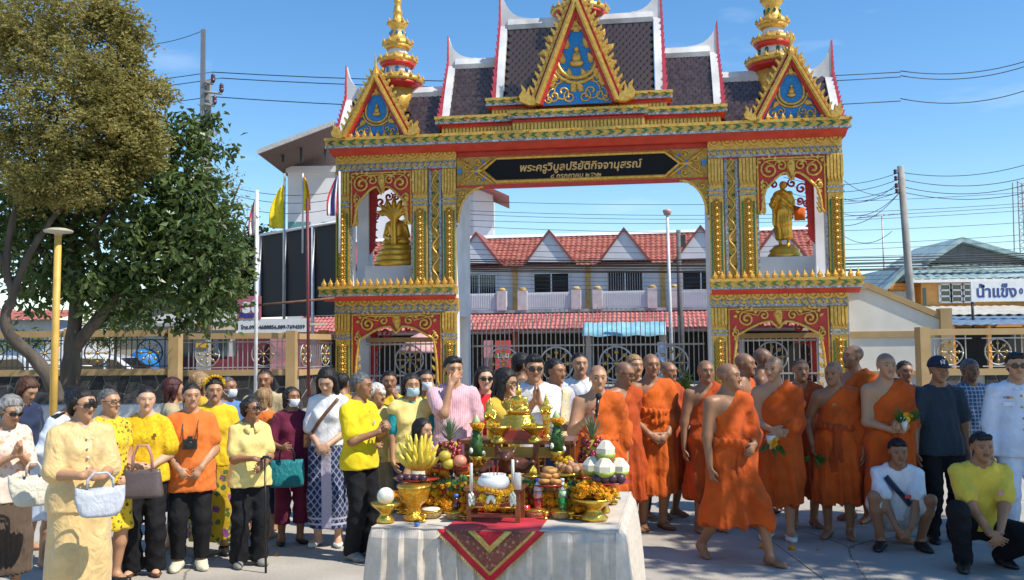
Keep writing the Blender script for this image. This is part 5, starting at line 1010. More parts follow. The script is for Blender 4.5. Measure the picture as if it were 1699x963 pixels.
# ------------------------------------------------------------------ temple fence
def clip_poly(poly, px, py, nx, ny):
    out = []; n = len(poly)
    for i in range(n):
        a, b = poly[i], poly[(i + 1) % n]; da = (a[0] - px) * nx + (a[1] - py) * ny; db = (b[0] - px) * nx + (b[1] - py) * ny
        if da <= 0: out.append(a)
        if da * db < 0: t = da / (da - db); out.append((a[0] + (b[0] - a[0]) * t, a[1] + (b[1] - a[1]) * t))
    return out
def stones(x0, x1, z0, z1, par, size=.26, seed=0, y=-.03):
    rr = random.Random(seed); pts = []; nx, nz = max(1, int((x1 - x0) / size)), max(1, int((z1 - z0) / size))
    for i in range(nx):
        for j in range(nz): pts.append((x0 + (x1 - x0) * (i + .5 + rr.uniform(-.42, .42)) / nx, z0 + (z1 - z0) * (j + .5 + rr.uniform(-.42, .42)) / nz))
    for i, p in enumerate(pts):
        poly = [(x0, z0), (x1, z0), (x1, z1), (x0, z1)]
        for q in pts:
            d = sqrt((q[0] - p[0]) ** 2 + (q[1] - p[1]) ** 2)
            if 0 < d < size * 3.2: ux, uz = (q[0] - p[0]) / d, (q[1] - p[1]) / d; poly = clip_poly(poly, p[0] + ux * (d / 2 - .012), p[1] + uz * (d / 2 - .012), ux, uz)
            if len(poly) < 3: break
        if len(poly) >= 3: MB().prism(poly, y - rr.uniform(.012, .04), y + .03, bev=.06).build('stone', rr.choice(STONE), par)
def fence(a, b, ztop, zlow, label, bars='light', nw=2, posts=(True, True), wall=True, sp=.11, stone_to=0., seed=0, pw=.21):
    a, b = Vector((a[0], a[1], 0)), Vector((b[0], b[1], 0)); L = (b - a).length; rz = atan2(b.y - a.y, b.x - a.x); f = empty('boundary_fence', a, rz, label, 'fence', 'sections of the temple boundary fence')
    bm = BARM if bars == 'light' else BARD; th = .13  # dark bars carry the tree shade in their colour
    MB().b2(0, L, -.10, .10, ztop - th, ztop).build('top_rail', YEL_W, f); MB().b2(0, L, -.10, .10, zlow - th, zlow).build('lower_rail', YEL_W, f)
    for i, on in enumerate(posts):
        if on: MB().b2(L * i - pw / 2, L * i + pw / 2, -.14, .14, 0, ztop + .04).build('post', YEL_W, f)
    if wall: w = MB().b2(0, L, -.03, .08, 0, zlow - th).build('stone_wall', MORT, f); stones(.12, L - .12, stone_to, zlow - th - .01, w, .27, seed)
    z0, z1 = zlow, ztop - th; zc = (z0 + z1) / 2; k = min(1., (z1 - z0) / .60)
    for z in (z0 + .05, z1 - .07): MB().b2(pw / 2, L - pw / 2, -.012, .012, z - .012, z + .012).build('horizontal_bar', bm, f)
    cs = [L * (i + .5) / nw for i in range(nw)]
    for c in cs: link('wheel_ornament', WHEEL[bars], None, f, (c, 0, zc), None, k)
    me = MB().box((0, 0, 0), (.018, .018, z1 - z0)).mesh('bar'); me.materials.append(bm); n = int((L - pw) / sp)
    for i in range(1, n):
        x = pw / 2 + (L - pw) * i / n
        if all(abs(x - c) > .27 * k - .02 for c in cs): link('bar', me, None, f, (x, 0, zc))
    return f
def at0(px, Y): p = P(px, 600, Y); return (p.x, p.y)
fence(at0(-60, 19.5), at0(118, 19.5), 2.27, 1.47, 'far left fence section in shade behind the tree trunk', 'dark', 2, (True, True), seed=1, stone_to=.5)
fence(at0(118, 19.5), at0(291, 19.5), 2.27, 1.47, 'fence section with bars coloured dark for tree shade between tree and corner post', 'dark', 2, (False, True), seed=2, stone_to=.5)
fence(at0(297, 21.0), at0(484, 21.0), 2.22, 1.40, 'fence section behind the white flagpole with pale bars', 'light', 2, (False, True), seed=3, stone_to=.5)
fence(at0(490, 21.1), (GW(-6.15, .3, 0).x, GW(-6.15, .3, 0).y), 2.20, 1.38, 'short fence section joining the left gate tower', 'light', 2, (False, False), seed=4, stone_to=.5)
fence(at0(1532, 19.4), at0(1622, 19.4), 2.13, 1.30, 'right fence section with white wheel in front of the orange house', 'light', 1, (True, False), seed=5, stone_to=.5, sp=.13)
fence(at0(1622, 19.4), at0(1760, 19.4), 2.13, 1.30, 'far right fence section at the edge behind the officer', 'light', 2, (False, True), seed=6, stone_to=.5, sp=.13)
# planter strip along the left wall and white trough behind the people
KERB = mat('planter_concrete', (.42, .43, .44), .85, var=.2, vs=3)
tag(MB().b2(*sorted((at0(0, 17.6)[0], at0(300, 17.6)[0])), 17.3, 17.75, 0, .85).build('planter', KERB), 'long grey concrete planter at the foot of the left wall', 'planter')
# ochre gabled side wall right of the gate
sw = empty('gabled_wall', GW(6.1, .2, 0), GROT, 'whitewashed gabled wall with ochre coping right of the gate', 'wall'); CREAMW = mat('cream_wall', (.58, .55, .48), .85, var=.25, vs=2, col2=(.68, .65, .58), detail=9)
MB().prism([(0, 0), (2.0, 0), (2.0, 2.35), (.4, 3.10), (0, 3.02)], 0, .15).build('wall', CREAMW, sw)
m = MB(); m.prism([(.0, 3.02), (.4, 3.10), (2.02, 2.35), (2.02, 2.49), (.4, 3.25), (.0, 3.16)], -.06, .2); m.build('coping', YEL_W, sw); MB().b2(0, 2.0, -.05, .01, 1.98, 2.12).build('band', YEL_W, sw); MB().b2(0, 2.0, -.05, .01, 1.1, 1.22).build('band', YEL_W, sw); MB().b2(1.95, 2.2, -.1, .22, 0, 2.62).build('post', YEL_W, sw)
# steel lattice gates inside the arch
lg = empty('steel_gate', GW(0, 1.5, 0), GROT, 'closed pair of grey steel bar gates with wheel ornaments under the arch', 'gate')
def gtop(x): return 2.35 + .38 * cos(min(1, abs(abs(x) - 0) / 3.0) * pi / 2)
GBAR = mat('gate_bar', (.30, .28, .26), .45, .5, var=.25, vs=8)
for s in (-1, 1):
    lf = empty('gate_leaf', (0, 0, 0), 0, parent=lg); X = lambda a, b: sorted((s * a, s * b))
    for i in range(25):
        x = s * (.06 + i * .118); MB().box((x, 0, (gtop(x) + .15) / 2 + .08), (.022, .022, gtop(x) - .1)).build('bar', GBAR, lf)
    for z in (.2, .95, 1.88): MB().b2(*X(.03, 2.92), -.02, .02, z - .022, z + .022).build('crossbar', GBAR, lf)
    for x in (.75, 2.1): link('wheel_ornament', WHEEL['light'], None, lf, (s * x, -.03, 1.42), None, (1.55, 1.4, 1.55))

# ------------------------------------------------------------------ terraced houses across the road
TH = empty('terraced_houses', P(975, 600, 45) * 1, radians(-9), 'white two storey terraced shophouses with red tiled gables seen through the arch', 'building'); TH.location.z = 0
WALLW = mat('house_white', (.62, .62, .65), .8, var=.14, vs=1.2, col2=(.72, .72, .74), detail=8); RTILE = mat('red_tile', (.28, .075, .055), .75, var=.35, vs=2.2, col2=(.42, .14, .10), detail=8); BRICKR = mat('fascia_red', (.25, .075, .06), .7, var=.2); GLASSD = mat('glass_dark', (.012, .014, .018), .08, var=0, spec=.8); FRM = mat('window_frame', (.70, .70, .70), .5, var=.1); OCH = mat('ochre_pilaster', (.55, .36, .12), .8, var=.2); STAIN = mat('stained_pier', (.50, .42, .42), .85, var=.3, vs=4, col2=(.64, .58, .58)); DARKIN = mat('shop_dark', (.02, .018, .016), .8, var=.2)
MB().b2(-14, 10.7, 0, 8, 0, 5.9).build('wall', WALLW, TH)
def rtiles(mb, x0, x1, ya, za, yb, zb, w=.24, rows=9, seed=0):
    rr = random.Random(seed); n = int((x1 - x0) / w)
    for j in range(rows):
        t0, t1 = j / rows, (j + 1.12) / rows
        for i in range(n):
            x = x0 + (x1 - x0) * (i + .5) / n; d = rr.uniform(-.01, .01); a = V(x, ya + (yb - ya) * t0, za + (zb - za) * t0 + d + .055); b = V(x, ya + (yb - ya) * t1, za + (zb - za) * t1 + d + .02)
            mb.add([a + V(-w / 2, 0, -.05), a, a + V(w / 2, 0, -.05), b + V(w / 2, 0, -.05), b, b + V(-w / 2, 0, -.05)], [(0, 1, 4, 5), (1, 2, 3, 4), (0, 2, 1)])
    return mb
rf = MB().add([(-14, -.5, 5.75), (10.9, -.5, 5.75), (10.9, 2.0, 7.45), (-14, 2.0, 7.45), (10.9, 4.5, 5.75), (-14, 4.5, 5.75)], [(0, 1, 2, 3), (3, 2, 4, 5), (0, 3, 5), (1, 4, 2)]).build('roof', RTILE, TH)
tag(rtiles(MB(), -14, 10.9, -.55, 5.76, 2.0, 7.47, .26, 11).build('roof_tiles', RTILE, rf), kind='stuff'); MB().prism([(1.85, 7.45), (2.0, 7.62), (2.15, 7.45)], -14, 10.9, axis='x').build('ridge', WALLW, rf)
for i in range(-4, 4):
    x = i * 3.56 - 1.7; m = MB(); m.prism([(x - 1.12, 5.92), (x + 1.12, 5.92), (x, 7.36)], -.75, .9); m.build('gable', WALLW, TH)
    m = MB()
    for s in (-1, 1): m.prism([(x + s * 1.28, 5.84), (x + s * 1.14, 5.84), (x, 7.36), (x, 7.49)][::s], -.85, 1.6)
    m.build('gable_verge', BRICKR, TH); MB().b2(x - .9, x + .9, -.06, .02, 5.52, 5.6).build('window_head', WALLW, TH)
    wn_ = MB().b2(x - .86, x + .86, -.05, .03, 4.48, 5.44).build('window', GLASSD, TH); m = MB()
    for a in (-.86, 0, .86): m.b2(x + a - .03, x + a + .03, -.09, -.03, 4.45, 5.47)
    for z in (4.48, 5.44): m.b2(x - .86, x + .86, -.09, -.03, z - .03, z + .03)
    m.build('frame', FRM, wn_)
    m = MB()
    for k in range(15): m.b2(x - .8 + k * .114, x - .785 + k * .114, -.062, -.045, 4.5, 5.42)
    m.build('grille', FRM, wn_) if i % 2 else None
    xp = x + 1.78; MB().b2(xp - .12, xp + .12, -.12, .02, 3.6, 5.7).build('pilaster', OCH, TH)
    MB().b2(x - 1.1, x + 1.1, -1.02, -.92, 3.66, 4.45).build('balcony_parapet', WALLW, TH)
    m = MB()
    for k in range(20): m.b2(x - 1.05 + k * .11, x - 1.02 + k * .11, -1.05, -1.02, 3.75, 4.42)
    m.build('parapet_ribs', FRM, TH)
    for s in (-1, 1): q = MB().b2(x + s * 1.28 - .22, x + s * 1.28 + .22, -1.15, -.75, 3.62, 4.55).build('balcony_pier', STAIN, TH); MB().lathe([(.16, 4.55), (.2, 4.6), (.12, 4.7)], 8, (x + s * 1.28, -.95, 0)).build('pier_cap', OCH, q)
MB().b2(-14, 10.7, -1.1, .0, 3.5, 3.64).build('balcony_slab', mat('slab_grey', (.35, .36, .38), .85, var=.3, vs=2), TH); aw = MB().add([(-14, -2.6, 2.66), (10.7, -2.6, 2.66), (10.7, -1.0, 3.45), (-14, -1.0, 3.45), (-14, -2.6, 2.58), (10.7, -2.6, 2.58), (10.7, -1.0, 3.37), (-14, -1.0, 3.37)], [(0, 1, 2, 3), (7, 6, 5, 4), (0, 4, 5, 1)]).build('awning_roof', mat('awning_red', (.38, .11, .10), .75, var=.3, vs=3, col2=(.50, .19, .17)), TH)
tag(rtiles(MB(), -14, 10.7, -2.65, 2.68, -1.0, 3.47, .20, 5, 3).build('awning_tiles', MATS['awning_red'], aw), kind='stuff')
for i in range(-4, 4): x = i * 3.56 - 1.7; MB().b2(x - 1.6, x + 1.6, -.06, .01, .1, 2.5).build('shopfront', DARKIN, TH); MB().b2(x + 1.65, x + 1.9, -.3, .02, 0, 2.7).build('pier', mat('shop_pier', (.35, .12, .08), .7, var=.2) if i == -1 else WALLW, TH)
SHOPC = [mat('ad_' + n, c, .6, var=.35, vs=9, detail=3, col2=c2) for n, c, c2 in (('red', (.55, .03, .03), (.62, .10, .06)), ('blue', (.06, .16, .42), (.3, .4, .55)), ('yellow', (.55, .40, .05), (.6, .5, .2)), ('white', (.5, .5, .5), (.62, .6, .58)), ('pink', (.55, .2, .22), (.6, .3, .3)), ('green', (.08, .22, .08), (.3, .4, .15)))]
def stand(px0, px1, py0, py1, Y, c, nm, lab, cat='sign', group=None):
    a, b = P(px0, py1, Y), P(px1, py0, Y); o = MB().b2(a.x, b.x, Y, Y + .05, a.z, b.z).build(nm, SHOPC[c] if isinstance(c, int) else c); return tag(o, lab, cat, group)
s1 = stand(822, 848, 565, 640, 40.6, 0, 'shop_banner', 'tall red advertising banner with white lettering behind the steel gate'); text_obj('lettering', 'ปริ้น', .3, SHOPC[3], s1, (P(835, 590, 40.6).x, 40.58, P(835, 590, 40.6).z), width=.5, bold=.01)
stand(1092, 1106, 568, 630, 40.7, 1, 'shop_banner', 'blue advertising banner beside the street lamp'); stand(803, 818, 565, 640, 40.9, 4, 'shop_banner', 'narrow pink and red banner at the left gate pier')
tb = empty('market_tarpaulin', P(1035, 546, 39.5), radians(-9), 'light blue tarpaulin awning hung below the red tiled awning', 'awning'); m = MB(); m.smooth = True; n = 24
m.strip([(-1.75 + 3.5 * i / n, .5, .30 + .02 * sin(i * 1.3)) for i in range(n + 1)], [(-1.75 + 3.5 * i / n, -.4, -.30 + .03 * sin(i * .9)) for i in range(n + 1)]); m.build('sheet', mat('tarp_blue', (.16, .42, .55), .5, var=.25, vs=3, col2=(.32, .58, .68)), tb).modifiers.new('s', 'SOLIDIFY').thickness = .01
m = MB()
for x in (-1.7, 1.7): m.tube([(x, -.35, -.28), (x, -.35, -2.6)], .03, 6)
m.build('poles', BARD, tb)
pk = empty('pink_parasol', P(707, 580, 31), 0, 'pale pink scalloped parasol seen through the left tower', 'parasol'); m = MB(); m.lathe([(.95, -.12), (.9, 0), (.5, .42), (.04, .62)], 14); m.build('canopy', mat('parasol_pink', (.70, .38, .36), .8, var=.2), pk); MB().tube([(0, 0, .6), (0, 0, -1.8)], .025, 6).build('pole', BARM, pk)

# ------------------------------------------------------------------ white apartment building and canopy roof, far left of the gate
WB = empty('white_building', (0, 0, 0), 0, 'tall white building with brown lean-to roof rising behind the left tower', 'building'); YB = 56.
a, b = P(476, 600, YB), P(818, 600, YB); zt = P(600, 285, YB).z
MB().b2(a.x, b.x, YB, YB + 9, 0, zt).build('wall', mat('plaster_white', (.66, .66, .68), .8, var=.1, vs=.8), WB); MB().b2(a.x - .1, b.x + .1, YB - .12, YB + .2, zt - .02, zt + .35).build('parapet', MATS['plaster_white'], WB)
for px in (484, 497, 510, 540, 800): p = P(px, 378, YB); w_ = MB().b2(p.x - .2, p.x + .2, YB - .04, YB + .05, p.z - .35, p.z + .35).build('window', mat('teal_glass', (.10, .26, .26), .2, var=.2), WB); MB().b2(p.x - .26, p.x + .26, YB - .1, YB - .02, p.z - .42, p.z - .36).build('sill', FRM, w_)
p = P(806, 330, YB); MB().b2(p.x - .3, p.x + .3, YB - .03, YB + .04, p.z - .5, p.z + .4).build('window', GLASSD, WB)
q0, q1, q2 = P(436, 262, 52), P(560, 214, 52), P(700, 250, 52); m = MB(); m.prism([(q0.x, q0.z), (q1.x, q1.z), (q1.x, q1.z + .16), (q0.x, q0.z + .16)], 51, 60); m.build('lean_to_roof', mat('roof_brown', (.13, .08, .06), .7, var=.2), WB); MB().prism([(q0.x - .05, q0.z - .02), (q1.x, q1.z - .02), (q1.x, q1.z + .24), (q0.x - .05, q0.z + .24)], 50.95, 51.05).build('fascia', mat('fascia_grey', (.45, .44, .42), .7, var=.15), WB)
for px in (470, 500, 540): p = P(px, 285, 53); MB().b2(p.x - .08, p.x + .08, 52.9, 53.02, zt, P(px, 245, 53).z).build('roof_post', BARD, WB)
p0, p1 = P(812, 308, 54), P(845, 330, 54); m = MB(); m.prism([(p0.x - 1.2, p0.z + .3), (p1.x, p1.z), (p1.x, p1.z - .14), (p0.x - 1.2, p0.z + .1)], 53, 57); m.build('side_roof', BRICKR, WB); MB().b2(P(786, 340, 55).x, P(818, 340, 55).x, 54.5, 60, 0, P(800, 385, 55).z + 2.4).build('side_wing', MATS['plaster_white'], WB)
# ------------------------------------------------------------------ black screen wall, shop sign, flags
LED = empty('black_screen', (0, 0, 0), 0, 'large black screen wall on white steel posts left of the gate', 'screen'); A, Bp = P(432, 392, 32), P(575, 368, 30); z0 = P(432, 527, 32).z; n = 3
for i in range(n):
    u0, u1 = i / n + .004, (i + 1) / n - .004; x0, x1 = A.x + (Bp.x - A.x) * u0, A.x + (Bp.x - A.x) * u1; y0, y1 = 32 - 2 * u0, 32 - 2 * u1; h0, h1 = A.z + (Bp.z - A.z) * u0, A.z + (Bp.z - A.z) * u1
    MB().add([(x0, y0, z0), (x1, y1, z0), (x1, y1, h1), (x0, y0, h0), (x0, y0 + .15, z0), (x1, y1 + .15, z0), (x1, y1 + .15, h1), (x0, y0 + .15, h0)], [(0, 1, 2, 3), (4, 7, 6, 5), (3, 2, 6, 7), (0, 4, 5, 1), (0, 3, 7, 4), (1, 5, 6, 2)]).build('panel', mat('screen_black', (.008, .008, .009), .55, var=.2, vs=20), LED)
for u in (.0, .3, .63): x, y = A.x + (Bp.x - A.x) * u, 32 - 2 * u; MB().tube([(x, y - .08, 0), (x, y - .08, A.z + (Bp.z - A.z) * u + .05)], .055, 8).build('post', mat('post_white', (.62, .63, .65), .5, var=.15), LED)
MB().tube([(A.x, 31.9, A.z + .02), (Bp.x, 29.9, Bp.z + .02)], .05, 6).build('top_rail', FRM, LED)
PW = MATS['post_white']; SB = empty('phone_number_sign', P(452, 541, 28.5), 0, 'white shop sign printed with two phone numbers', 'sign')
MB().b2(-1.05, 1.1, 0, .05, -.20, .22).build('board', mat('sign_white', (.70, .71, .70), .6, var=.08), SB); text_obj('lettering', 'โทร.094-4688856,089-7694359', .3, mat('sign_ink', (.03, .03, .05), .6, var=0), SB, (.02, -.006, -.04), width=1.95, bold=.008)
MB().b2(-1.08, -.35, -.02, .03, .225, .92).build('upper_board', mat('sign_pink', (.42, .13, .17), .6, var=.15), SB); text_obj('lettering', 'st', .5, MATS['sign_white'], SB, (-.68, -.03, .62), width=.5, bold=.02); text_obj('lettering', 'สัญญา', .2, mat('sign_blue', (.03, .05, .30), .6, var=0), SB, (-.75, -.03, .34), width=.5, bold=.01)
st_ = stand(528, 546, 548, 572, 24.5, mat('lamp_stripe', (.62, .30, .04), .6, var=.5, vs=16, col2=(.6, .06, .05), detail=1), 'paper_lantern', 'red and yellow striped hanging sign above the short fence section'); stand(524, 548, 574, 596, 24.4, SHOPC[4], 'shop_poster', 'pink and red poster behind the short fence section', 'poster')
stand(511, 541, 536, 540, 27, mat('awn_cream', (.68, .62, .45), .7, var=.1), 'shop_awning', 'small cream awning right of the phone number sign', 'awning')
FLAGR = C('flag_red', (.55, .04, .06)); FLAGY = C('flag_yellow', (.82, .66, .03)); FLAGW = C('flag_white', (.72, .70, .70)); FLAGB = C('flag_blue', (.08, .07, .25)); FLAGO = C('flag_orange', (.80, .34, .02))
def flag(px, Y, ptop, plow, pf0, pf1, w, cols, label, pm=PW, r=.03, side=-1):
    b, t = P(px, plow, Y), P(px, ptop, Y); f = empty('flagpole', (b.x, Y, 0), 0, label, 'flagpole', 'flagpoles left of the gate'); MB().tube([(0, 0, 0 if plow > 600 else b.z), (0, 0, t.z)], r, 8).build('pole', pm, f)
    zt_, zb_ = P(px, pf0, Y).z, P(px, pf1, Y).z; m = MB(); m.smooth = True; n, k = 8, 12; vs = []
    for j in range(k + 1):
        v_ = j / k
        for i in range(n + 1): u = i / n; ww = w * (.35 + .65 * sin(min(1, v_ * 1.3) * pi * .5)); vs.append((side * u * ww, .05 * sin(u * 9 + v_ * 3) * (u + .2), zt_ + (zb_ - zt_) * (v_ * (1 - .12 * u)) - u * .12))
    fs = [(j * (n + 1) + i, j * (n + 1) + i + 1, (j + 1) * (n + 1) + i + 1, (j + 1) * (n + 1) + i) for j in range(k) for i in range(n)]; m.add(vs, fs); me = m.mesh('flag', False)
    for c in cols: me.materials.append(c)
    me.polygons.foreach_set('material_index', [min(len(cols) - 1, int((q % n) / n * len(cols))) for q in range(len(fs))]); link('flag', me, None, f).modifiers.new('s', 'SOLIDIFY').thickness = .006
flag(424, 20., 316, 660, 322, 390, .16, [FLAGR, FLAGW, FLAGB, FLAGW, FLAGR], 'white flagpole with limp red and white striped flag', r=.04)
flag(471, 25., 288, 530, 305, 380, .40, [FLAGY], 'flagpole with drooping bright yellow flag', BARM, .03, -1); flag(502, 25., 288, 420, 290, 350, .22, [FLAGY, FLAGO], 'flagpole with yellow and orange flag', PW, .025, 1)
flag(563, 21., 285, 420, 288, 358, .28, [FLAGR, FLAGW, FLAGB, FLAGB, FLAGW, FLAGR], 'tricolour flag beside the left gate tower', PW, .025, -1)
MB().tube([P(510, 330, 20.5), P(512, 660, 20.5)], .035, 8).build('maroon_pole', mat('maroon_paint', (.14, .02, .03), .5, var=.1)); tag(bpy.data.objects['maroon_pole'], 'thin maroon pole standing before the short fence section', 'pole')
MB().tube([P(392, 510, 22.), P(555, 495, 22.)], .03, 6).build('rusty_bracket', mat('rust', (.16, .08, .05), .8, var=.3)); tag(bpy.data.objects['rusty_bracket'], 'rusty horizontal pipe running across the black screen', 'pipe')

# ------------------------------------------------------------------ houses and sign on the right
ORW = mat('orange_wall', (.74, .30, .06), .8, var=.15, vs=1.5); GTILE = mat('green_tile', (.20, .30, .30), .45, var=.35, vs=3, col2=(.40, .52, .52)); BTILE = mat('blue_sheet', (.10, .16, .24), .45, var=.3, col2=(.22, .30, .40))
OH = empty('orange_house', (0, 0, 0), 0, 'orange two storey house with green tiled roof on the right', 'building'); YO = 33.
X_ = lambda px: P(px, 500, YO).x; Z_ = lambda py, px=1580: P(px, py, YO).z
MB().b2(X_(1528), X_(1800), YO, YO + 7, 0, Z_(462)).build('wall', ORW, OH); MB().b2(X_(1484), X_(1528), YO + .4, YO + 7, 0, Z_(468)).build('side_wall', ORW, OH); MB().b2(X_(1486), X_(1512), YO + .3, YO + .42, Z_(512), Z_(482)).build('block_panel', mat('block_grey', (.45, .44, .42), .85, var=.2, vs=5), OH); MB().b2(X_(1528), X_(1560), YO - .05, YO, Z_(510), Z_(462)).build('pale_pilaster', mat('orange_pale', (.64, .32, .10), .8, var=.1), OH)
m = MB().add([(X_(1500), YO - .4, Z_(466)), (X_(1800), YO - .4, Z_(459)), (X_(1800), YO + 1.4, Z_(430)), (X_(1515), YO + 1.4, Z_(432)), (X_(1800), YO + 6, Z_(470)), (X_(1500), YO + 6, Z_(470))], [(0, 1, 2, 3), (3, 2, 4, 5), (0, 3, 5)]); rf = m.build('roof', GTILE, OH); MB().b2(X_(1498), X_(1800), YO - .45, YO - .35, Z_(470), Z_(464)).build('fascia', FRM, OH)
tag(rtiles(MB(), X_(1508), X_(1800), YO - .45, Z_(465), YO + 1.4, Z_(431), .30, 6, 7).build('roof_tiles', GTILE, rf), kind='stuff')
m = MB(); zz = Z_(432); m.prism([(X_(1570), zz), (X_(1740), zz), (X_(1622), Z_(398))], YO + 1.2, YO + 5); m.build('gable', mat('gable_grey', (.16, .17, .17), .8, var=.2), OH); m = MB()
for s, xe in ((-1, 1562), (1, 1750)): m.prism([(X_(xe), zz - .05), (X_(1622), Z_(398) + .02), (X_(1622), Z_(398) + .2), (X_(xe), zz + .13)][::-s], YO + .9, YO + 5)
m.build('gable_verge', GTILE, OH)
x0, x1 = X_(1458), X_(1500); m = MB(); m.prism([(x0, Z_(487)), (x1, Z_(448)), (x1, Z_(446) + .12), (x0 - .1, Z_(487) + .1)], YO - .5, YO + 6); m.build('side_roof', GTILE, OH)
for px in (1567, 1586, 1606): w_ = MB().b2(X_(px - 9), X_(px + 9), YO - .06, YO + .04, Z_(502), Z_(472)).build('window', GLASSD, OH); m = MB(); xs = (X_(px - 9), X_(px + 9)); [m.b2(x - .04, x + .04, YO - .1, YO - .04, Z_(502), Z_(472)) for x in xs]; [m.b2(xs[0], xs[1], YO - .1, YO - .04, Z_(y) - .03, Z_(y) + .03) for y in (502, 492, 482, 472)]; m.build('frame', FRM, w_)
MB().b2(X_(1530), X_(1536), YO - .06, YO + .04, Z_(512), Z_(478)).build('door', GLASSD, OH)
for px in (1650, 1672, 1690): w_ = MB().b2(X_(px - 9), X_(px + 9), YO - .06, YO + .04, Z_(502), Z_(488)).build('window', GLASSD, OH)
def sheet(nm, px0, px1, pyt, pyb, Y0, Y1, m_, par, w=.16):
    a, b = P(px0, pyb, Y0), P(px1, pyb, Y0); t = P(px0, pyt, Y1); n = int((b.x - a.x) / w * 2); A_, B_ = [], []
    for i in range(n + 1): x = a.x + (b.x - a.x) * i / n; d = .03 * (i % 2); A_.append((x, Y1, t.z + d)); B_.append((x, Y0, a.z + d))
    mm = MB(); mm.strip(A_, B_); o = mm.build(nm, m_, par); o.modifiers.new('s', 'SOLIDIFY').thickness = .015; return o
sheet('cream_canopy', 1534, 1790, 510, 524, 29, 32.9, mat('canopy_cream', (.55, .53, .46), .6, var=.2, vs=2), OH, .3); sheet('blue_canopy', 1575, 1790, 523, 540, 27, 29.5, BTILE, OH, .3)
for px in (1580, 1640, 1700): p = P(px, 540, 27.2); MB().b2(p.x - .05, p.x + .05, 27.15, 27.25, 0, p.z).build('canopy_post', ORW, OH)
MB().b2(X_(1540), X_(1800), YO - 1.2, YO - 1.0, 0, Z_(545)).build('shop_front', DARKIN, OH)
IS = empty('ice_sign', P(1660, 484, 28), 0, 'white sign with large blue Thai lettering in front of the orange house', 'sign'); MB().b2(-.88, 1.4, 0, .06, -.30, .30).build('board', MATS['sign_white'], IS); text_obj('lettering', 'น้ำแข็ง', .5, mat('ink_navy', (.03, .06, .22), .5, var=0), IS, (-.12, -.006, -.02), width=1.2, bold=.012); text_obj('lettering', '0', .3, MATS['ink_navy'], IS, (.62, -.006, 0), width=.12, bold=.01)
MB().tube([(-.82, .08, -.3), (-.82, .08, -1.1)], .04, 6).build('post', BARD, IS)

# ------------------------------------------------------------------ left background: shops, sheds, pickups
LB = empty('red_roofed_shop', (0, 0, 0), 0, 'low white shop with red corrugated roof at far left', 'building'); YL = 33.; XL = lambda px: P(px, 550, YL).x; ZL = lambda py: P(100, py, YL).z
MB().b2(XL(-90), XL(90), YL, YL + 5, 0, ZL(530)).build('wall', mat('wall_bluewhite', (.58, .62, .66), .8, var=.1), LB); sheet('roof', -95, 92, 517, 532, YL - .6, YL + 2, RTILE, LB, .24)
LC = empty('timber_house', (0, 0, 0), 0, 'weathered timber house behind the tree on the left', 'building'); TIM = mat('old_timber', (.30, .25, .18), .85, var=.35, vs=3, col2=(.42, .36, .27), aniso=(8, 1, .3)); XC = lambda px: P(px, 550, 38).x; ZC = lambda py: P(200, py, 38).z
MB().b2(XC(170), XC(330), 38, 44, 0, ZC(490)).build('wall', TIM, LC); m = MB(); m.prism([(XC(150), ZC(497)), (XC(345), ZC(497)), (XC(345), ZC(480)), (XC(150), ZC(484))], 37.3, 44); m.build('roof', mat('tin_roof', (.34, .33, .30), .6, var=.3, vs=2), LC)
for px in (205, 245, 285): w_ = MB().b2(XC(px - 9), XC(px + 9), 37.93, 38.03, ZC(519), ZC(510)).build('window', GLASSD, LC)
for k in range(24): x = XC(172) + (XC(328) - XC(172)) * k / 23; MB().b2(x - .02, x + .02, 37.96, 38.01, 3.2, ZC(491)).build('batten', TIM, LC)
LD = empty('maroon_shopfront', (0, 0, 0), 0, 'white shopfront with maroon base and grey tin roof left of the flagpole', 'building'); XD = lambda px: P(px, 580, 30).x; ZD = lambda py: P(350, py, 30).z
MB().b2(XD(232), XD(392), 30, 36, .0, ZD(548)).build('wall', mat('shop_white', (.62, .62, .64), .8, var=.12), LD); MB().b2(XD(290), XD(394), 29.93, 30, 0, ZD(592)).build('plinth', mat('maroon_wall', (.22, .04, .06), .7, var=.15), LD); MB().b2(XD(392), XD(470), 29.95, 36, 0, ZD(560)).build('shop_bay', mat('shop_maroon', (.16, .03, .05), .7, var=.25), LD)
m = MB(); m.prism([(28.6, ZD(543)), (36, ZD(500)), (36, ZD(500) + .1), (28.6, ZD(543) + .1)], XD(228), XD(402), axis='x'); m.build('tin_roof', MATS['tin_roof'], LD)
for px in (312, 345, 372): w_ = MB().b2(XD(px - 8), XD(px + 8), 29.9, 30.02, ZD(592), ZD(562)).build('window', mat('dusk_glass', (.05, .08, .10), .15, var=.2), LD)
MB().b2(XD(452), XD(480), 29.7, 29.9, 0, ZD(560)).build('display_board', SHOPC[4], LD)
BLUEB = mat('tank_blue', (.02, .20, .52), .45, var=.15); bt = MB(); bt.lathe([(.0, 0), (.42, 0), (.45, .1), (.45, 1.5), (.40, 1.75), (.2, 1.9), (.0, 1.92)], 16); o = bt.build('water_tank', BLUEB, None, (P(240, 600, 29).x, 29, 0)); tag(o, 'blue plastic water tank behind the shaded fence', 'tank')
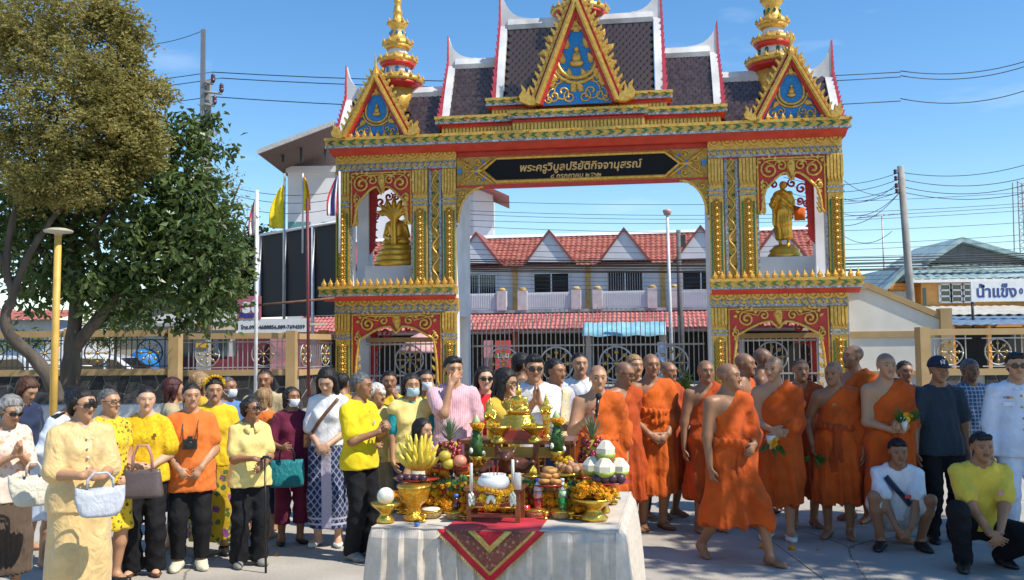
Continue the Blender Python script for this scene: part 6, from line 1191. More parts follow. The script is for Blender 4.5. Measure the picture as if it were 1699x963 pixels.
def pickup(px, Y, rz, label, col):
    p = P(px, 600, Y); r = empty('pickup_truck', (p.x, Y, 0), rz, label, 'pickup truck', 'pickup trucks parked beyond the fence'); B_ = mat('car_' + col[0], col[1], .22, var=.04, coat=.8)
    def loft(prof, hw0, hw1, nm, m_, z1=None):   # side profile (x,z) with tumblehome
        zs = [q[1] for q in prof]; lo, hi = min(zs), max(zs); mm = MB(); n = len(prof); w = lambda z: hw0 + (hw1 - hw0) * (z - lo) / (hi - lo)
        vs = [(x, -w(z), z) for x, z in prof] + [(x, w(z), z) for x, z in prof]; mm.add(vs, [tuple(range(n)), tuple(reversed(range(n, 2 * n)))] + [(i, i + n, (i + 1) % n + n, (i + 1) % n) for i in range(n)]); o = mm.build(nm, m_, r); bv = o.modifiers.new('b', 'BEVEL'); bv.width = .05; bv.segments = 3; return o
    loft([(-2.6, .45), (2.45, .45), (2.6, .6), (2.58, .85), (2.45, 1.02), (1.1, 1.12), (-2.55, 1.12), (-2.6, .9)], .86, .84, 'body', B_); cb = loft([(-.75, 1.1), (1.35, 1.1), (.55, 1.68), (.2, 1.76), (-.45, 1.74), (-.68, 1.55)], .83, .64, 'cab', B_)
    for s in (-1, 1):
        q = [(-.6, 1.16), (.22, 1.16), (.22, 1.64), (-.38, 1.66), (-.55, 1.5)]; MB().prism([(x, z) for x, z in q], -.012, .012, at=(0, s * .752, 0), R=Matrix.Rotation(0, 3, 'X')).build('side_window', GLASSD, cb).rotation_euler = (0, 0, 0)
        q = [(.30, 1.16), (1.12, 1.16), (.55, 1.6), (.30, 1.64)]; MB().prism(q, -.012, .012, at=(0, s * .755, 0)).build('side_window', GLASSD, cb); MB().box((.98, s * .95, 1.2), (.12, .2, .16)).build('mirror', B_, cb); MB().box((2.5, s * .65, .85), (.2, .34, .18)).build('headlight', FRM, r); MB().box((-2.6, s * .76, .92), (.05, .12, .28)).build('taillight', SHOPC[0], r)
        for x in (-1.6, 1.65): w_ = empty('wheel', (x, s * .78, .36), 0, parent=r); MB().lathe([(.20, -.1), (.35, -.1), (.37, -.06), (.37, .06), (.35, .1), (.2, .1)], 18).build('tyre', SHOE_BLK, w_).rotation_euler = (pi / 2, 0, 0); MB().lathe([(.0, -.105), (.2, -.1), (.2, .1), (0, .105)], 12).build('rim', BARM, w_).rotation_euler = (pi / 2, 0, 0)
    MB().add([(1.33, -.68, 1.14), (1.33, .68, 1.14), (.62, .58, 1.66), (.62, -.58, 1.66)], [(0, 1, 2, 3)]).build('windscreen', GLASSD, cb); m = MB()
    m.tube([(-.95, -.7, 1.12), (-.95, -.6, 1.62), (-.95, .6, 1.62), (-.95, .7, 1.12)], .03, 6); m.tube([(-.95, -.62, 1.5), (-2.4, -.72, 1.45), (-2.4, .72, 1.45), (-.95, .62, 1.5)], .022, 6); m.build('bed_rack', BARM, r); return r
pickup(176, 26.2, 0.05, 'white pickup truck parked beyond the shaded fence section', ('white', (.68, .70, .72))); pickup(28, 26.0, pi + .03, 'silver white pickup truck at far left beyond the fence', ('silver', (.52, .56, .60)))
# ------------------------------------------------------------------ poles, lamps, wires
CPOLE = mat('concrete_pole', (.30, .285, .26), .85, var=.3, vs=2); WIRE = mat('wire_black', (.012, .012, .013), .5, var=0); INS = mat('insulator', (.09, .03, .03), .3, var=.1)
up1 = empty('utility_pole', (P(339, 500, 27).x, 27, 0), 0, 'square concrete utility pole rising through the tree', 'utility pole'); z1 = P(339, 135, 27).z; MB().box((0, 0, z1 / 2), (.36, .30, z1), taper=.62).build('shaft', CPOLE, up1); zt1 = P(338, 52, 27).z; MB().b2(-.13, .0, -.18, -.10, z1 - 1.6, zt1).build('steel_extension', mat('galv', (.22, .23, .25), .5, .5, var=.1), up1)
for py, dx in ((134, .25), (150, .5), (170, .3)): z = P(350, py, 27).z; MB().tube([(0, -.2, z - .1), (dx, -.2, z - .16)], .04, 6).build('cross_arm', CPOLE, up1); m = MB(); m.lathe([(.03, -.15), (.07, -.1), (.07, -.05), (.05, -.03), (.075, 0), (.05, .03), (.07, .06), (.03, .12)], 8, (dx, -.2, z + .02)); m.build('insulator', INS, up1)
for z in (2.0, 2.3, 2.6): MB().box((.0, -.17, z), (.34, .02, .16), R=Matrix.Rotation(.0, 3, 'Y')).build('hazard_band', mat('hazard_yellow', (.62, .36, .02), .6, var=.1) if z != 2.3 else BARD, up1)
b2, t2 = P(1515, 560, 27), P(1494, 276, 27); up2 = empty('utility_pole', (b2.x, 27, 0), 0, 'leaning concrete utility pole beside the orange house', 'utility pole'); m = MB(); m.tube([(0.1, 0, 0), (t2.x - b2.x, 0, t2.z)], [.135, .10], 8); m.build('shaft', CPOLE, up2)
for py in (286, 297, 309, 318): z = P(1494, py, 27).z; MB().lathe([(.03, -.07), (.06, -.04), (.04, 0), (.06, .04), (.03, .07)], 8, (t2.x - b2.x - .2 + (t2.z - z) * .05, -.08, z)).build('insulator', INS, up2)
sl_ = empty('street_lamp', (P(1110, 500, 30).x, 30, 0), 0, 'white street lamp with round head seen through the arch', 'street lamp'); z = P(1110, 352, 30).z; MB().tube([(0.06, 0, 0), (0, 0, z)], [.07, .045], 8).build('pole', PW, sl_); MB().lathe([(.05, -.12), (.10, -.1), (.15, .02), (.14, .06), (.05, .1), (0, .11)], 12, (0, 0, z)).build('lamp_head', mat('lamp_pink', (.55, .36, .32), .5, var=.1), sl_)
sp_ = empty('street_pole', (P(1128, 500, 38).x, 38, 0), 0, 'thin dark utility pole in front of the terraced houses', 'utility pole'); MB().tube([(0, 0, 0), (0, 0, P(1128, 382, 38).z)], [.13, .09], 8).build('shaft', mat('pole_dark', (.13, .12, .12), .8, var=.2), sp_); MB().box((.1, 0, P(1128, 400, 38).z), (.35, .1, .5)).build('junction_box', BARD, sp_)
yl = empty('yard_lamp', (P(89, 600, 14).x, 14, 0), 0, 'ochre lamp post with flat square head before the tree', 'lamp post'); z = P(93, 386, 14).z; MB().tube([(0, 0, 0), (.03, 0, z)], [.058, .05], 10).build('pole', mat('ochre_paint', (.60, .36, .07), .5, var=.15), yl); m = MB(); m.lathe([(.04, -.08), (.06, -.02), (.20, .0), (.21, .03), (.12, .06), (0, .07)], 12, (.03, 0, z)); m.build('lamp_head', mat('lamp_stone', (.42, .38, .28), .7, var=.2), yl)
ORD = ['highest', 'second', 'third', 'fourth', 'fifth', 'sixth', 'seventh', 'eighth']
def wire(p0, p1, sag, r, label, Y0=27., Y1=27., n=14):
    a, b = P(*p0, Y0), P(*p1, Y1); pts = [a.lerp(b, i / n) - Vector((0, 0, sag * 4 * (i / n) * (1 - i / n))) for i in range(n + 1)]; return tag(MB().tube(pts, r, 5).build('overhead_wire', WIRE), label, 'wire', 'overhead wires')
def wires(lst, sag, r, where, Y0=27., Y1=27.):
    for i, (a, b) in enumerate(lst): wire(a, b, sag + .02 * (i % 3), r, ORD[i] + ' ' + where, Y0, Y1)
wires([((-40, 148), (352, 120)), ((-40, 158), (366, 130)), ((-40, 180), (356, 160))], .15, .012, 'power line left of the square utility pole, behind the tree')
wires([((352, 120), (1494, 120)), ((366, 130), (1494, 128)), ((356, 161), (1494, 168))], .3, .014, 'power line running behind the gate roofs')
wires([((1494, 118), (1720, 96)), ((1494, 126), (1720, 104)), ((1494, 164), (1720, 144))], .25, .014, 'power line in the upper right sky')
wire((225, 76), (335, 52), .1, .010, 'single wire dropping left from the top of the steel pole extension')
ys = ((286, 268), (297, 290), (309, 302), (318, 316)); wires([((1493, y0), (1720, y1)) for y0, y1 in ys], .25, .011, 'wire leaving the leaning pole to the right'); wires([((1300, y0 + 8), (1493, y0)) for y0, y1 in ys], .3, .009, 'wire between right gate tower and leaning pole')
wires([((780, y0 + 4), (1720, y1 - 4)) for y0, y1 in ((330, 322), (346, 340), (352, 345), (362, 352), (372, 372), (398, 392), (410, 402), (418, 415))], .25, .008, 'thin wire crossing the arch opening above the terrace roofs', 30, 30)
wires([((780, 431 + i * 3.2), (1720, 420 + i * 3.6)) for i in range(7)], .12, .02, 'thick black cable in the bundle crossing before the terrace windows', 33, 33)
wires([((780, y), (1720, y - 10)) for y in (446, 456, 462, 470, 476)], .2, .007, 'thin cable below the thick bundle in the arch', 33, 33)
wires([((-40, y + 10), (560, y)) for y in (430, 436, 441)], .1, .02, 'thick black cable sagging behind the left tree', 33.5, 33.5)
wires([((1400, 300), (1494, 318)), ((1400, 330), (1494, 300)), ((1400, 355), (1494, 318)), ((1400, 375), (1494, 318)), ((1400, 392), (1480, 384))], .25, .009, 'slanting wire gathered at the leaning pole')
wires([((350, 300), (560, 318)), ((350, 312), (560, 330)), ((350, 330), (560, 345))], .25, .009, 'wire between tree and left gate tower')
an = empty('tv_antenna', (P(1466, 430, 40).x, 40, 0), 0, 'spindly television antenna mast right of the gate', 'antenna'); zb, zt = 2.5, P(1466, 358, 40).z; MB().tube([(0, 0, zb), (0, 0, zt)], .03, 6).build('mast', BARM, an); m = MB(); m.tube([(-1.1, 0, zt - .1), (.9, 0, zt + .08)], .022, 5)
for k in range(6): m.tube([(-1 + k * .35, -.25, zt - .08 + k * .03), (-1 + k * .35, .25, zt - .08 + k * .03)], .014, 4)
m.build('boom', BARM, an)
lt_ = empty('lattice_tower', (P(1696, 400, 70).x, 70, 0), 0, 'distant steel lattice mast at the right edge', 'tower'); m = MB(); zt = P(1696, 302, 70).z
for s in ((-.35, -.35), (.35, -.35), (.35, .35), (-.35, .35)): m.tube([(s[0] * 1.4, s[1] * 1.4, 0), (s[0], s[1], zt)], .05, 4)
for k in range(26): z = zt * k / 26; h = zt / 26; m.tube([(-.4, -.35, z), (.4, -.35, z + h)], .03, 4); m.tube([(.4, -.35, z), (-.4, -.35, z + h)], .03, 4)
m.build('frame', BARM, lt_)
# ------------------------------------------------------------------ offering table
TR = radians(-10); FLc, FRc = G(622, 872, .8), G(1022, 886, .8); TO = (FLc + FRc) / 2; TO.z = 0; TW, TDp = 1.42, 1.5
def TWp(x, y, z): return Vector((TO.x + cos(TR) * x - sin(TR) * y, TO.y + sin(TR) * x + cos(TR) * y, z))
CLOTH = mat('table_brocade', (.50, .42, .33), .5, var=.2, vs=26, bump=.05, bs=50, col2=(.62, .54, .45), detail=3, sheen=.3); CLTOP = mat('table_top_cloth', (.56, .52, .45), .6, var=.12, vs=6, bump=.15, bs=90)
tb = empty('offering_table', TO, TR, 'offering table covered by a pleated cream brocade cloth', 'table'); hw = TW / 2
m = MB()
for x, y in ((-hw + .08, .1), (hw - .08, .1), (-hw + .08, TDp - .1), (hw - .08, TDp - .1)): MB().tube([(x, y, 0), (x, y, .77)], .02, 8).build('leg', BARM, tb)
MB().b2(-hw + .02, hw - .02, .02, TDp - .02, .755, .785).build('table_top', TIM, tb)
m = MB(); m.smooth = True; n = 30; m.add([(-hw + TW * i / n, TDp * j / n, .7965 + .001 * sin(i * 1.7 + j)) for j in range(n + 1) for i in range(n + 1)], [(j * (n + 1) + i, j * (n + 1) + i + 1, (j + 1) * (n + 1) + i + 1, (j + 1) * (n + 1) + i) for j in range(n) for i in range(n)]); m.build('top_cloth', CLTOP, tb)
per = []; L4 = [((-hw, 0), (hw, 0)), ((hw, 0), (hw, TDp)), ((hw, TDp), (-hw, TDp)), ((-hw, TDp), (-hw, 0))]; rr = random.Random(3)
for a, b in L4:
    L = abs(b[0] - a[0]) + abs(b[1] - a[1]); k = int(L / .0125); d = ((b[0] - a[0]) / L, (b[1] - a[1]) / L); nrm_ = (d[1], -d[0])
    for i in range(k): per.append((a[0] + d[0] * L * i / k, a[1] + d[1] * L * i / k, nrm_, L * i / k))
rows = 14; vs = []; fs = []; N_ = len(per)
for j in range(rows + 1):
    t = j / rows; z = .80 - .795 * t
    for i, (x, y, nn, s_) in enumerate(per):
        ph = (s_ + .012 * sin(s_ * 9 + t * 2)) / .105; f_ = ph - math.floor(ph); w = (f_ / .82 if f_ < .82 else (1 - f_) / .18); off = .004 + (t ** .3) * (.006 + .055 * w) + .05 * t + .006 * sin(s_ * 31 + t * 5) * t
        off = off if j else -.012; vs.append((x + nn[0] * off, y + nn[1] * off, z if j else .8005))
for j in range(rows):
    for i in range(N_): fs.append((j * N_ + i, j * N_ + (i + 1) % N_, (j + 1) * N_ + (i + 1) % N_, (j + 1) * N_ + i))
m = MB(); m.add(vs, fs); m.build('pleated_skirt', CLOTH, tb)
# triangular ceremonial cloth over the front
CR = cloth('brocade_red', (.50, .015, .03), .55, var=.2); CG = mat('brocade_gold', (.52, .36, .07), .5, .25, var=.4, vs=60, bump=.5, bs=120, col2=(.66, .52, .18)); CB = pattern('brocade_brown', 'floral', (.22, .07, .045), [(.45, .20, .13), (.30, .13, .10)], 36)
tc_ = empty('ceremonial_cloth', TO + Vector((0, 0, 0)), TR, 'red and gold brocade cloth hanging as a triangle over the table front', 'cloth'); W2, DZ = .305, .283
def tri(k, y, m_, nm, v=0.):
    mm = MB(); mm.smooth = True; A_, B_ = [], []; n = 24
    for i in range(n + 1):
        x = -W2 * k + 2 * W2 * k * i / n; zb = .80 - DZ * k * (1 - abs(x) / (W2 * k)) - .004; zt = .803 - v * max(0, 1 - abs(x) / (W2 * .42)) if v else .803; A_.append((x, y - .02 * (.8 - zt), zt)); B_.append((x, y - .10 * (.80 - zb) - .004 * sin(x * 40), min(zb, zt - .001)))
    mm.strip(A_, B_); o = mm.build(nm, m_, tc_); o.modifiers.new('s', 'SOLIDIFY').thickness = .004
tri(1.0, -.040, CR, 'red_border'); tri(.84, -.046, CG, 'gold_band'); tri(.77, -.052, CB, 'patterned_field'); tri(.40, -.058, CG, 'gold_chevron'); tri(.26, -.064, CR, 'red_centre')
m = MB(); n = 60
for i in range(n + 1): x = -W2 + 2 * W2 * i / n; z = .80 - DZ * (1 - abs(x) / W2) - .004; y = -.044 - .10 * (.8 - z); m.tube([(x, y, z), (x + .002, y - .004, z - .022)], [.0022, .0032], 4)
tag(m.build('fringe', CG, tc_), kind='stuff')
m = MB(); m.b2(-.27, .27, -.04, .5, .7995, .804); m.build('cloth_on_top', CR, tc_)
# --- materials of the offerings
BRASS = mat('brass_gold', (.66, .38, .04), .22, .85, var=.2, vs=14, bump=.25, bs=70, col2=(.80, .54, .10)); AMBER = mat('amber_gold', (.66, .27, .01), .2, .55, var=.35, vs=24, bump=.6, bs=50, col2=(.82, .46, .03), spec=.7); WOOD = mat('altar_wood', (.16, .05, .018), .3, var=.3, vs=8, col2=(.26, .09, .03), aniso=(1, 1, 6)); LACQ = mat('lacquer_red', (.30, .025, .015), .25, var=.2); WICK = mat('wicker', (.40, .26, .09), .6, var=.4, vs=60, bump=.9, bs=120, col2=(.58, .42, .18)); CERA = mat('ceramic_white', (.70, .70, .68), .2, var=.06, coat=.5); WAX = mat('candle_wax', (.80, .76, .66), .5, var=.05, sss=.2)
BAN = mat('banana', (.62, .46, .03), .5, var=.25, vs=18, col2=(.74, .62, .10)); LEAFG = mat('leaf_green', (.05, .13, .03), .5, var=.4, vs=12); CROWN = mat('pineapple_leaf', (.10, .16, .07), .55, var=.4, vs=12, col2=(.22, .28, .16)); GRAPE = mat('grape_red', (.22, .018, .022), .25, var=.3, spec=.6); COCO = mat('coconut_flesh', (.66, .61, .48), .7, var=.15, vs=12); COCG = mat('coconut_green', (.30, .38, .06), .5, var=.25, vs=7)
JAS = mat('jasmine', (.72, .72, .60), .7, var=.15, vs=50); PURP = mat('fruit_purple', (.05, .02, .035), .4, var=.3, vs=20); MANGO = mat('mango_green', (.34, .32, .03), .4, var=.3, vs=9, col2=(.55, .40, .04)); POME = mat('fruit_pink', (.55, .12, .10), .35, var=.35, vs=8, col2=(.66, .30, .16)); EGG = mat('brown_egg', (.40, .20, .09), .5, var=.2, vs=6); BREAD = mat('fried_dough', (.50, .25, .07), .7, var=.35, vs=14, bump=.4, bs=40)
OFF = 'offerings on the table'
def place(nm, px, py, z, label, cat, sc=1., rz=TR): p = G(px, py, z); return empty(nm, p, rz, label, cat, OFF) if sc == 1 else _sc(empty(nm, p, rz, label, cat, OFF), sc)
def _sc(o, s): o.scale = (s,) * 3; return o
def pedestal(r, h, top, nm='pedestal', par=None, m_=BRASS, n=18, dish=.03): return MB().lathe([(0, 0), (r * .62, 0), (r * .66, .012), (r * .42, h * .35), (r * .34, h * .5), (r * .46, h * .62), (r * .8, h * .86), (r, h), (r * 1.02, h + dish * .5), (r * .94, h + dish * .3), (0, h + dish * .1)], n).build(nm, m_, par)
def pile(par, nm, me, cx, cy, z, r, h, n, sc=1., seed=0, label=None):
    rr = random.Random(seed)
    for i in range(n):
        u = sqrt(rr.random()); a = rr.random() * 6.28; zz = z + h * (1 - u * u) ** .5 * (1 if i % 3 else rr.random()); link(nm, me, None, par, (cx + r * u * cos(a), cy + r * u * sin(a), zz), (rr.uniform(-1, 1) * (.3 + u), rr.uniform(-1, 1) * (.3 + u), rr.uniform(0, 6)), sc * rr.uniform(.85, 1.2))
def sphme(nm, r, m_, sc=(1, 1, 1), n=10): me = MB().ball((0, 0, 0), r, n, n * 2 // 3, sc).mesh(nm); me.materials.append(m_); return me
GRP = sphme('grape', .014, GRAPE, n=8); EGGM = sphme('egg', .024, EGG, (1, 1, 1.3)); JASM = sphme('jasmine_bud', .008, JAS, (1, 1, 1.6), 6)
# tiers at the back of the table
t1 = empty('low_altar', TWp(0, .52, .80), TR, 'low red and gold altar tier spanning the middle of the table', 'altar', OFF); MB().b2(-.56, .60, 0, .30, .0, .15).build('body', LACQ, t1); MB().b2(-.60, .64, -.03, .36, .15, .172).build('top_board', WOOD, t1)
m = MB()
for i in range(60):
    x = -.59 + 1.2 * i / 59
    for k in range(3): rr_ = random.Random(i * 7 + k); leaf2(m, x, .165 + .015 * k, rr_.uniform(0, 6.28), .045, .024, -.045 - .008 * k)
tag(m.build('leaf_edging', LEAFG, t1), kind='stuff')
for i in range(40): link('bloom', BLY if i % 3 else BLM, None, t1, (-.58 + 1.2 * i / 39 + .006 * sin(i * 5), -.05, .168 + .012 * (i % 2)), (1.0, 0, i), .75)
t2 = empty('tall_altar', TWp(-.02, .98, .80), TR, 'tall carved wooden altar stand carrying the golden image', 'altar', OFF)
for x in (-.34, -.13, .13, .34):
    for y in (0, .28): MB().b2(x - .018, x + .018, y - .018, y + .018, 0, .38).build('leg', WOOD, t2)
MB().b2(-.38, .38, -.03, .32, .38, .405).build('top_board', WOOD, t2); MB().b2(-.33, .33, -.012, .0, .29, .36).build('apron', GOLD_D, t2); MB().b2(-.33, .33, -.012, .0, .08, .11).build('stretcher', WOOD, t2); MB().b2(-.14, .14, -.02, .30, .405, .47).build('upper_step', LACQ, t2)
def buddha(px, py, Y, h, label, full=True):
    p = P(px, py, Y); o = empty('buddha_image' if full else 'attendant_figure', p, TR, label, 'statue', OFF if not full else None); s = h / .34
    if full:
        m = MB(); m.lathe([(q[0] * s, q[1] * s) for q in [(.15, 0), (.155, .012), (.13, .025), (.135, .04), (.11, .05), (.115, .065), (.095, .075), (.10, .09), (.085, .10)]], 20, sy=.75); m.build('tiered_base', BRASS, o); z = .10
        B = [((-.05, -.02, .02), (.05, -.02, .02), .03, .03, .02, (1.1, 1, .75)), ((0, 0, .03), (0, 0, .085), .032, .038, .015, (1.1, .8, 1)), ((-.035, 0, .10), (.035, 0, .10), .018, .018, .01, None), ((-.048, 0, .098), (-.058, -.01, .055), .014, .012, .008, None), ((.048, 0, .098), (.058, -.01, .055), .014, .012, .008, None), ((-.058, -.01, .055), (-.05, -.05, .03), .011, .009, .006, None), ((.058, -.01, .055), (0, -.045, .035), .011, .009, .006, None), ((0, 0, .105), (0, 0, .135), .013, .012, .008, None), ((0, -.003, .148), (0, -.003, .155), .021, .02, .008, (1, 1.1, 1.1)), ((0, 0, .172), (0, 0, .182), .014, .008, .006, None), ((0, 0, .185), (0, 0, .235), .006, .001, .006, None)]
    else:
        m = MB(); m.lathe([(.035 * s, 0), (.035 * s, .02 * s), (.025 * s, .04 * s)], 12); m.build('base', BRASS, o); z = .04
        B = [((0, 0, .0), (0, 0, .10), .022, .02, .01, (1.2, .9, 1)), ((0, 0, .1), (0, 0, .18), .02, .028, .012, (1.2, .8, 1)), ((-.03, 0, .185), (.03, 0, .185), .012, .012, .01, None), ((-.038, 0, .18), (-.03, -.03, .14), .009, .008, .006, None), ((.038, 0, .18), (.03, -.03, .14), .009, .008, .006, None), ((-.03, -.03, .14), (0, -.04, .165), .008, .007, .005, None), ((.03, -.03, .14), (0, -.04, .165), .008, .007, .005, None), ((0, 0, .2), (0, 0, .225), .018, .018, .01, None), ((0, 0, .24), (0, 0, .29), .012, .001, .008, None)]
    v, f = garment(None, [(np.array(a), np.array(b), ra, rb, k, sc, None) for a, b, ra, rb, k, sc in B], (), (), .0075); link('figure', npmesh('figure', (v + [0, 0, z]) * s, f), BRASS, o)
buddha(861, 713, 6.55, .36, 'seated golden Buddha image with flame finial at the top of the altar'); buddha(814, 742, 6.45, .36, 'slender golden attendant statue left of the seated image', False); buddha(907, 730, 6.45, .34, 'slender golden attendant statue right of the seated image', False)
for px, w in ((827, 'left'), (887, 'right')): o = empty('gold_tray', P(px, 735, 6.3), TR, 'small footed gold dish on the %s of the tall altar' % w, 'dish', OFF); pedestal(.085, .10, 0, par=o, nm='dish'); pile(o, 'leaf', BLY, 0, 0, .105, .05, .02, 5, .7, 3)
# front wooden stand with incense bowl
fs_ = empty('front_stand', G(818, 868, .802), TR, 'small carved wooden stand at the front of the table', 'stand', OFF); hh = .185; w_ = .145
for x in (-1, 1):
    for y in (0, 1): MB().b2(x * w_ - .014, x * w_ + .014, y * .17, y * .17 + .026, 0, hh).build('leg', WOOD, fs_)
MB().b2(-w_ - .025, w_ + .025, -.02, .215, hh, hh + .018).build('top_board', WOOD, fs_); MB().b2(-w_, w_, .004, .02, .03, .05).build('stretcher', WOOD, fs_); MB().b2(-w_, w_, .006, .016, .085, hh).build('apron', LACQ, fs_); m = MB()
for i in range(9):
    x = -w_ + .03 + (2 * w_ - .06) * i / 8; spiral(m, x, .135, .024, 1.4, i * 2, 1 if i % 2 else -1, .0, .006)
m.tube([(-w_ + .01, .0, .09), (w_ - .01, .0, .09)], .006, 5); m.build('lattice', GOLD, fs_)
zs = .8 + hh + .022
ib = place('incense_bowl', 819, 818, zs, 'white ceramic incense bowl with grey band on the front stand', 'bowl'); MB().lathe([(0, 0), (.05, 0), (.055, .012), (.085, .035), (.092, .06), (.085, .085), (.07, .095), (.072, .105), (.062, .105), (.058, .09), (0, .088)], 20).build('bowl', CERA, ib); MB().lathe([(.0, .085), (.059, .088), (0, .092)], 14).build('sand', GOLD_D, ib); m = MB()
for i in range(5): m.tube([(.02 * sin(i * 2), .02 * cos(i * 2), .08), (.03 * sin(i * 2), .025 * cos(i * 2), .15 + .03 * (i % 2))], .0018, 4)
m.build('incense_stick', LACQ, ib); 
for i in range(26): a = 2 * pi * i / 26; link('garland_bloom', BLM if i % 2 else BLY, None, ib, (.095 * cos(a), .095 * sin(a), .018 + .01 * sin(a * 2)), (0, 1.2 * cos(a), a), .8)
for px, py, h, r, w in ((782, 815, .155, .0095, 'left of the incense bowl'), (851, 808, .155, .0095, 'right of the incense bowl'), (859, 812, .09, .022, 'short and thick, right of the bowl')): o = place('candle', px, py, zs, 'white candle standing ' + w, 'candle'); MB().lathe([(r, 0), (r, h), (r * .7, h + .004), (0, h + .003)], 12).build('wax', WAX, o); MB().tube([(0, 0, h), (.002, 0, h + .012)], .0012, 4).build('wick', WIRE, o)
gl = empty('marigold_garland', G(816, 826, zs - .02) + Vector((0, -.03, 0)), TR, 'marigold and jasmine garland hanging from the front stand', 'garland', OFF)
for i in range(13): u = (i / 12 - .5) * 2; link('bloom', BLM if i % 4 else BLY, None, gl, (u * .05, -.012, -.045 + .05 * u * u), (1.4, 0, i), .85)
for i in range(16): u = (i / 15 - .5) * 2; link('jasmine_bud', JASM, None, gl, (u * .022, -.02, .012 - .03 * u * u), (0, u, 0))
for px, w in ((783, 'left'), (851, 'right')):
    o = empty('jasmine_garland', G(px, 822, zs - .01) + Vector((0, -.025, 0)), TR, 'short white jasmine garland with red tip at the %s stand corner' % w, 'garland', OFF)
    for i in range(14): link('jasmine_bud', JASM, None, o, (.012 * sin(i * 2.4), -.006 + .01 * cos(i * 2.4), .01 - .0045 * i), (0, 0, i), 1.1)
    for i in range(3): link('rose', BLM, LACQ, o, (.008 * (i - 1), -.006, -.06 - .008 * (i % 2)), None, .5)
# gold bowls, baskets, bottles
o = place('gold_dish_with_ball', 640, 866, .802, 'footed gold dish holding a white garland ball at the table corner', 'dish'); pedestal(.085, .10, 0, par=o, nm='dish'); m = MB(); m.ball((0, 0, .15), .052, 14, 10); m.build('flower_ball', JAS, o)
o = place('amber_bowl', 687, 862, .802, 'large amber gold offering bowl on a flared foot', 'bowl'); MB().lathe([(0, 0), (.062, 0), (.066, .013), (.045, .035), (.036, .065), (.05, .09), (.082, .115), (.095, .17), (.099, .2), (.103, .205), (.092, .2), (0, .19)], 24).build('bowl', AMBER, o); MB().lathe([(.097, .187), (.105, .195), (.097, .206)], 24).build('rim', BRASS, o)
def basket(px, py, w, fill):
    o = place('woven_basket', px, py, .802, 'small octagonal woven basket ' + w, 'basket'); MB().lathe([(0, 0), (.058, 0), (.066, .02), (.07, .042), (.066, .044), (.06, .02), (0, .012)], 8).build('basket', WICK, o); MB().lathe([(.069, .034), (.074, .042), (.069, .047)], 8).build('rim', BRASS, o); return o
B1 = basket(715, 858, 'with white rice on the left', 0); MB().lathe([(0, .03), (.06, .042), (.055, .052), (0, .06)], 12, wob=.04).build('rice', JAS, B1); B2_ = basket(757, 860, 'holding a brown drink, left of the stand', 0); B3 = basket(886, 857, 'holding the red drink bottle', 0); B4 = basket(932, 859, 'holding the green drink bottle', 0)
def bottle(px, py, z, r, h, liquid, cap, lab, label, label2=None, glass=False, ink=None):
    o = place('drink_bottle' if not glass else 'glass_bottle', px, py, z, label, 'bottle'); MB().lathe([(0, 0), (r * .9, 0), (r, h * .03), (r, h * .22), (r * .93, h * .26), (r, h * .30), (r, h * .46)], 16).build('liquid_body', liquid, o)
    MB().lathe([(r * 1.01, h * .46), (r * 1.01, h * .66)], 16).build('label', lab, o); MB().lathe([(r, h * .66), (r * .97, h * .72), (r * .6, h * .84), (r * .42, h * .88), (r * .42, h * .92)], 16).build('shoulder', label2 or CERA, o); MB().lathe([(r * .5, h * .92), (r * .5, h), (0, h)], 12).build('cap', cap, o); return o
REDL = mat('drink_red', (.50, .015, .02), .12, var=.1, spec=.8, coat=.6); GRNL = mat('drink_green', (.01, .24, .04), .12, var=.1, spec=.8, coat=.6); CLR = mat('clear_plastic', (.62, .66, .68), .12, var=.08, spec=.8, coat=.5); CAPB = mat('cap_blue', (.03, .16, .55), .4, var=0); CAPW = mat('cap_white', (.7, .7, .7), .4, var=0); DGL = mat('bottle_glass', (.01, .055, .02), .08, var=.1, spec=.9, coat=.7)
lb1 = mat('label_red_white', (.45, .10, .12), .5, var=.5, vs=60, col2=(.75, .6, .62)); lb2 = mat('label_green_white', (.06, .36, .10), .5, var=.5, vs=60, col2=(.6, .75, .6))
bo = bottle(893, 853, .81, .029, .215, REDL, CAPB, lb1, 'plastic bottle of red drink with blue cap', CLR); bo = bottle(934, 853, .81, .029, .215, GRNL, CAPW, lb2, 'plastic bottle of green drink with pale cap', CLR)
bg_ = place('glass_bottle', 726, 842, .802, 'dark green glass bottle with cream label behind the baskets', 'bottle'); MB().lathe([(0, 0), (.03, 0), (.032, .01), (.032, .12), (.026, .145), (.012, .175), (.012, .21), (.014, .212), (.014, .225), (0, .226)], 14).build('bottle', DGL, bg_); MB().lathe([(.0325, .03), (.0325, .085)], 14).build('label', CLTOP, bg_); m = MB(); m.ball((0, 0, .232), .014, 8, 5); m.build('cap', BRASS, bg_)
jr = place('spirit_jar', 757, 853, .815, 'small jar of dark drink with blue cap in a basket', 'jar'); MB().lathe([(0, 0), (.026, 0), (.026, .06), (.02, .075), (.012, .085), (.012, .1)], 12).build('jar', mat('dark_drink', (.09, .02, .01), .1, var=.1, spec=.8), jr); MB().lathe([(.014, .1), (.014, .12), (0, .12)], 10).build('cap', CAPB, jr)
cp = place('drink_glass', 872, 855, .81, 'short glass of red drink with a straw beside the red bottle', 'glass'); MB().lathe([(0, 0), (.024, 0), (.03, .06), (.028, .06), (0, .052)], 12).build('glass', REDL, cp); MB().tube([(0, 0, .03), (-.05, 0, .16)], .002, 5).build('straw', CAPW, cp)
o = place('blue_cap', 692, 872, .803, 'loose blue bottle cap on the white cloth', 'bottle cap'); MB().lathe([(.016, 0), (.016, .014), (0, .015)], 12).build('cap', CAPB, o)
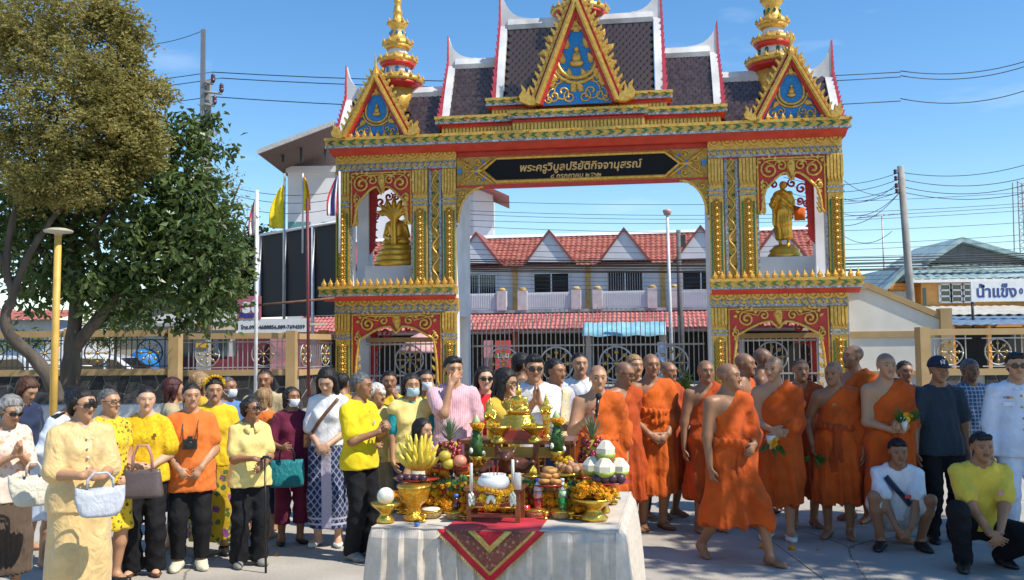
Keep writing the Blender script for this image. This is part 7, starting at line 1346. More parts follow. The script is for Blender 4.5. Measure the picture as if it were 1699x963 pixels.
# marigold heaps
def heap(px, py, z, label, r, h, n, ped, seed):
    o = place('marigold_tray', px, py, z, label, 'flower tray'); pedestal(r * 1.15, ped, 0, par=o, nm='tray', dish=.02); pile(o, 'bloom', BLM, 0, 0, ped, r, h, n, .85, seed); pile(o, 'bloom', BLY, 0, 0, ped, r, h, n // 3, .85, seed + 9); return o
heap(985, 862, .802, 'heap of marigold garlands on a footed gold tray at right', .115, .095, 110, .12, 1); heap(748, 846, .802, 'heap of orange marigolds on a gold tray behind the green bottle', .08, .07, 60, .06, 2); heap(950, 845, .802, 'low scatter of marigold petals beside the baskets', .07, .02, 30, .02, 5)
o = place('gold_pedestal', 1004, 850, .802, 'tall gold pedestal cup at the right of the marigold heap', 'cup'); pedestal(.05, .10, 0, par=o, nm='cup')
# fruit
Zt = .80 + .175
bn = empty('banana_bunch', P(692, 796, 5.88), TR, 'large hand of ripe yellow bananas on a tray', 'fruit', OFF); MB().lathe([(0, 0), (.13, 0), (.15, .012), (.13, .014), (0, .01)], 18).build('tray', LACQ, bn)
for row, (nn, el0, rad) in enumerate(((9, .25, .02), (9, .62, .015), (7, 1.0, .01))):
    for i in range(nn):
        a = pi + pi * (i + .5) / nn * 1.0; el = el0 + .1 * sin(i * 3); d = Vector((cos(a) * cos(el), sin(a) * cos(el) * .7, sin(el))); up = Vector((0, 0, 1)); st_ = Vector((0, .03, .055 + .012 * row)); pts = [st_ + d * (.155 * t) + up * (.07 * t * t) for t in np.linspace(0, 1, 7)]
        MB().tube(pts, [.006, .013, .0185, .0195, .018, .013, .005], 7).build('banana', BAN, bn)
for i in range(7): a = i * .9; link('fruit', sphme('mangosteen', .026, PURP, (1, 1, .9)), None, bn, (-.07 + .024 * i, -.12 + .015 * (i % 2), .026))
def pineapple(px, py, Y, sc, label, extra):
    o = empty('fruit_platter', P(px, py, Y), TR, label, 'fruit', OFF); MB().lathe([(0, 0), (.10, 0), (.135, .014), (.12, .016), (0, .01)], 18).build('tray', LACQ, o); m = MB(); h = .17
    if not extra: pass
    m.lathe([(0, .01), (.05, .015), (.062, .06), (.06, .11), (.045, .155), (0, .16)], 12); m.build('pineapple_body', MANGO, o)
    rr = random.Random(int(px))
    for i in range(34):
        a = i * 2.4; t = i / 34; el = .35 + 1.15 * t; L = .09 + .05 * (1 - abs(t - .5)); d = Vector((cos(a) * cos(el), sin(a) * cos(el), sin(el))); s_ = Vector((-sin(a), cos(a), 0)); b = Vector((0, 0, h - .01 + .03 * t)); mid = b + d * L * .55; tip = b + d * L + Vector((0, 0, -.02 * (1 - t) + .01)); mm = MB().add([b - s_ * .006, b + s_ * .006, mid + s_ * .007, mid - s_ * .007, tip], [(0, 1, 2, 3), (3, 2, 4)]); mm.build('crown_leaf', CROWN, o)
    for i in range(70): t = rr.random(); a = rr.uniform(pi * .9, pi * 2.1); R2 = .055 + .03 * (1 - t); link('grape', GRP, None, o, (R2 * cos(a), R2 * sin(a), .02 + .14 * t))
    return o
o = pineapple(746, 776, 6.0, 1, 'pineapple draped with red grapes on a fruit platter at left', True); o.scale = (1.05,) * 3
for nm, px, py, r, m_ in (('mango', 738, 757, .036, MANGO), ('mango', 744, 770, .036, MANGO), ('pomegranate', 763, 765, .040, POME)): o = link(nm, sphme(nm, r, m_, (1.1, 1, .95), 14), None, None, P(px, py, 5.86)); tag(o, {'mango': 'yellow green mango %s on the left fruit platter' % ('above' if py < 760 else 'below'), 'pomegranate': 'pinkish pomegranate on the left fruit platter'}[nm], 'fruit', OFF)
o = pineapple(983, 772, 6.15, 1, 'pineapple with red grapes behind the coconuts', True); o.scale = (1.05,) * 3
def coconut(px, py, Y, label, r=.063):
    o = empty('coconut', P(px, py, Y), TR + random.random(), label, 'coconut', 'carved young coconuts'); m = MB(); m.lathe([(r * .98, -r * .25), (r * 1.02, r * .30), (r * .45, r * .98), (0, r * 1.08)], 6); m.build('white_husk', COCO, o); m = MB(); m.lathe([(0, -r * .95), (r * .35, -r * .9), (r * .8, -r * .55), (r * .985, -r * .2)], 14); m.build('green_base', COCG, o)
for px, py, Y, w in ((983, 776, 5.72, 'at the lower left of the stack'), (1027, 778, 5.70, 'at the lower right of the stack'), (1003, 779, 5.60, 'at the front of the stack'), (1005, 749, 5.70, 'on top of the stack')): coconut(px, py, Y, 'carved white coconut ' + w)
o = empty('coconut_tray', P(1005, 803, 5.70), TR, 'round tray of dark purple fruit under the coconuts', 'tray', OFF); MB().lathe([(0, 0), (.10, -.0), (.15, .016), (.14, .02), (0, .01)], 18).build('tray', LACQ, o); 
for i in range(4): link('dark_fruit', sphme('dark_fruit', .032, PURP), None, o, (-.04 + .045 * i, -.12 + .01 * i, .045))
o = place('egg_tray', 942, 800, .9, 'footed tray of brown eggs and marigolds', 'tray'); o.location = P(945, 800, 5.85); pedestal(.11, .05, 0, par=o, nm='tray'); pile(o, 'egg', EGGM, 0, 0, .075, .08, .03, 12, 1., 4); pile(o, 'bloom', BLY, -.03, .05, .09, .05, .05, 14, .8, 6)
o = empty('doughnut_plate', P(912, 806, 5.80), TR, 'stack of fried dough rings on a red plate', 'food', OFF); MB().lathe([(0, 0), (.09, 0), (.11, .012), (0, .01)], 16).build('plate', LACQ, o)
_d = MB(); _d.tube([(.032 * cos(a), .032 * sin(a), 0) for a in np.linspace(0, 2 * pi, 15)], .017, 8, False); DM = _d.mesh('dough_ring'); DM.materials.append(BREAD)
for i, (x, y, z) in enumerate(((-.035, -.02, .03), (.04, -.01, .03), (0, .04, .03), (-.02, -.01, .062), (.03, .01, .062), (0, 0, .094))): link('dough_ring', DM, None, o, (x, y, z), (.1 * (i % 3 - 1), .1 * (i % 2), 0))
rp = empty('roast_offering', P(842, 789, 6.02), TR, 'dark brown glossy roast offering before the altar', 'food', OFF); B = [((-.08, 0, .06), (.08, .02, .06), .06, .06, .04, (1, 1, .9)), ((0, -.03, .08), (.01, -.07, .13), .055, .04, .03, None), ((.01, -.07, .13), (.005, -.12, .12), .034, .026, .02, None), ((-.04, -.04, .15), (-.06, -.03, .19), .016, .005, .012, None), ((.045, -.04, .15), (.06, -.03, .19), .016, .005, .012, None), ((.12, -.02, .05), (.17, -.05, .09), .03, .02, .02, None), ((-.12, -.02, .05), (-.16, -.05, .03), .03, .02, .02, None)]
v, f = garment(None, [(np.array(a), np.array(b), ra, rb, k, sc, None) for a, b, ra, rb, k, sc in B], (), (), .010, lambda v, g, n: .003 * n(v, 60)); link('roast', npmesh('roast', v, f), mat('roast_brown', (.10, .03, .012), .3, var=.4, vs=18, spec=.6), rp)
# flower cones either side of the altar
def cone(px, py, Y, label):
    o = empty('flower_cone', P(px, py, Y), TR, label, 'flowers', OFF); MB().lathe([(0, 0), (.045, 0), (.03, .03), (.055, .06), (0, .06)], 12).build('vase', BRASS, o); rr = random.Random(int(px)); m = MB()
    for i in range(90): t = rr.random(); a = rr.random() * 6.28; R2 = .052 * (1 - t) + .016; p = Vector((R2 * cos(a), R2 * sin(a), .06 + .17 * t)); d = Vector((cos(a), sin(a), .6)); s_ = Vector((-sin(a), cos(a), 0)) * .009; m.add([p - s_, p + s_, p + d * .03 + s_ * .3], [(0, 1, 2)])
    tag(m.build('leaves', LEAFG, o), kind='stuff'); m = MB(); m.lathe([(.02, .06), (.055, .07), (.018, .23), (0, .24)], 10); m.build('core', LEAFG, o)
    for i in range(22): a = 2 * pi * i / 22; link('bloom', BLM if i % 3 else BLY, None, o, (.035 * cos(a) * (.5 + .5 * (i % 2)), .035 * sin(a) * (.5 + .5 * (i % 2)), .235 + .02 * (i % 2)), (0, 1.0 * cos(a), a), .85)
    m = MB(); m.lathe([(.0, .255), (.022, .26), (.026, .285), (.012, .315), (0, .33)], 8); m.build('lotus_bud', mat('lotus_green', (.42, .50, .25), .5, var=.2), o)
    for i in range(12): link('jasmine_bud', JASM, None, o, (.05 * cos(i * 2.1), .05 * sin(i * 2.1) - .02, .075 + .012 * (i % 3)), None, 1.6)
cone(791, 772, 6.15, 'cone of leaves and marigolds topped by a lotus bud left of the altar'); cone(924, 764, 6.15, 'cone of leaves and marigolds topped by a lotus bud right of the altar')

# --- fill the table: oranges, cups, small garlands, sweets
ORNG = sphme('orange', .027, mat('orange_peel', (.72, .24, .01), .45, var=.2, vs=30, bump=.2, bs=160), n=12); LIME = sphme('lime', .022, MANGO, n=10); APPL = sphme('apple', .028, mat('apple_red', (.42, .02, .02), .3, var=.4, vs=9, col2=(.6, .22, .06)), n=12)
def dish(px, py, Y, label, me, n, r=.07, h=.03, m_=BRASS, ped=.03, seed=1, sc=1.):
    o = empty('offering_dish', G(px, py, .974 if Y > 5.6 else .803), TR, label, 'dish', OFF); pedestal(r * 1.1, ped, 0, par=o, nm='dish', m_=m_, dish=.015); pile(o, me.name.split('.')[0], me, 0, 0, ped + .022, r * .75, h, n, sc, seed)
dish(727, 800, 5.82, 'gold dish of oranges between bananas and stand', ORNG, 9, .075, .04, seed=2); dish(770, 797, 5.86, 'small dish of red apples behind the left candle', APPL, 6, .06, .03, seed=3); dish(880, 798, 5.84, 'small gold dish of limes right of the thick candle', LIME, 9, .055, .03, seed=4); dish(962, 800, 5.80, 'dish of oranges beside the coconuts', ORNG, 7, .065, .035, LACQ, .03, 5)
dish(655, 840, 5.5, 'red dish of marigolds at the left table end', BLM, 24, .07, .03, LACQ, .03, 6, .8); dish(846, 850, 5.52, 'shallow gold dish of marigolds beside the front stand', BLY, 18, .05, .02, BRASS, .02, 7, .7); dish(772, 862, 5.42, 'tiny gold dish of marigolds left of the front stand', BLM, 12, .035, .02, BRASS, .02, 8, .7); dish(960, 860, 5.42, 'gold dish of orange blossoms before the green bottle', BLM, 16, .05, .02, BRASS, .02, 9, .7); dish(1016, 836, 5.5, 'gold dish of mixed blossoms at the right table end', BLY, 18, .05, .03, BRASS, .03, 10, .7); dish(800, 786, 6.0, 'gold dish of blossoms before the left flower cone', BLM, 18, .055, .03, BRASS, .03, 11, .75); dish(888, 780, 6.02, 'gold dish of blossoms before the right flower cone', BLY, 18, .055, .03, BRASS, .03, 12, .75)
for i, (px, w) in enumerate(((703, 'nearest the amber bowl'), (905, 'between the drink bottles'), (948, 'right of the green bottle'))):
    o = empty('gold_cup', G(px, 866 - (i > 0) * 4, .803), TR, 'little gold cup ' + w, 'cup', OFF); pedestal(.022, .035, 0, par=o, nm='cup')
rr = random.Random(21)
for i in range(46):
    for j in range(3): link('bloom', BLM if (i + j) % 3 else BLY, None, t1, (-.57 + 1.16 * i / 45 + rr.uniform(-.008, .008), -.012 - .012 * (j == 1), .03 + .045 * j + rr.uniform(-.008, .008)), (1.5, 0, rr.uniform(0, 6)), rr.uniform(.75, 1.0))
for px, py, w in ((668, 852, 'beside the amber bowl'), (738, 850, 'behind the rice basket'), (910, 846, 'behind the drink bottles'), (957, 850, 'left of the tall heap')): heap(px, py, .802, 'low heap of marigolds ' + w, .05, .045, 30, .03, int(px))
# ------------------------------------------------------------------ trees
BARK = mat('bark', (.045, .036, .028), .95, var=.6, vs=6, bump=1., bs=12, col2=(.115, .09, .068), aniso=(1, 1, .25))
def leafmat(name, c, c2, rough=.45, tr=.35):
    m = mat(name, c, rough, var=.4, vs=1.3, col2=c2, detail=6, spec=.4); nt = m.node_tree; b = nt.nodes['Principled BSDF']; o = nt.nodes['Material Output']; t = nt.nodes.new('ShaderNodeBsdfTranslucent'); mx = nt.nodes.new('ShaderNodeMixShader'); mx.inputs[0].default_value = tr
    nt.links.new(b.inputs['Base Color'].links[0].from_socket, t.inputs['Color']); nt.links.new(b.outputs[0], mx.inputs[1]); nt.links.new(t.outputs[0], mx.inputs[2]); nt.links.new(mx.outputs[0], o.inputs['Surface']); return m
LG = leafmat('foliage_green', (.045, .088, .02), (.16, .21, .065), .36); LO = leafmat('foliage_olive', (.19, .17, .04), (.44, .38, .12), .6, .42); LY = leafmat('foliage_light', (.08, .13, .015), (.20, .24, .04)); LDK = leafmat('foliage_dark', (.025, .05, .012), (.06, .10, .03))
def crown(clumps, per, L, W, seed, droop=.3, spread=.30, shell=.0, ratio=1.):
    r = np.random.RandomState(seed); C_ = []; 
    for (c, rad, n) in clumps:
        d = r.normal(size=(n, 3)); d /= np.linalg.norm(d, axis=1)[:, None]; u = r.uniform(shell, 1, n) ** (1 / 2.2); C_.append(np.array(c) + d * u[:, None] * np.array(rad))
    cc = np.concatenate(C_); n = len(cc) * per; ctr = np.repeat(cc, per, 0); ax = r.normal(size=(len(cc), 3)); ax[:, 2] *= .5; ax /= np.linalg.norm(ax, axis=1)[:, None]; axr = np.repeat(ax, per, 0)
    t = np.tile(np.linspace(-1, 1, per), len(cc)); p = ctr + axr * (t * spread)[:, None] + r.normal(size=(n, 3)) * spread * .30
    d = r.normal(size=(n, 3)); d[:, 2] = d[:, 2] * .5 - droop; d /= np.linalg.norm(d, axis=1)[:, None]; s = np.cross(d, r.normal(size=(n, 3))); s /= np.linalg.norm(s, axis=1)[:, None]; nn = np.cross(s, d)
    l = L * r.uniform(.6, 1.25, n)[:, None]; w = W * r.uniform(.7, 1.2, n)[:, None]
    a = p; b = p + d * l * .45 + s * w * .5 + nn * w * .12; c = p + d * l + nn * l * -.12; e = p + d * l * .45 - s * w * .5 + nn * w * .12
    v = np.stack([a, b, c, e], 1).reshape(-1, 3); f = np.arange(n * 4).reshape(n, 4); return v, f
def clump(px, py, Y, rx, ry, n, ry3=None): p = P(px, py, Y); s = Y / FPX; return (p, (rx * s, ry3 or (rx + ry) / 2 * s * .8, ry * s), n)
def limb(mb, pts, r0, r1, n=9):
    ps = [q if isinstance(q, Vector) else P(*q) for q in pts]; k = len(ps); out = []
    for i in range(k - 1):
        for j in range(4):
            t = j / 4; a, b, c, d = ps[max(i - 1, 0)], ps[i], ps[i + 1], ps[min(i + 2, k - 1)]; out.append(.5 * ((2 * b) + (c - a) * t + (2 * a - 5 * b + 4 * c - d) * t * t + (3 * b - a - 3 * c + d) * t ** 3))
    out.append(ps[-1]); m_ = len(out); mb.tube(out, [(r0 + (r1 - r0) * i / (m_ - 1)) * (1 + .08 * sin(i * 1.9)) for i in range(m_)], n)
def tree(nm, label, cl, per, L, W, m_, trunk, seed, droop=.3, spread=.3, cat='tree', group=None):
    o = empty(nm, trunk[0][0][0] if isinstance(trunk[0][0][0], Vector) else (0, 0, 0), 0, label, cat, group); m = MB(); o.location = (0, 0, 0)
    for t in trunk: limb(m, t[0], t[1], t[2])
    m.build('trunk', BARK, o); v, f = crown(cl, per, L, W, seed, droop, spread); link('crown', npmesh('crown', v, f, False), m_, o); return o
YA, YBt = 17., 15.8
tree('broadleaf_tree', 'broad leaved green tree with drooping leaves left of the gate', [clump(*c[:2], YA + c[5], c[2], c[3], c[4]) for c in ((250, 300, 115, 105, 190, 0), (330, 375, 75, 105, 160, -.2), (110, 400, 140, 95, 210, .3), (300, 440, 90, 80, 110, -.2), (60, 360, 90, 90, 120, .1), (150, 470, 120, 50, 70, -.3), (300, 225, 62, 50, 45, 0), (45, 470, 85, 60, 45, .4), (350, 480, 62, 62, 55, .2), (215, 470, 90, 40, 45, 0), (372, 250, 34, 16, 10, 0), (352, 200, 26, 14, 7, 0), (250, 400, 90, 60, 60, -.4), (300, 520, 50, 40, 22, .3), (20, 330, 60, 80, 40, .3), (385, 420, 30, 70, 16, .1), (230, 510, 80, 40, 25, .5), (265, 350, 120, 90, 60, -.5))], 11, .175, .09, LG,
     [([(112, 665, YA), (118, 610, YA), (122, 560, YA), (128, 480, YA), (118, 400, YA), (140, 320, YA)], .20, .05), ([(124, 575, YA), (165, 525, YA - .1), (212, 462, YA - .1), (265, 390, YA), (310, 300, YA)], .13, .03), ([(122, 470, YA), (70, 420, YA), (30, 350, YA)], .08, .03), ([(205, 470, YA), (290, 440, YA), (350, 400, YA)], .07, .02), ([(165, 430, YA), (160, 380, YA - .2), (200, 330, YA - .3)], .07, .03)], 11, .75, .24)
tree('olive_tree', 'tall tree with dense fine olive brown foliage in the upper left corner', [clump(*c[:2], YBt + c[5], c[2], c[3], c[4]) for c in ((100, 60, 120, 120, 380, 0), (215, 60, 40, 60, 80, 0), (205, 200, 60, 70, 160, -.3), (110, 300, 110, 50, 200, -.3), (185, 170, 78, 85, 230, -.1), (55, 230, 90, 80, 280, .2), (215, 110, 28, 70, 60, 0), (232, 240, 50, 62, 150, 0), (150, 265, 75, 50, 170, -.2), (10, 60, 80, 110, 260, .3), (175, 30, 40, 40, 80, 0), (262, 150, 22, 38, 30, 0), (130, 170, 110, 110, 220, -.5), (-60, 150, 90, 160, 200, .2), (60, 320, 50, 40, 40, 0), (195, 300, 45, 30, 40, 0))], 26, .085, .04, LO,
     [([(98, 668, YBt), (88, 640, YBt), (60, 598, YBt), (16, 556, YBt), (10, 520, YBt), (22, 488, YBt), (10, 440, YBt), (28, 340, YBt), (70, 220, YBt), (110, 110, YBt)], .13, .03), ([(22, 488, YBt), (50, 420, YBt), (110, 330, YBt), (170, 230, YBt)], .07, .02), ([(10, 440, YBt), (-40, 360, YBt), (-50, 230, YBt)], .08, .02)], 12, .1, .16)
tree('dry_twig_shrub', 'sparse brownish twiggy branches at the right fringe of the tree', [clump(380, 330, 18.2, 45, 60, 40), clump(372, 440, 18.2, 45, 60, 40), clump(340, 300, 18.0, 40, 40, 25)], 14, .06, .03, LO, [([(345, 560, 18.2), (352, 470, 18.2), (370, 380, 18.2), (400, 300, 18.2)], .05, .01), ([(352, 470, 18.2), (390, 420, 18.2), (412, 360, 18.2)], .025, .008)], 13, .2, .18)
tree('far_green_tree', 'dark green tree beyond the shops left of the black screen', [clump(400, 440, 36, 40, 60, 120), clump(385, 500, 36, 50, 40, 90), clump(420, 400, 36, 25, 30, 30)], 16, .22, .12, LDK, [([(395, 600, 36), (398, 500, 36), (402, 420, 36)], .2, .05)], 14, .2, .5)
tree('yellow_green_shrub', 'feathery yellow green shrub beyond the shaded fence', [clump(190, 545, 23.5, 50, 26, 60), clump(225, 525, 23.5, 30, 14, 24), clump(165, 555, 23.5, 25, 25, 24)], 16, .13, .045, LY, [([(190, 640, 23.5), (192, 580, 23.5), (195, 540, 23.5)], .05, .02)], 15, .2, .28, 'shrub')
tree('pale_shrub', 'small pale green shrub above the far left fence', [clump(45, 565, 22.5, 40, 14, 24)], 16, .16, .05, LY, [([(45, 640, 22.5), (45, 575, 22.5)], .04, .02)], 16, .3, .25, 'shrub')
p = GW(2.35, .9, 0); tree('gate_bush', 'small leafy bush at the foot of the right gate pier', [((p.x, p.y, .75), (.3, .3, .45), 26)], 16, .12, .06, LY, [([Vector((p.x, p.y, 0)), Vector((p.x, p.y, .7))], .03, .01)], 17, .1, .2, 'bush')
# a large yard tree to the right of the camera (outside the frame) whose shade falls over the right of the crowd
def shade(tx, ty, tz, t): return Vector((tx, ty, tz)) + SD * t
cl = []
for (tx, ty, tz, t, rad, n) in ((3.1, 8.7, 1.3, 8.8, (.8, .8, .5), 60), (3.6, 9.0, 1.5, 8.5, (.9, .9, .6), 70), (2.0, 8.0, .5, 9.2, (.7, .6, .4), 26), (4.4, 8.6, 1.3, 7.6, (1.2, 1.2, .6), 70), (3.7, 8.3, .8, 8.6, (1.0, 1.0, .8), 90), (4.6, 8.6, 1.0, 8.4, (1.2, 1.3, .9), 140), (4.3, 7.2, .5, 8.4, (1.3, 1.0, .8), 120), (2.6, 8.2, .3, 8.9, (.9, 1.0, .6), 50), (5.8, 8.0, 1., 8.0, (1.4, 1.5, 1.), 130), (2.3, 6.3, 0, 8.6, (1.1, .8, .5), 30), (3.8, 5.9, 0, 8.3, (1.3, .8, .7), 55), (.6, 5.0, .4, 9.0, (.8, .5, .4), 24), (-.3, 5.2, .4, 9.2, (.6, .45, .3), 16)): cl.append((shade(tx, ty, tz, t), rad, n))
tree('yard_shade_tree', 'large shade tree standing to the right of the table area', cl, 12, .19, .10, LG, [([Vector((10.6, 5.0, 0)), Vector((10.5, 5.0, 3)), Vector((9.9, 5.4, 5.4)), Vector((8.5, 6.3, 7.2))], .28, .10), ([Vector((10.3, 5.1, 4)), Vector((9.0, 4.2, 6.2)), Vector((6.6, 3.9, 7.2))], .14, .04), ([Vector((10.4, 5.0, 4)), Vector((10.6, 6.2, 6.5)), Vector((9.6, 7.0, 7.6))], .14, .05)], 18, .3, .34)

# dry leaves and petals blown over the concrete
rr = random.Random(8); m = MB()
for i in range(170):
    x, y = rr.uniform(-5, 5.5), rr.uniform(4.6, 17); a = rr.uniform(0, 6.28); L = rr.uniform(.015, .05); d = Vector((cos(a), sin(a), 0)); s_ = Vector((-sin(a), cos(a), 0)); b = Vector((x, y, .004)); m.add([b, b + d * L * .5 + s_ * L * .3 + V(0, 0, L * .25), b + d * L + V(0, 0, L * .05), b + d * L * .5 - s_ * L * .3 + V(0, 0, L * .12)], [(0, 1, 2), (0, 2, 3)])
tag(m.build('fallen_leaves', LO), 'dry leaves scattered over the concrete yard', 'leaves', kind='stuff')
# ------------------------------------------------------------------ things held or worn
PEO = lambda words: next(r for r in PEOPLE if words in r['label'])
def surf(r, x, z, pad=.006):
    v = r['sv']; q = v[(np.abs(v[:, 0] - x) < .03) & (np.abs(v[:, 2] - z) < .03)]; return (x, (q[:, 1].min() if len(q) else -.16) - pad, z)
def kp(r, nm): return r['k'][nm]
def local(r, nm, label, cat): return empty(nm, r['loc'], r['yaw'], label, cat)
LEA1 = mat('leather_taupe', (.10, .075, .07), .4, var=.15, vs=8, bump=.15, bs=40); LEA2 = cloth('leather_silver', (.46, .48, .52), .4, wr=.18, ws=9.); CANV = cloth('canvas_cream', (.60, .57, .47), .8, wr=.25, ws=9.); TEALB = cloth('nylon_teal', (.01, .17, .19), .5, wr=.2, ws=9.); STRP = mat('strap_pink', (.45, .22, .17), .5, var=.1); LBRN = mat('leather_brown', (.16, .07, .035), .5, var=.2)
def bag(px, py, Y, rz, w, h, d, m_, sm, label, loop, taper=.82, round_=0., nm='handbag', sag=.1):
    o = empty(nm, P(px, py, Y), rz, label, 'bag'); n = 12; m = MB(); m.smooth = True; rows = []
    for j in range(9):
        t = j / 8; z = -h / 2 + h * t; ww = w / 2 * (1 + (taper - 1) * t) * (1 - round_ * (1 - t) ** 3); dd = d / 2 * (1.15 - .85 * t) * (1 - .25 * (1 - t) ** 4); rows.append([(ww * math.copysign(abs(cos(a)) ** .45, cos(a)), dd * math.copysign(abs(sin(a)) ** .6, sin(a)), z + round_ * h * .35 * (abs(cos(a)) ** 2) * (1 - t) - sag * h * (1 - abs(cos(a))) * t * .6) for a in [2 * pi * i / 20 for i in range(20)]])
    vs = [q for r in rows for q in r]; fs = [(j * 20 + i, j * 20 + (i + 1) % 20, (j + 1) * 20 + (i + 1) % 20, (j + 1) * 20 + i) for j in range(8) for i in range(20)] + [tuple(range(19, -1, -1)), tuple(range(160, 180))]; m.add(vs, fs); m.build('bag_body', m_, o)
    for y in ((-d * .12, d * .12) if loop[2] else (0,)):
        pts = [(-w * loop[0] / 2, y, h * .42), (-w * loop[0] / 2 * .95, y, h * .5 + loop[1] * .5), (-w * loop[0] / 4, y, h * .5 + loop[1] * .93), (w * loop[0] / 4, y, h * .5 + loop[1] * .93), (w * loop[0] / 2 * .95, y, h * .5 + loop[1] * .5), (w * loop[0] / 2, y, h * .42)]; MB().tube(pts, .0085, 7).build('strap', sm, o)
    return o
bag(236, 802, 7.46, .15, .33, .22, .14, LEA1, STRP, 'taupe leather handbag with pink straps on the yellow lace woman\'s arm', (.45, .20, True)); bag(166, 832, 6.22, .45, .32, .20, .09, LEA2, LEA2, 'silvery white shoulder bag hanging from the cream jacket woman\'s arm', (.5, .09, False), .95, .25, sag=.35)
bag(55, 812, 6.92, .5, .32, .24, .10, CANV, CANV, 'cream cloth tote bag held by the elderly woman at left', (.3, .08, True), 1.05, .25, sag=.5); bag(476, 785, 8.72, .2, .34, .25, .16, TEALB, SHOE_BLK, 'teal nylon bag with black straps before the burgundy outfit', (.4, .12, True), .9, .1)
# cane
W = W14; h_ = wpt(W, kp(W, 'BR')); cn = empty('walking_cane', (h_.x + .02, h_.y - .03, 0), 0, 'black walking cane held by the elderly woman in pale yellow', 'cane'); z = h_.z + .03; MB().tube([(0.02, -.03, .0), (0, 0, z)], [.010, .009], 8).build('shaft', MATS['black_plastic'], cn); MB().tube([(-.035, 0, z - .01), (-.01, 0, z + .014), (.03, 0, z + .012), (.05, 0, z - .004)], .012, 8).build('handle', MATS['black_plastic'], cn)
# camera
W = PEO('camera round her neck'); a = surf(W, .0, kp(W, 'T')(0, 0, 1.16)[2], .03); cm = local(W, 'camera', 'black camera hanging on the orange shirt', 'camera'); MB().box(a, (.115, .05, .08)).build('body', MATS['black_plastic'], cm); MB().box((a[0], a[1], a[2] + .05), (.04, .04, .03)).build('viewfinder', MATS['black_plastic'], cm); l_ = MB().lathe([(.030, 0), (.030, .045), (.024, .048), (0, .04)], 14).build('lens', MATS['black_plastic'], cm); l_.location = (a[0], a[1] - .02, a[2]); l_.rotation_euler = (pi / 2, 0, 0)
N = kp(W, 'N'); 
for s in (-1, 1): MB().tube([(s * .055, a[1], a[2] + .03), surf(W, s * .058, (a[2] + N[2]) / 2), (s * .062, N[1] - .05, N[2] + .0), (s * .05, N[1] + .03, N[2] + .035)], .004, 5).build('strap', MATS['black_plastic'], cm)
# microphone
r = M31; B = kp(r, 'BR'); mc = local(r, 'microphone', 'black hand microphone held up by the speaking monk', 'microphone'); p0 = Vector(B) + V(.01, -.02, -.07); p1 = Vector(B) + V(.035, -.01, .10); MB().tube([p0, p1], [.012, .017], 10).build('handle', MATS['black_plastic'], mc); m = MB(); m.ball(p1 + V(.004, 0, .02), .029, 12, 8); m.build('foam_head', mat('foam_black', (.02, .02, .022), .95, var=.3, vs=80, bump=.6, bs=200), mc)
# posies held by the monks
WAXL = leafmat('posy_leaf', (.04, .13, .02), (.09, .22, .04)); PAPER = mat('white_paper', (.72, .71, .70), .7, var=.05)
def posy(r, off, label, flowers, leaves, paper, hand='BR', up=1., seed=1):
    B = Vector(kp(r, hand)) + Vector(off); o = local(r, 'posy', label, 'flowers'); o['group'] = 'posies held by monks'; rr = random.Random(seed)
    for i in range(leaves):
        a = rr.uniform(0, 6.28); d = Vector((cos(a) * .8, -.35 + .4 * sin(a), rr.uniform(.2, .9) * up)).normalized(); s_ = d.cross(V(0, 1, .2)).normalized(); L = rr.uniform(.09, .16); b = B + d * .03; n_ = s_.cross(d)
        MB().add([b, b + d * L * .4 + s_ * .024 + n_ * .006, b + d * L + n_ * -.012, b + d * L * .4 - s_ * .024 + n_ * .006, b + d * L * .45], [(0, 1, 4), (1, 2, 4), (2, 3, 4), (3, 0, 4)]).build('leaf', WAXL, o)
    for i in range(flowers): link('bloom', BLM if i % 2 else BLY, None, o, B + Vector((rr.uniform(-.035, .035), -.03 + rr.uniform(-.02, .02), .03 * up + rr.uniform(-.02, .05))), (1.2, 0, i), 1.1)
    if paper: m = MB(); m.lathe([(.012, -.06), (.045, .06)], 7, B + V(-.02, -.012, .0)); m.build('paper_cone', PAPER, o)
posy(M44, (.0, -.03, .05), 'spray of glossy leaves with yellow flower and white paper before the monk\'s chest', 5, 16, True, 'BR', 1., 2); posy(M40, (.02, -.03, -.01), 'orange marigolds with leaves and folded white paper at the sandalled monk\'s waist', 8, 9, True, 'BL', -.8, 3); posy(M42, (.0, -.02, -.02), 'small bunch of green leaves in the laughing monk\'s hand', 0, 10, False, 'BR', -.4, 4)
posy(PEO('stern monk'), (.0, -.03, -.03), 'sprig of leaves hanging beside the striding monk', 0, 5, False, 'BL', -.5, 6)
# cap with initials
k = M46['k']; o = M46['o']; hm = mat('cap_navy', (.012, .016, .035), .8, var=.15, vs=20); f = Field(k['H'] - .2, k['H'] + .2, .009); H, s = k['H'], k['hs']; f.add(H + np.array([0, .016, .045]) * s, H + np.array([0, .016, .045]) * s, .096 * s, None, .02, (.97, 1.14, 1.0)); f.cut(H[2] + .032 * s - f.Z); v, fc, g = f.mesh(); cap = link('baseball_cap', npmesh('cap', v, fc), hm, o)
m = MB(); m.smooth = True; A_, B_ = [], []
for i in range(13): a = pi + pi * i / 12; A_.append(hpt(k, .078 * cos(a), -.06 + .03 * sin(a), .042)); B_.append(hpt(k, .082 * cos(a), -.075 + .085 * sin(a), .030 + .012 * abs(cos(a))))
m.strip(A_, B_); m.build('brim', hm, cap).modifiers.new('s', 'SOLIDIFY').thickness = .006
for tx, dx, dz in (('N', -.008, -.004), ('Y', .008, .006)): text_obj('lettering', tx, .052, PAPER, cap, hpt(k, dx, -.1025, .082 + dz), (radians(62), 0, 0), bold=.0012, extrude=.002)
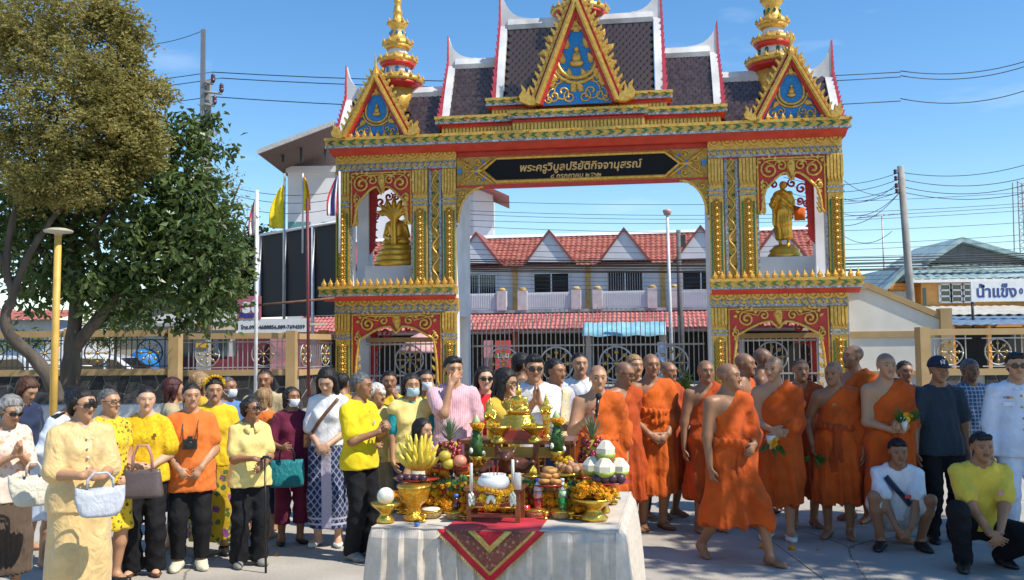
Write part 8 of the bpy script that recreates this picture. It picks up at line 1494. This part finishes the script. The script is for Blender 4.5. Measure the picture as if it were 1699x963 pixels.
# dress uniform
r = M48; o = r['o']; k = r['k']; T = k['T']; GBT = mat('button_gold', (.62, .42, .12), .25, 1., var=.05)
for i in range(5): p = surf(r, 0., T(0, 0, 1.33 - .095 * i)[2]); m = MB(); m.ball(p, .011, 8, 5, (1, .6, 1)); m.build('button', GBT, o)
for s in (-1, 1):
    a, b = T(s * .075, .01, 1.445), T(s * .165, .012, 1.412); MB().box((a + b) / 2, (.10 * k['s'], .05, .012), R=Matrix.Rotation(s * .34, 3, 'Y')).build('shoulder_board', SHOE_BLK, o); m = MB(); [m.box(a + (b - a) * t + np.array([0, 0, .008]), (.010, .048, .006), R=Matrix.Rotation(s * .34, 3, 'Y')) for t in (.35, .55, .75)]; m.build('rank_stripe', GBT, o)
for x, z in ((-.10, 1.26), (.10, 1.26)): p = surf(r, x, T(0, 0, z)[2]); MB().box(p, (.10, .008, .035)).build('pocket_flap', UNI, o)
for i, c in enumerate((SHOPC[1], SHOPC[0], SHOPC[2])): p = surf(r, -.135 + .028 * i, T(0, 0, 1.315)[2]); MB().box(p, (.022, .006, .02)).build('medal_ribbon', c, o)
r = PEO('white uniform with dark'); k = r['k']; 
for s in (-1, 1): a = k['T'](s * .12, .01, 1.44); MB().box(a, (.11, .055, .014), R=Matrix.Rotation(s * .3, 3, 'Y')).build('shoulder_board', SHOE_BLK, r['o'])
# straps and sashes that follow the chest
def strap(r, m_, x0, z0, x1, z1, w, nm, parent, name='strap', n=12):
    A_, B_ = [], []; k = r['k']; s = k['s']
    for i in range(n + 1):
        t = i / n; x, z = x0 + (x1 - x0) * t, k['T'](0, 0, z0 + (z1 - z0) * t)[2] if k['P0'][2] > .7 * s else k['T'](0, -.1, z0 + (z1 - z0) * t)[2]; dx, dz = (z1 - z0), -(x1 - x0); L = sqrt(dx * dx + dz * dz); a = surf(r, x + dx / L * w / 2, z + dz / L * w / 2); b = surf(r, x - dx / L * w / 2, z - dz / L * w / 2); A_.append(a); B_.append(b)
    m = MB(); m.smooth = True; m.strip(A_, B_); o = m.build(name, m_, parent); o.modifiers.new('s', 'SOLIDIFY').thickness = .006; return o
o = local(W16, 'shoulder_bag', 'brown strap bag slung across the white blouse', 'bag'); strap(W16, LBRN, .11, 1.40, -.13, 1.08, .03, '', o); q = surf(W16, -.15, W16['k']['T'](0, 0, 1.0)[2]); MB().box((q[0] - .03, q[1] + .08, q[2]), (.06, .14, .12)).build('pouch', LBRN, o)
o = local(M49, 'sling_bag', 'dark sling bag strap across the white jersey', 'bag'); strap(M49, NAVY, -.11, 1.38, .12, 1.06, .045, '', o)
GSH = pattern('sash_gold', 'floral', (.66, .60, .42), [(.62, .42, .06), (.70, .50, .10)], 30); strap(M29, GSH, .09, 1.41, -.03, .95, .12, '', M29['o'], 'gold_sash'); strap(M29, GSH, -.09, 1.41, -.10, 1.0, .10, '', M29['o'], 'gold_sash')
# yellow flower headband, brooches, buttons, badges
for i in range(11): a = radians(-75 + 15 * i); link('headband_flower', BLY, None, W10['o'], hpt(W10['k'], .098 * sin(a), -.015, .045 + .092 * cos(a)), (0, a, i), .85)
r = PEO('stout woman in shiny cream')
for i in range(4): p = surf(r, 0.0, r['k']['T'](0, 0, 1.34 - .07 * i)[2]); m = MB(); m.ball(p, .009, 8, 5); m.build('pearl_button', WAX, r['o'])
r = M50; p = surf(r, .085, kp(r, 'T')(0, -.1, 1.24)[2]); MB().box(p, (.035, .006, .045)).build('chest_badge', SHOPC[4], r['o']); r = M49; p = surf(r, .06, kp(r, 'T')(0, -.1, 1.20)[2]); MB().box(p, (.05, .006, .03)).build('chest_emblem', SHOPC[0], r['o'])
m = MB(); k = M50['k']; m.tube([hpt(k, -.024, -.088, -.050), hpt(k, 0, -.097, -.044), hpt(k, .024, -.088, -.050)], .006, 6); m.build('moustache', HAIRM['salt'], M50['o'])
for r, x, z, mm in ((PEO('grey haired man in bright'), .09, 1.24, SHOPC[3]), (PEO('smiling woman in bright yellow lace'), .09, 1.27, GBT)): p = surf(r, x, r['k']['T'](0, 0, z)[2]); MB().box(p, (.028, .005, .03)).build('chest_badge', mm, r['o'])
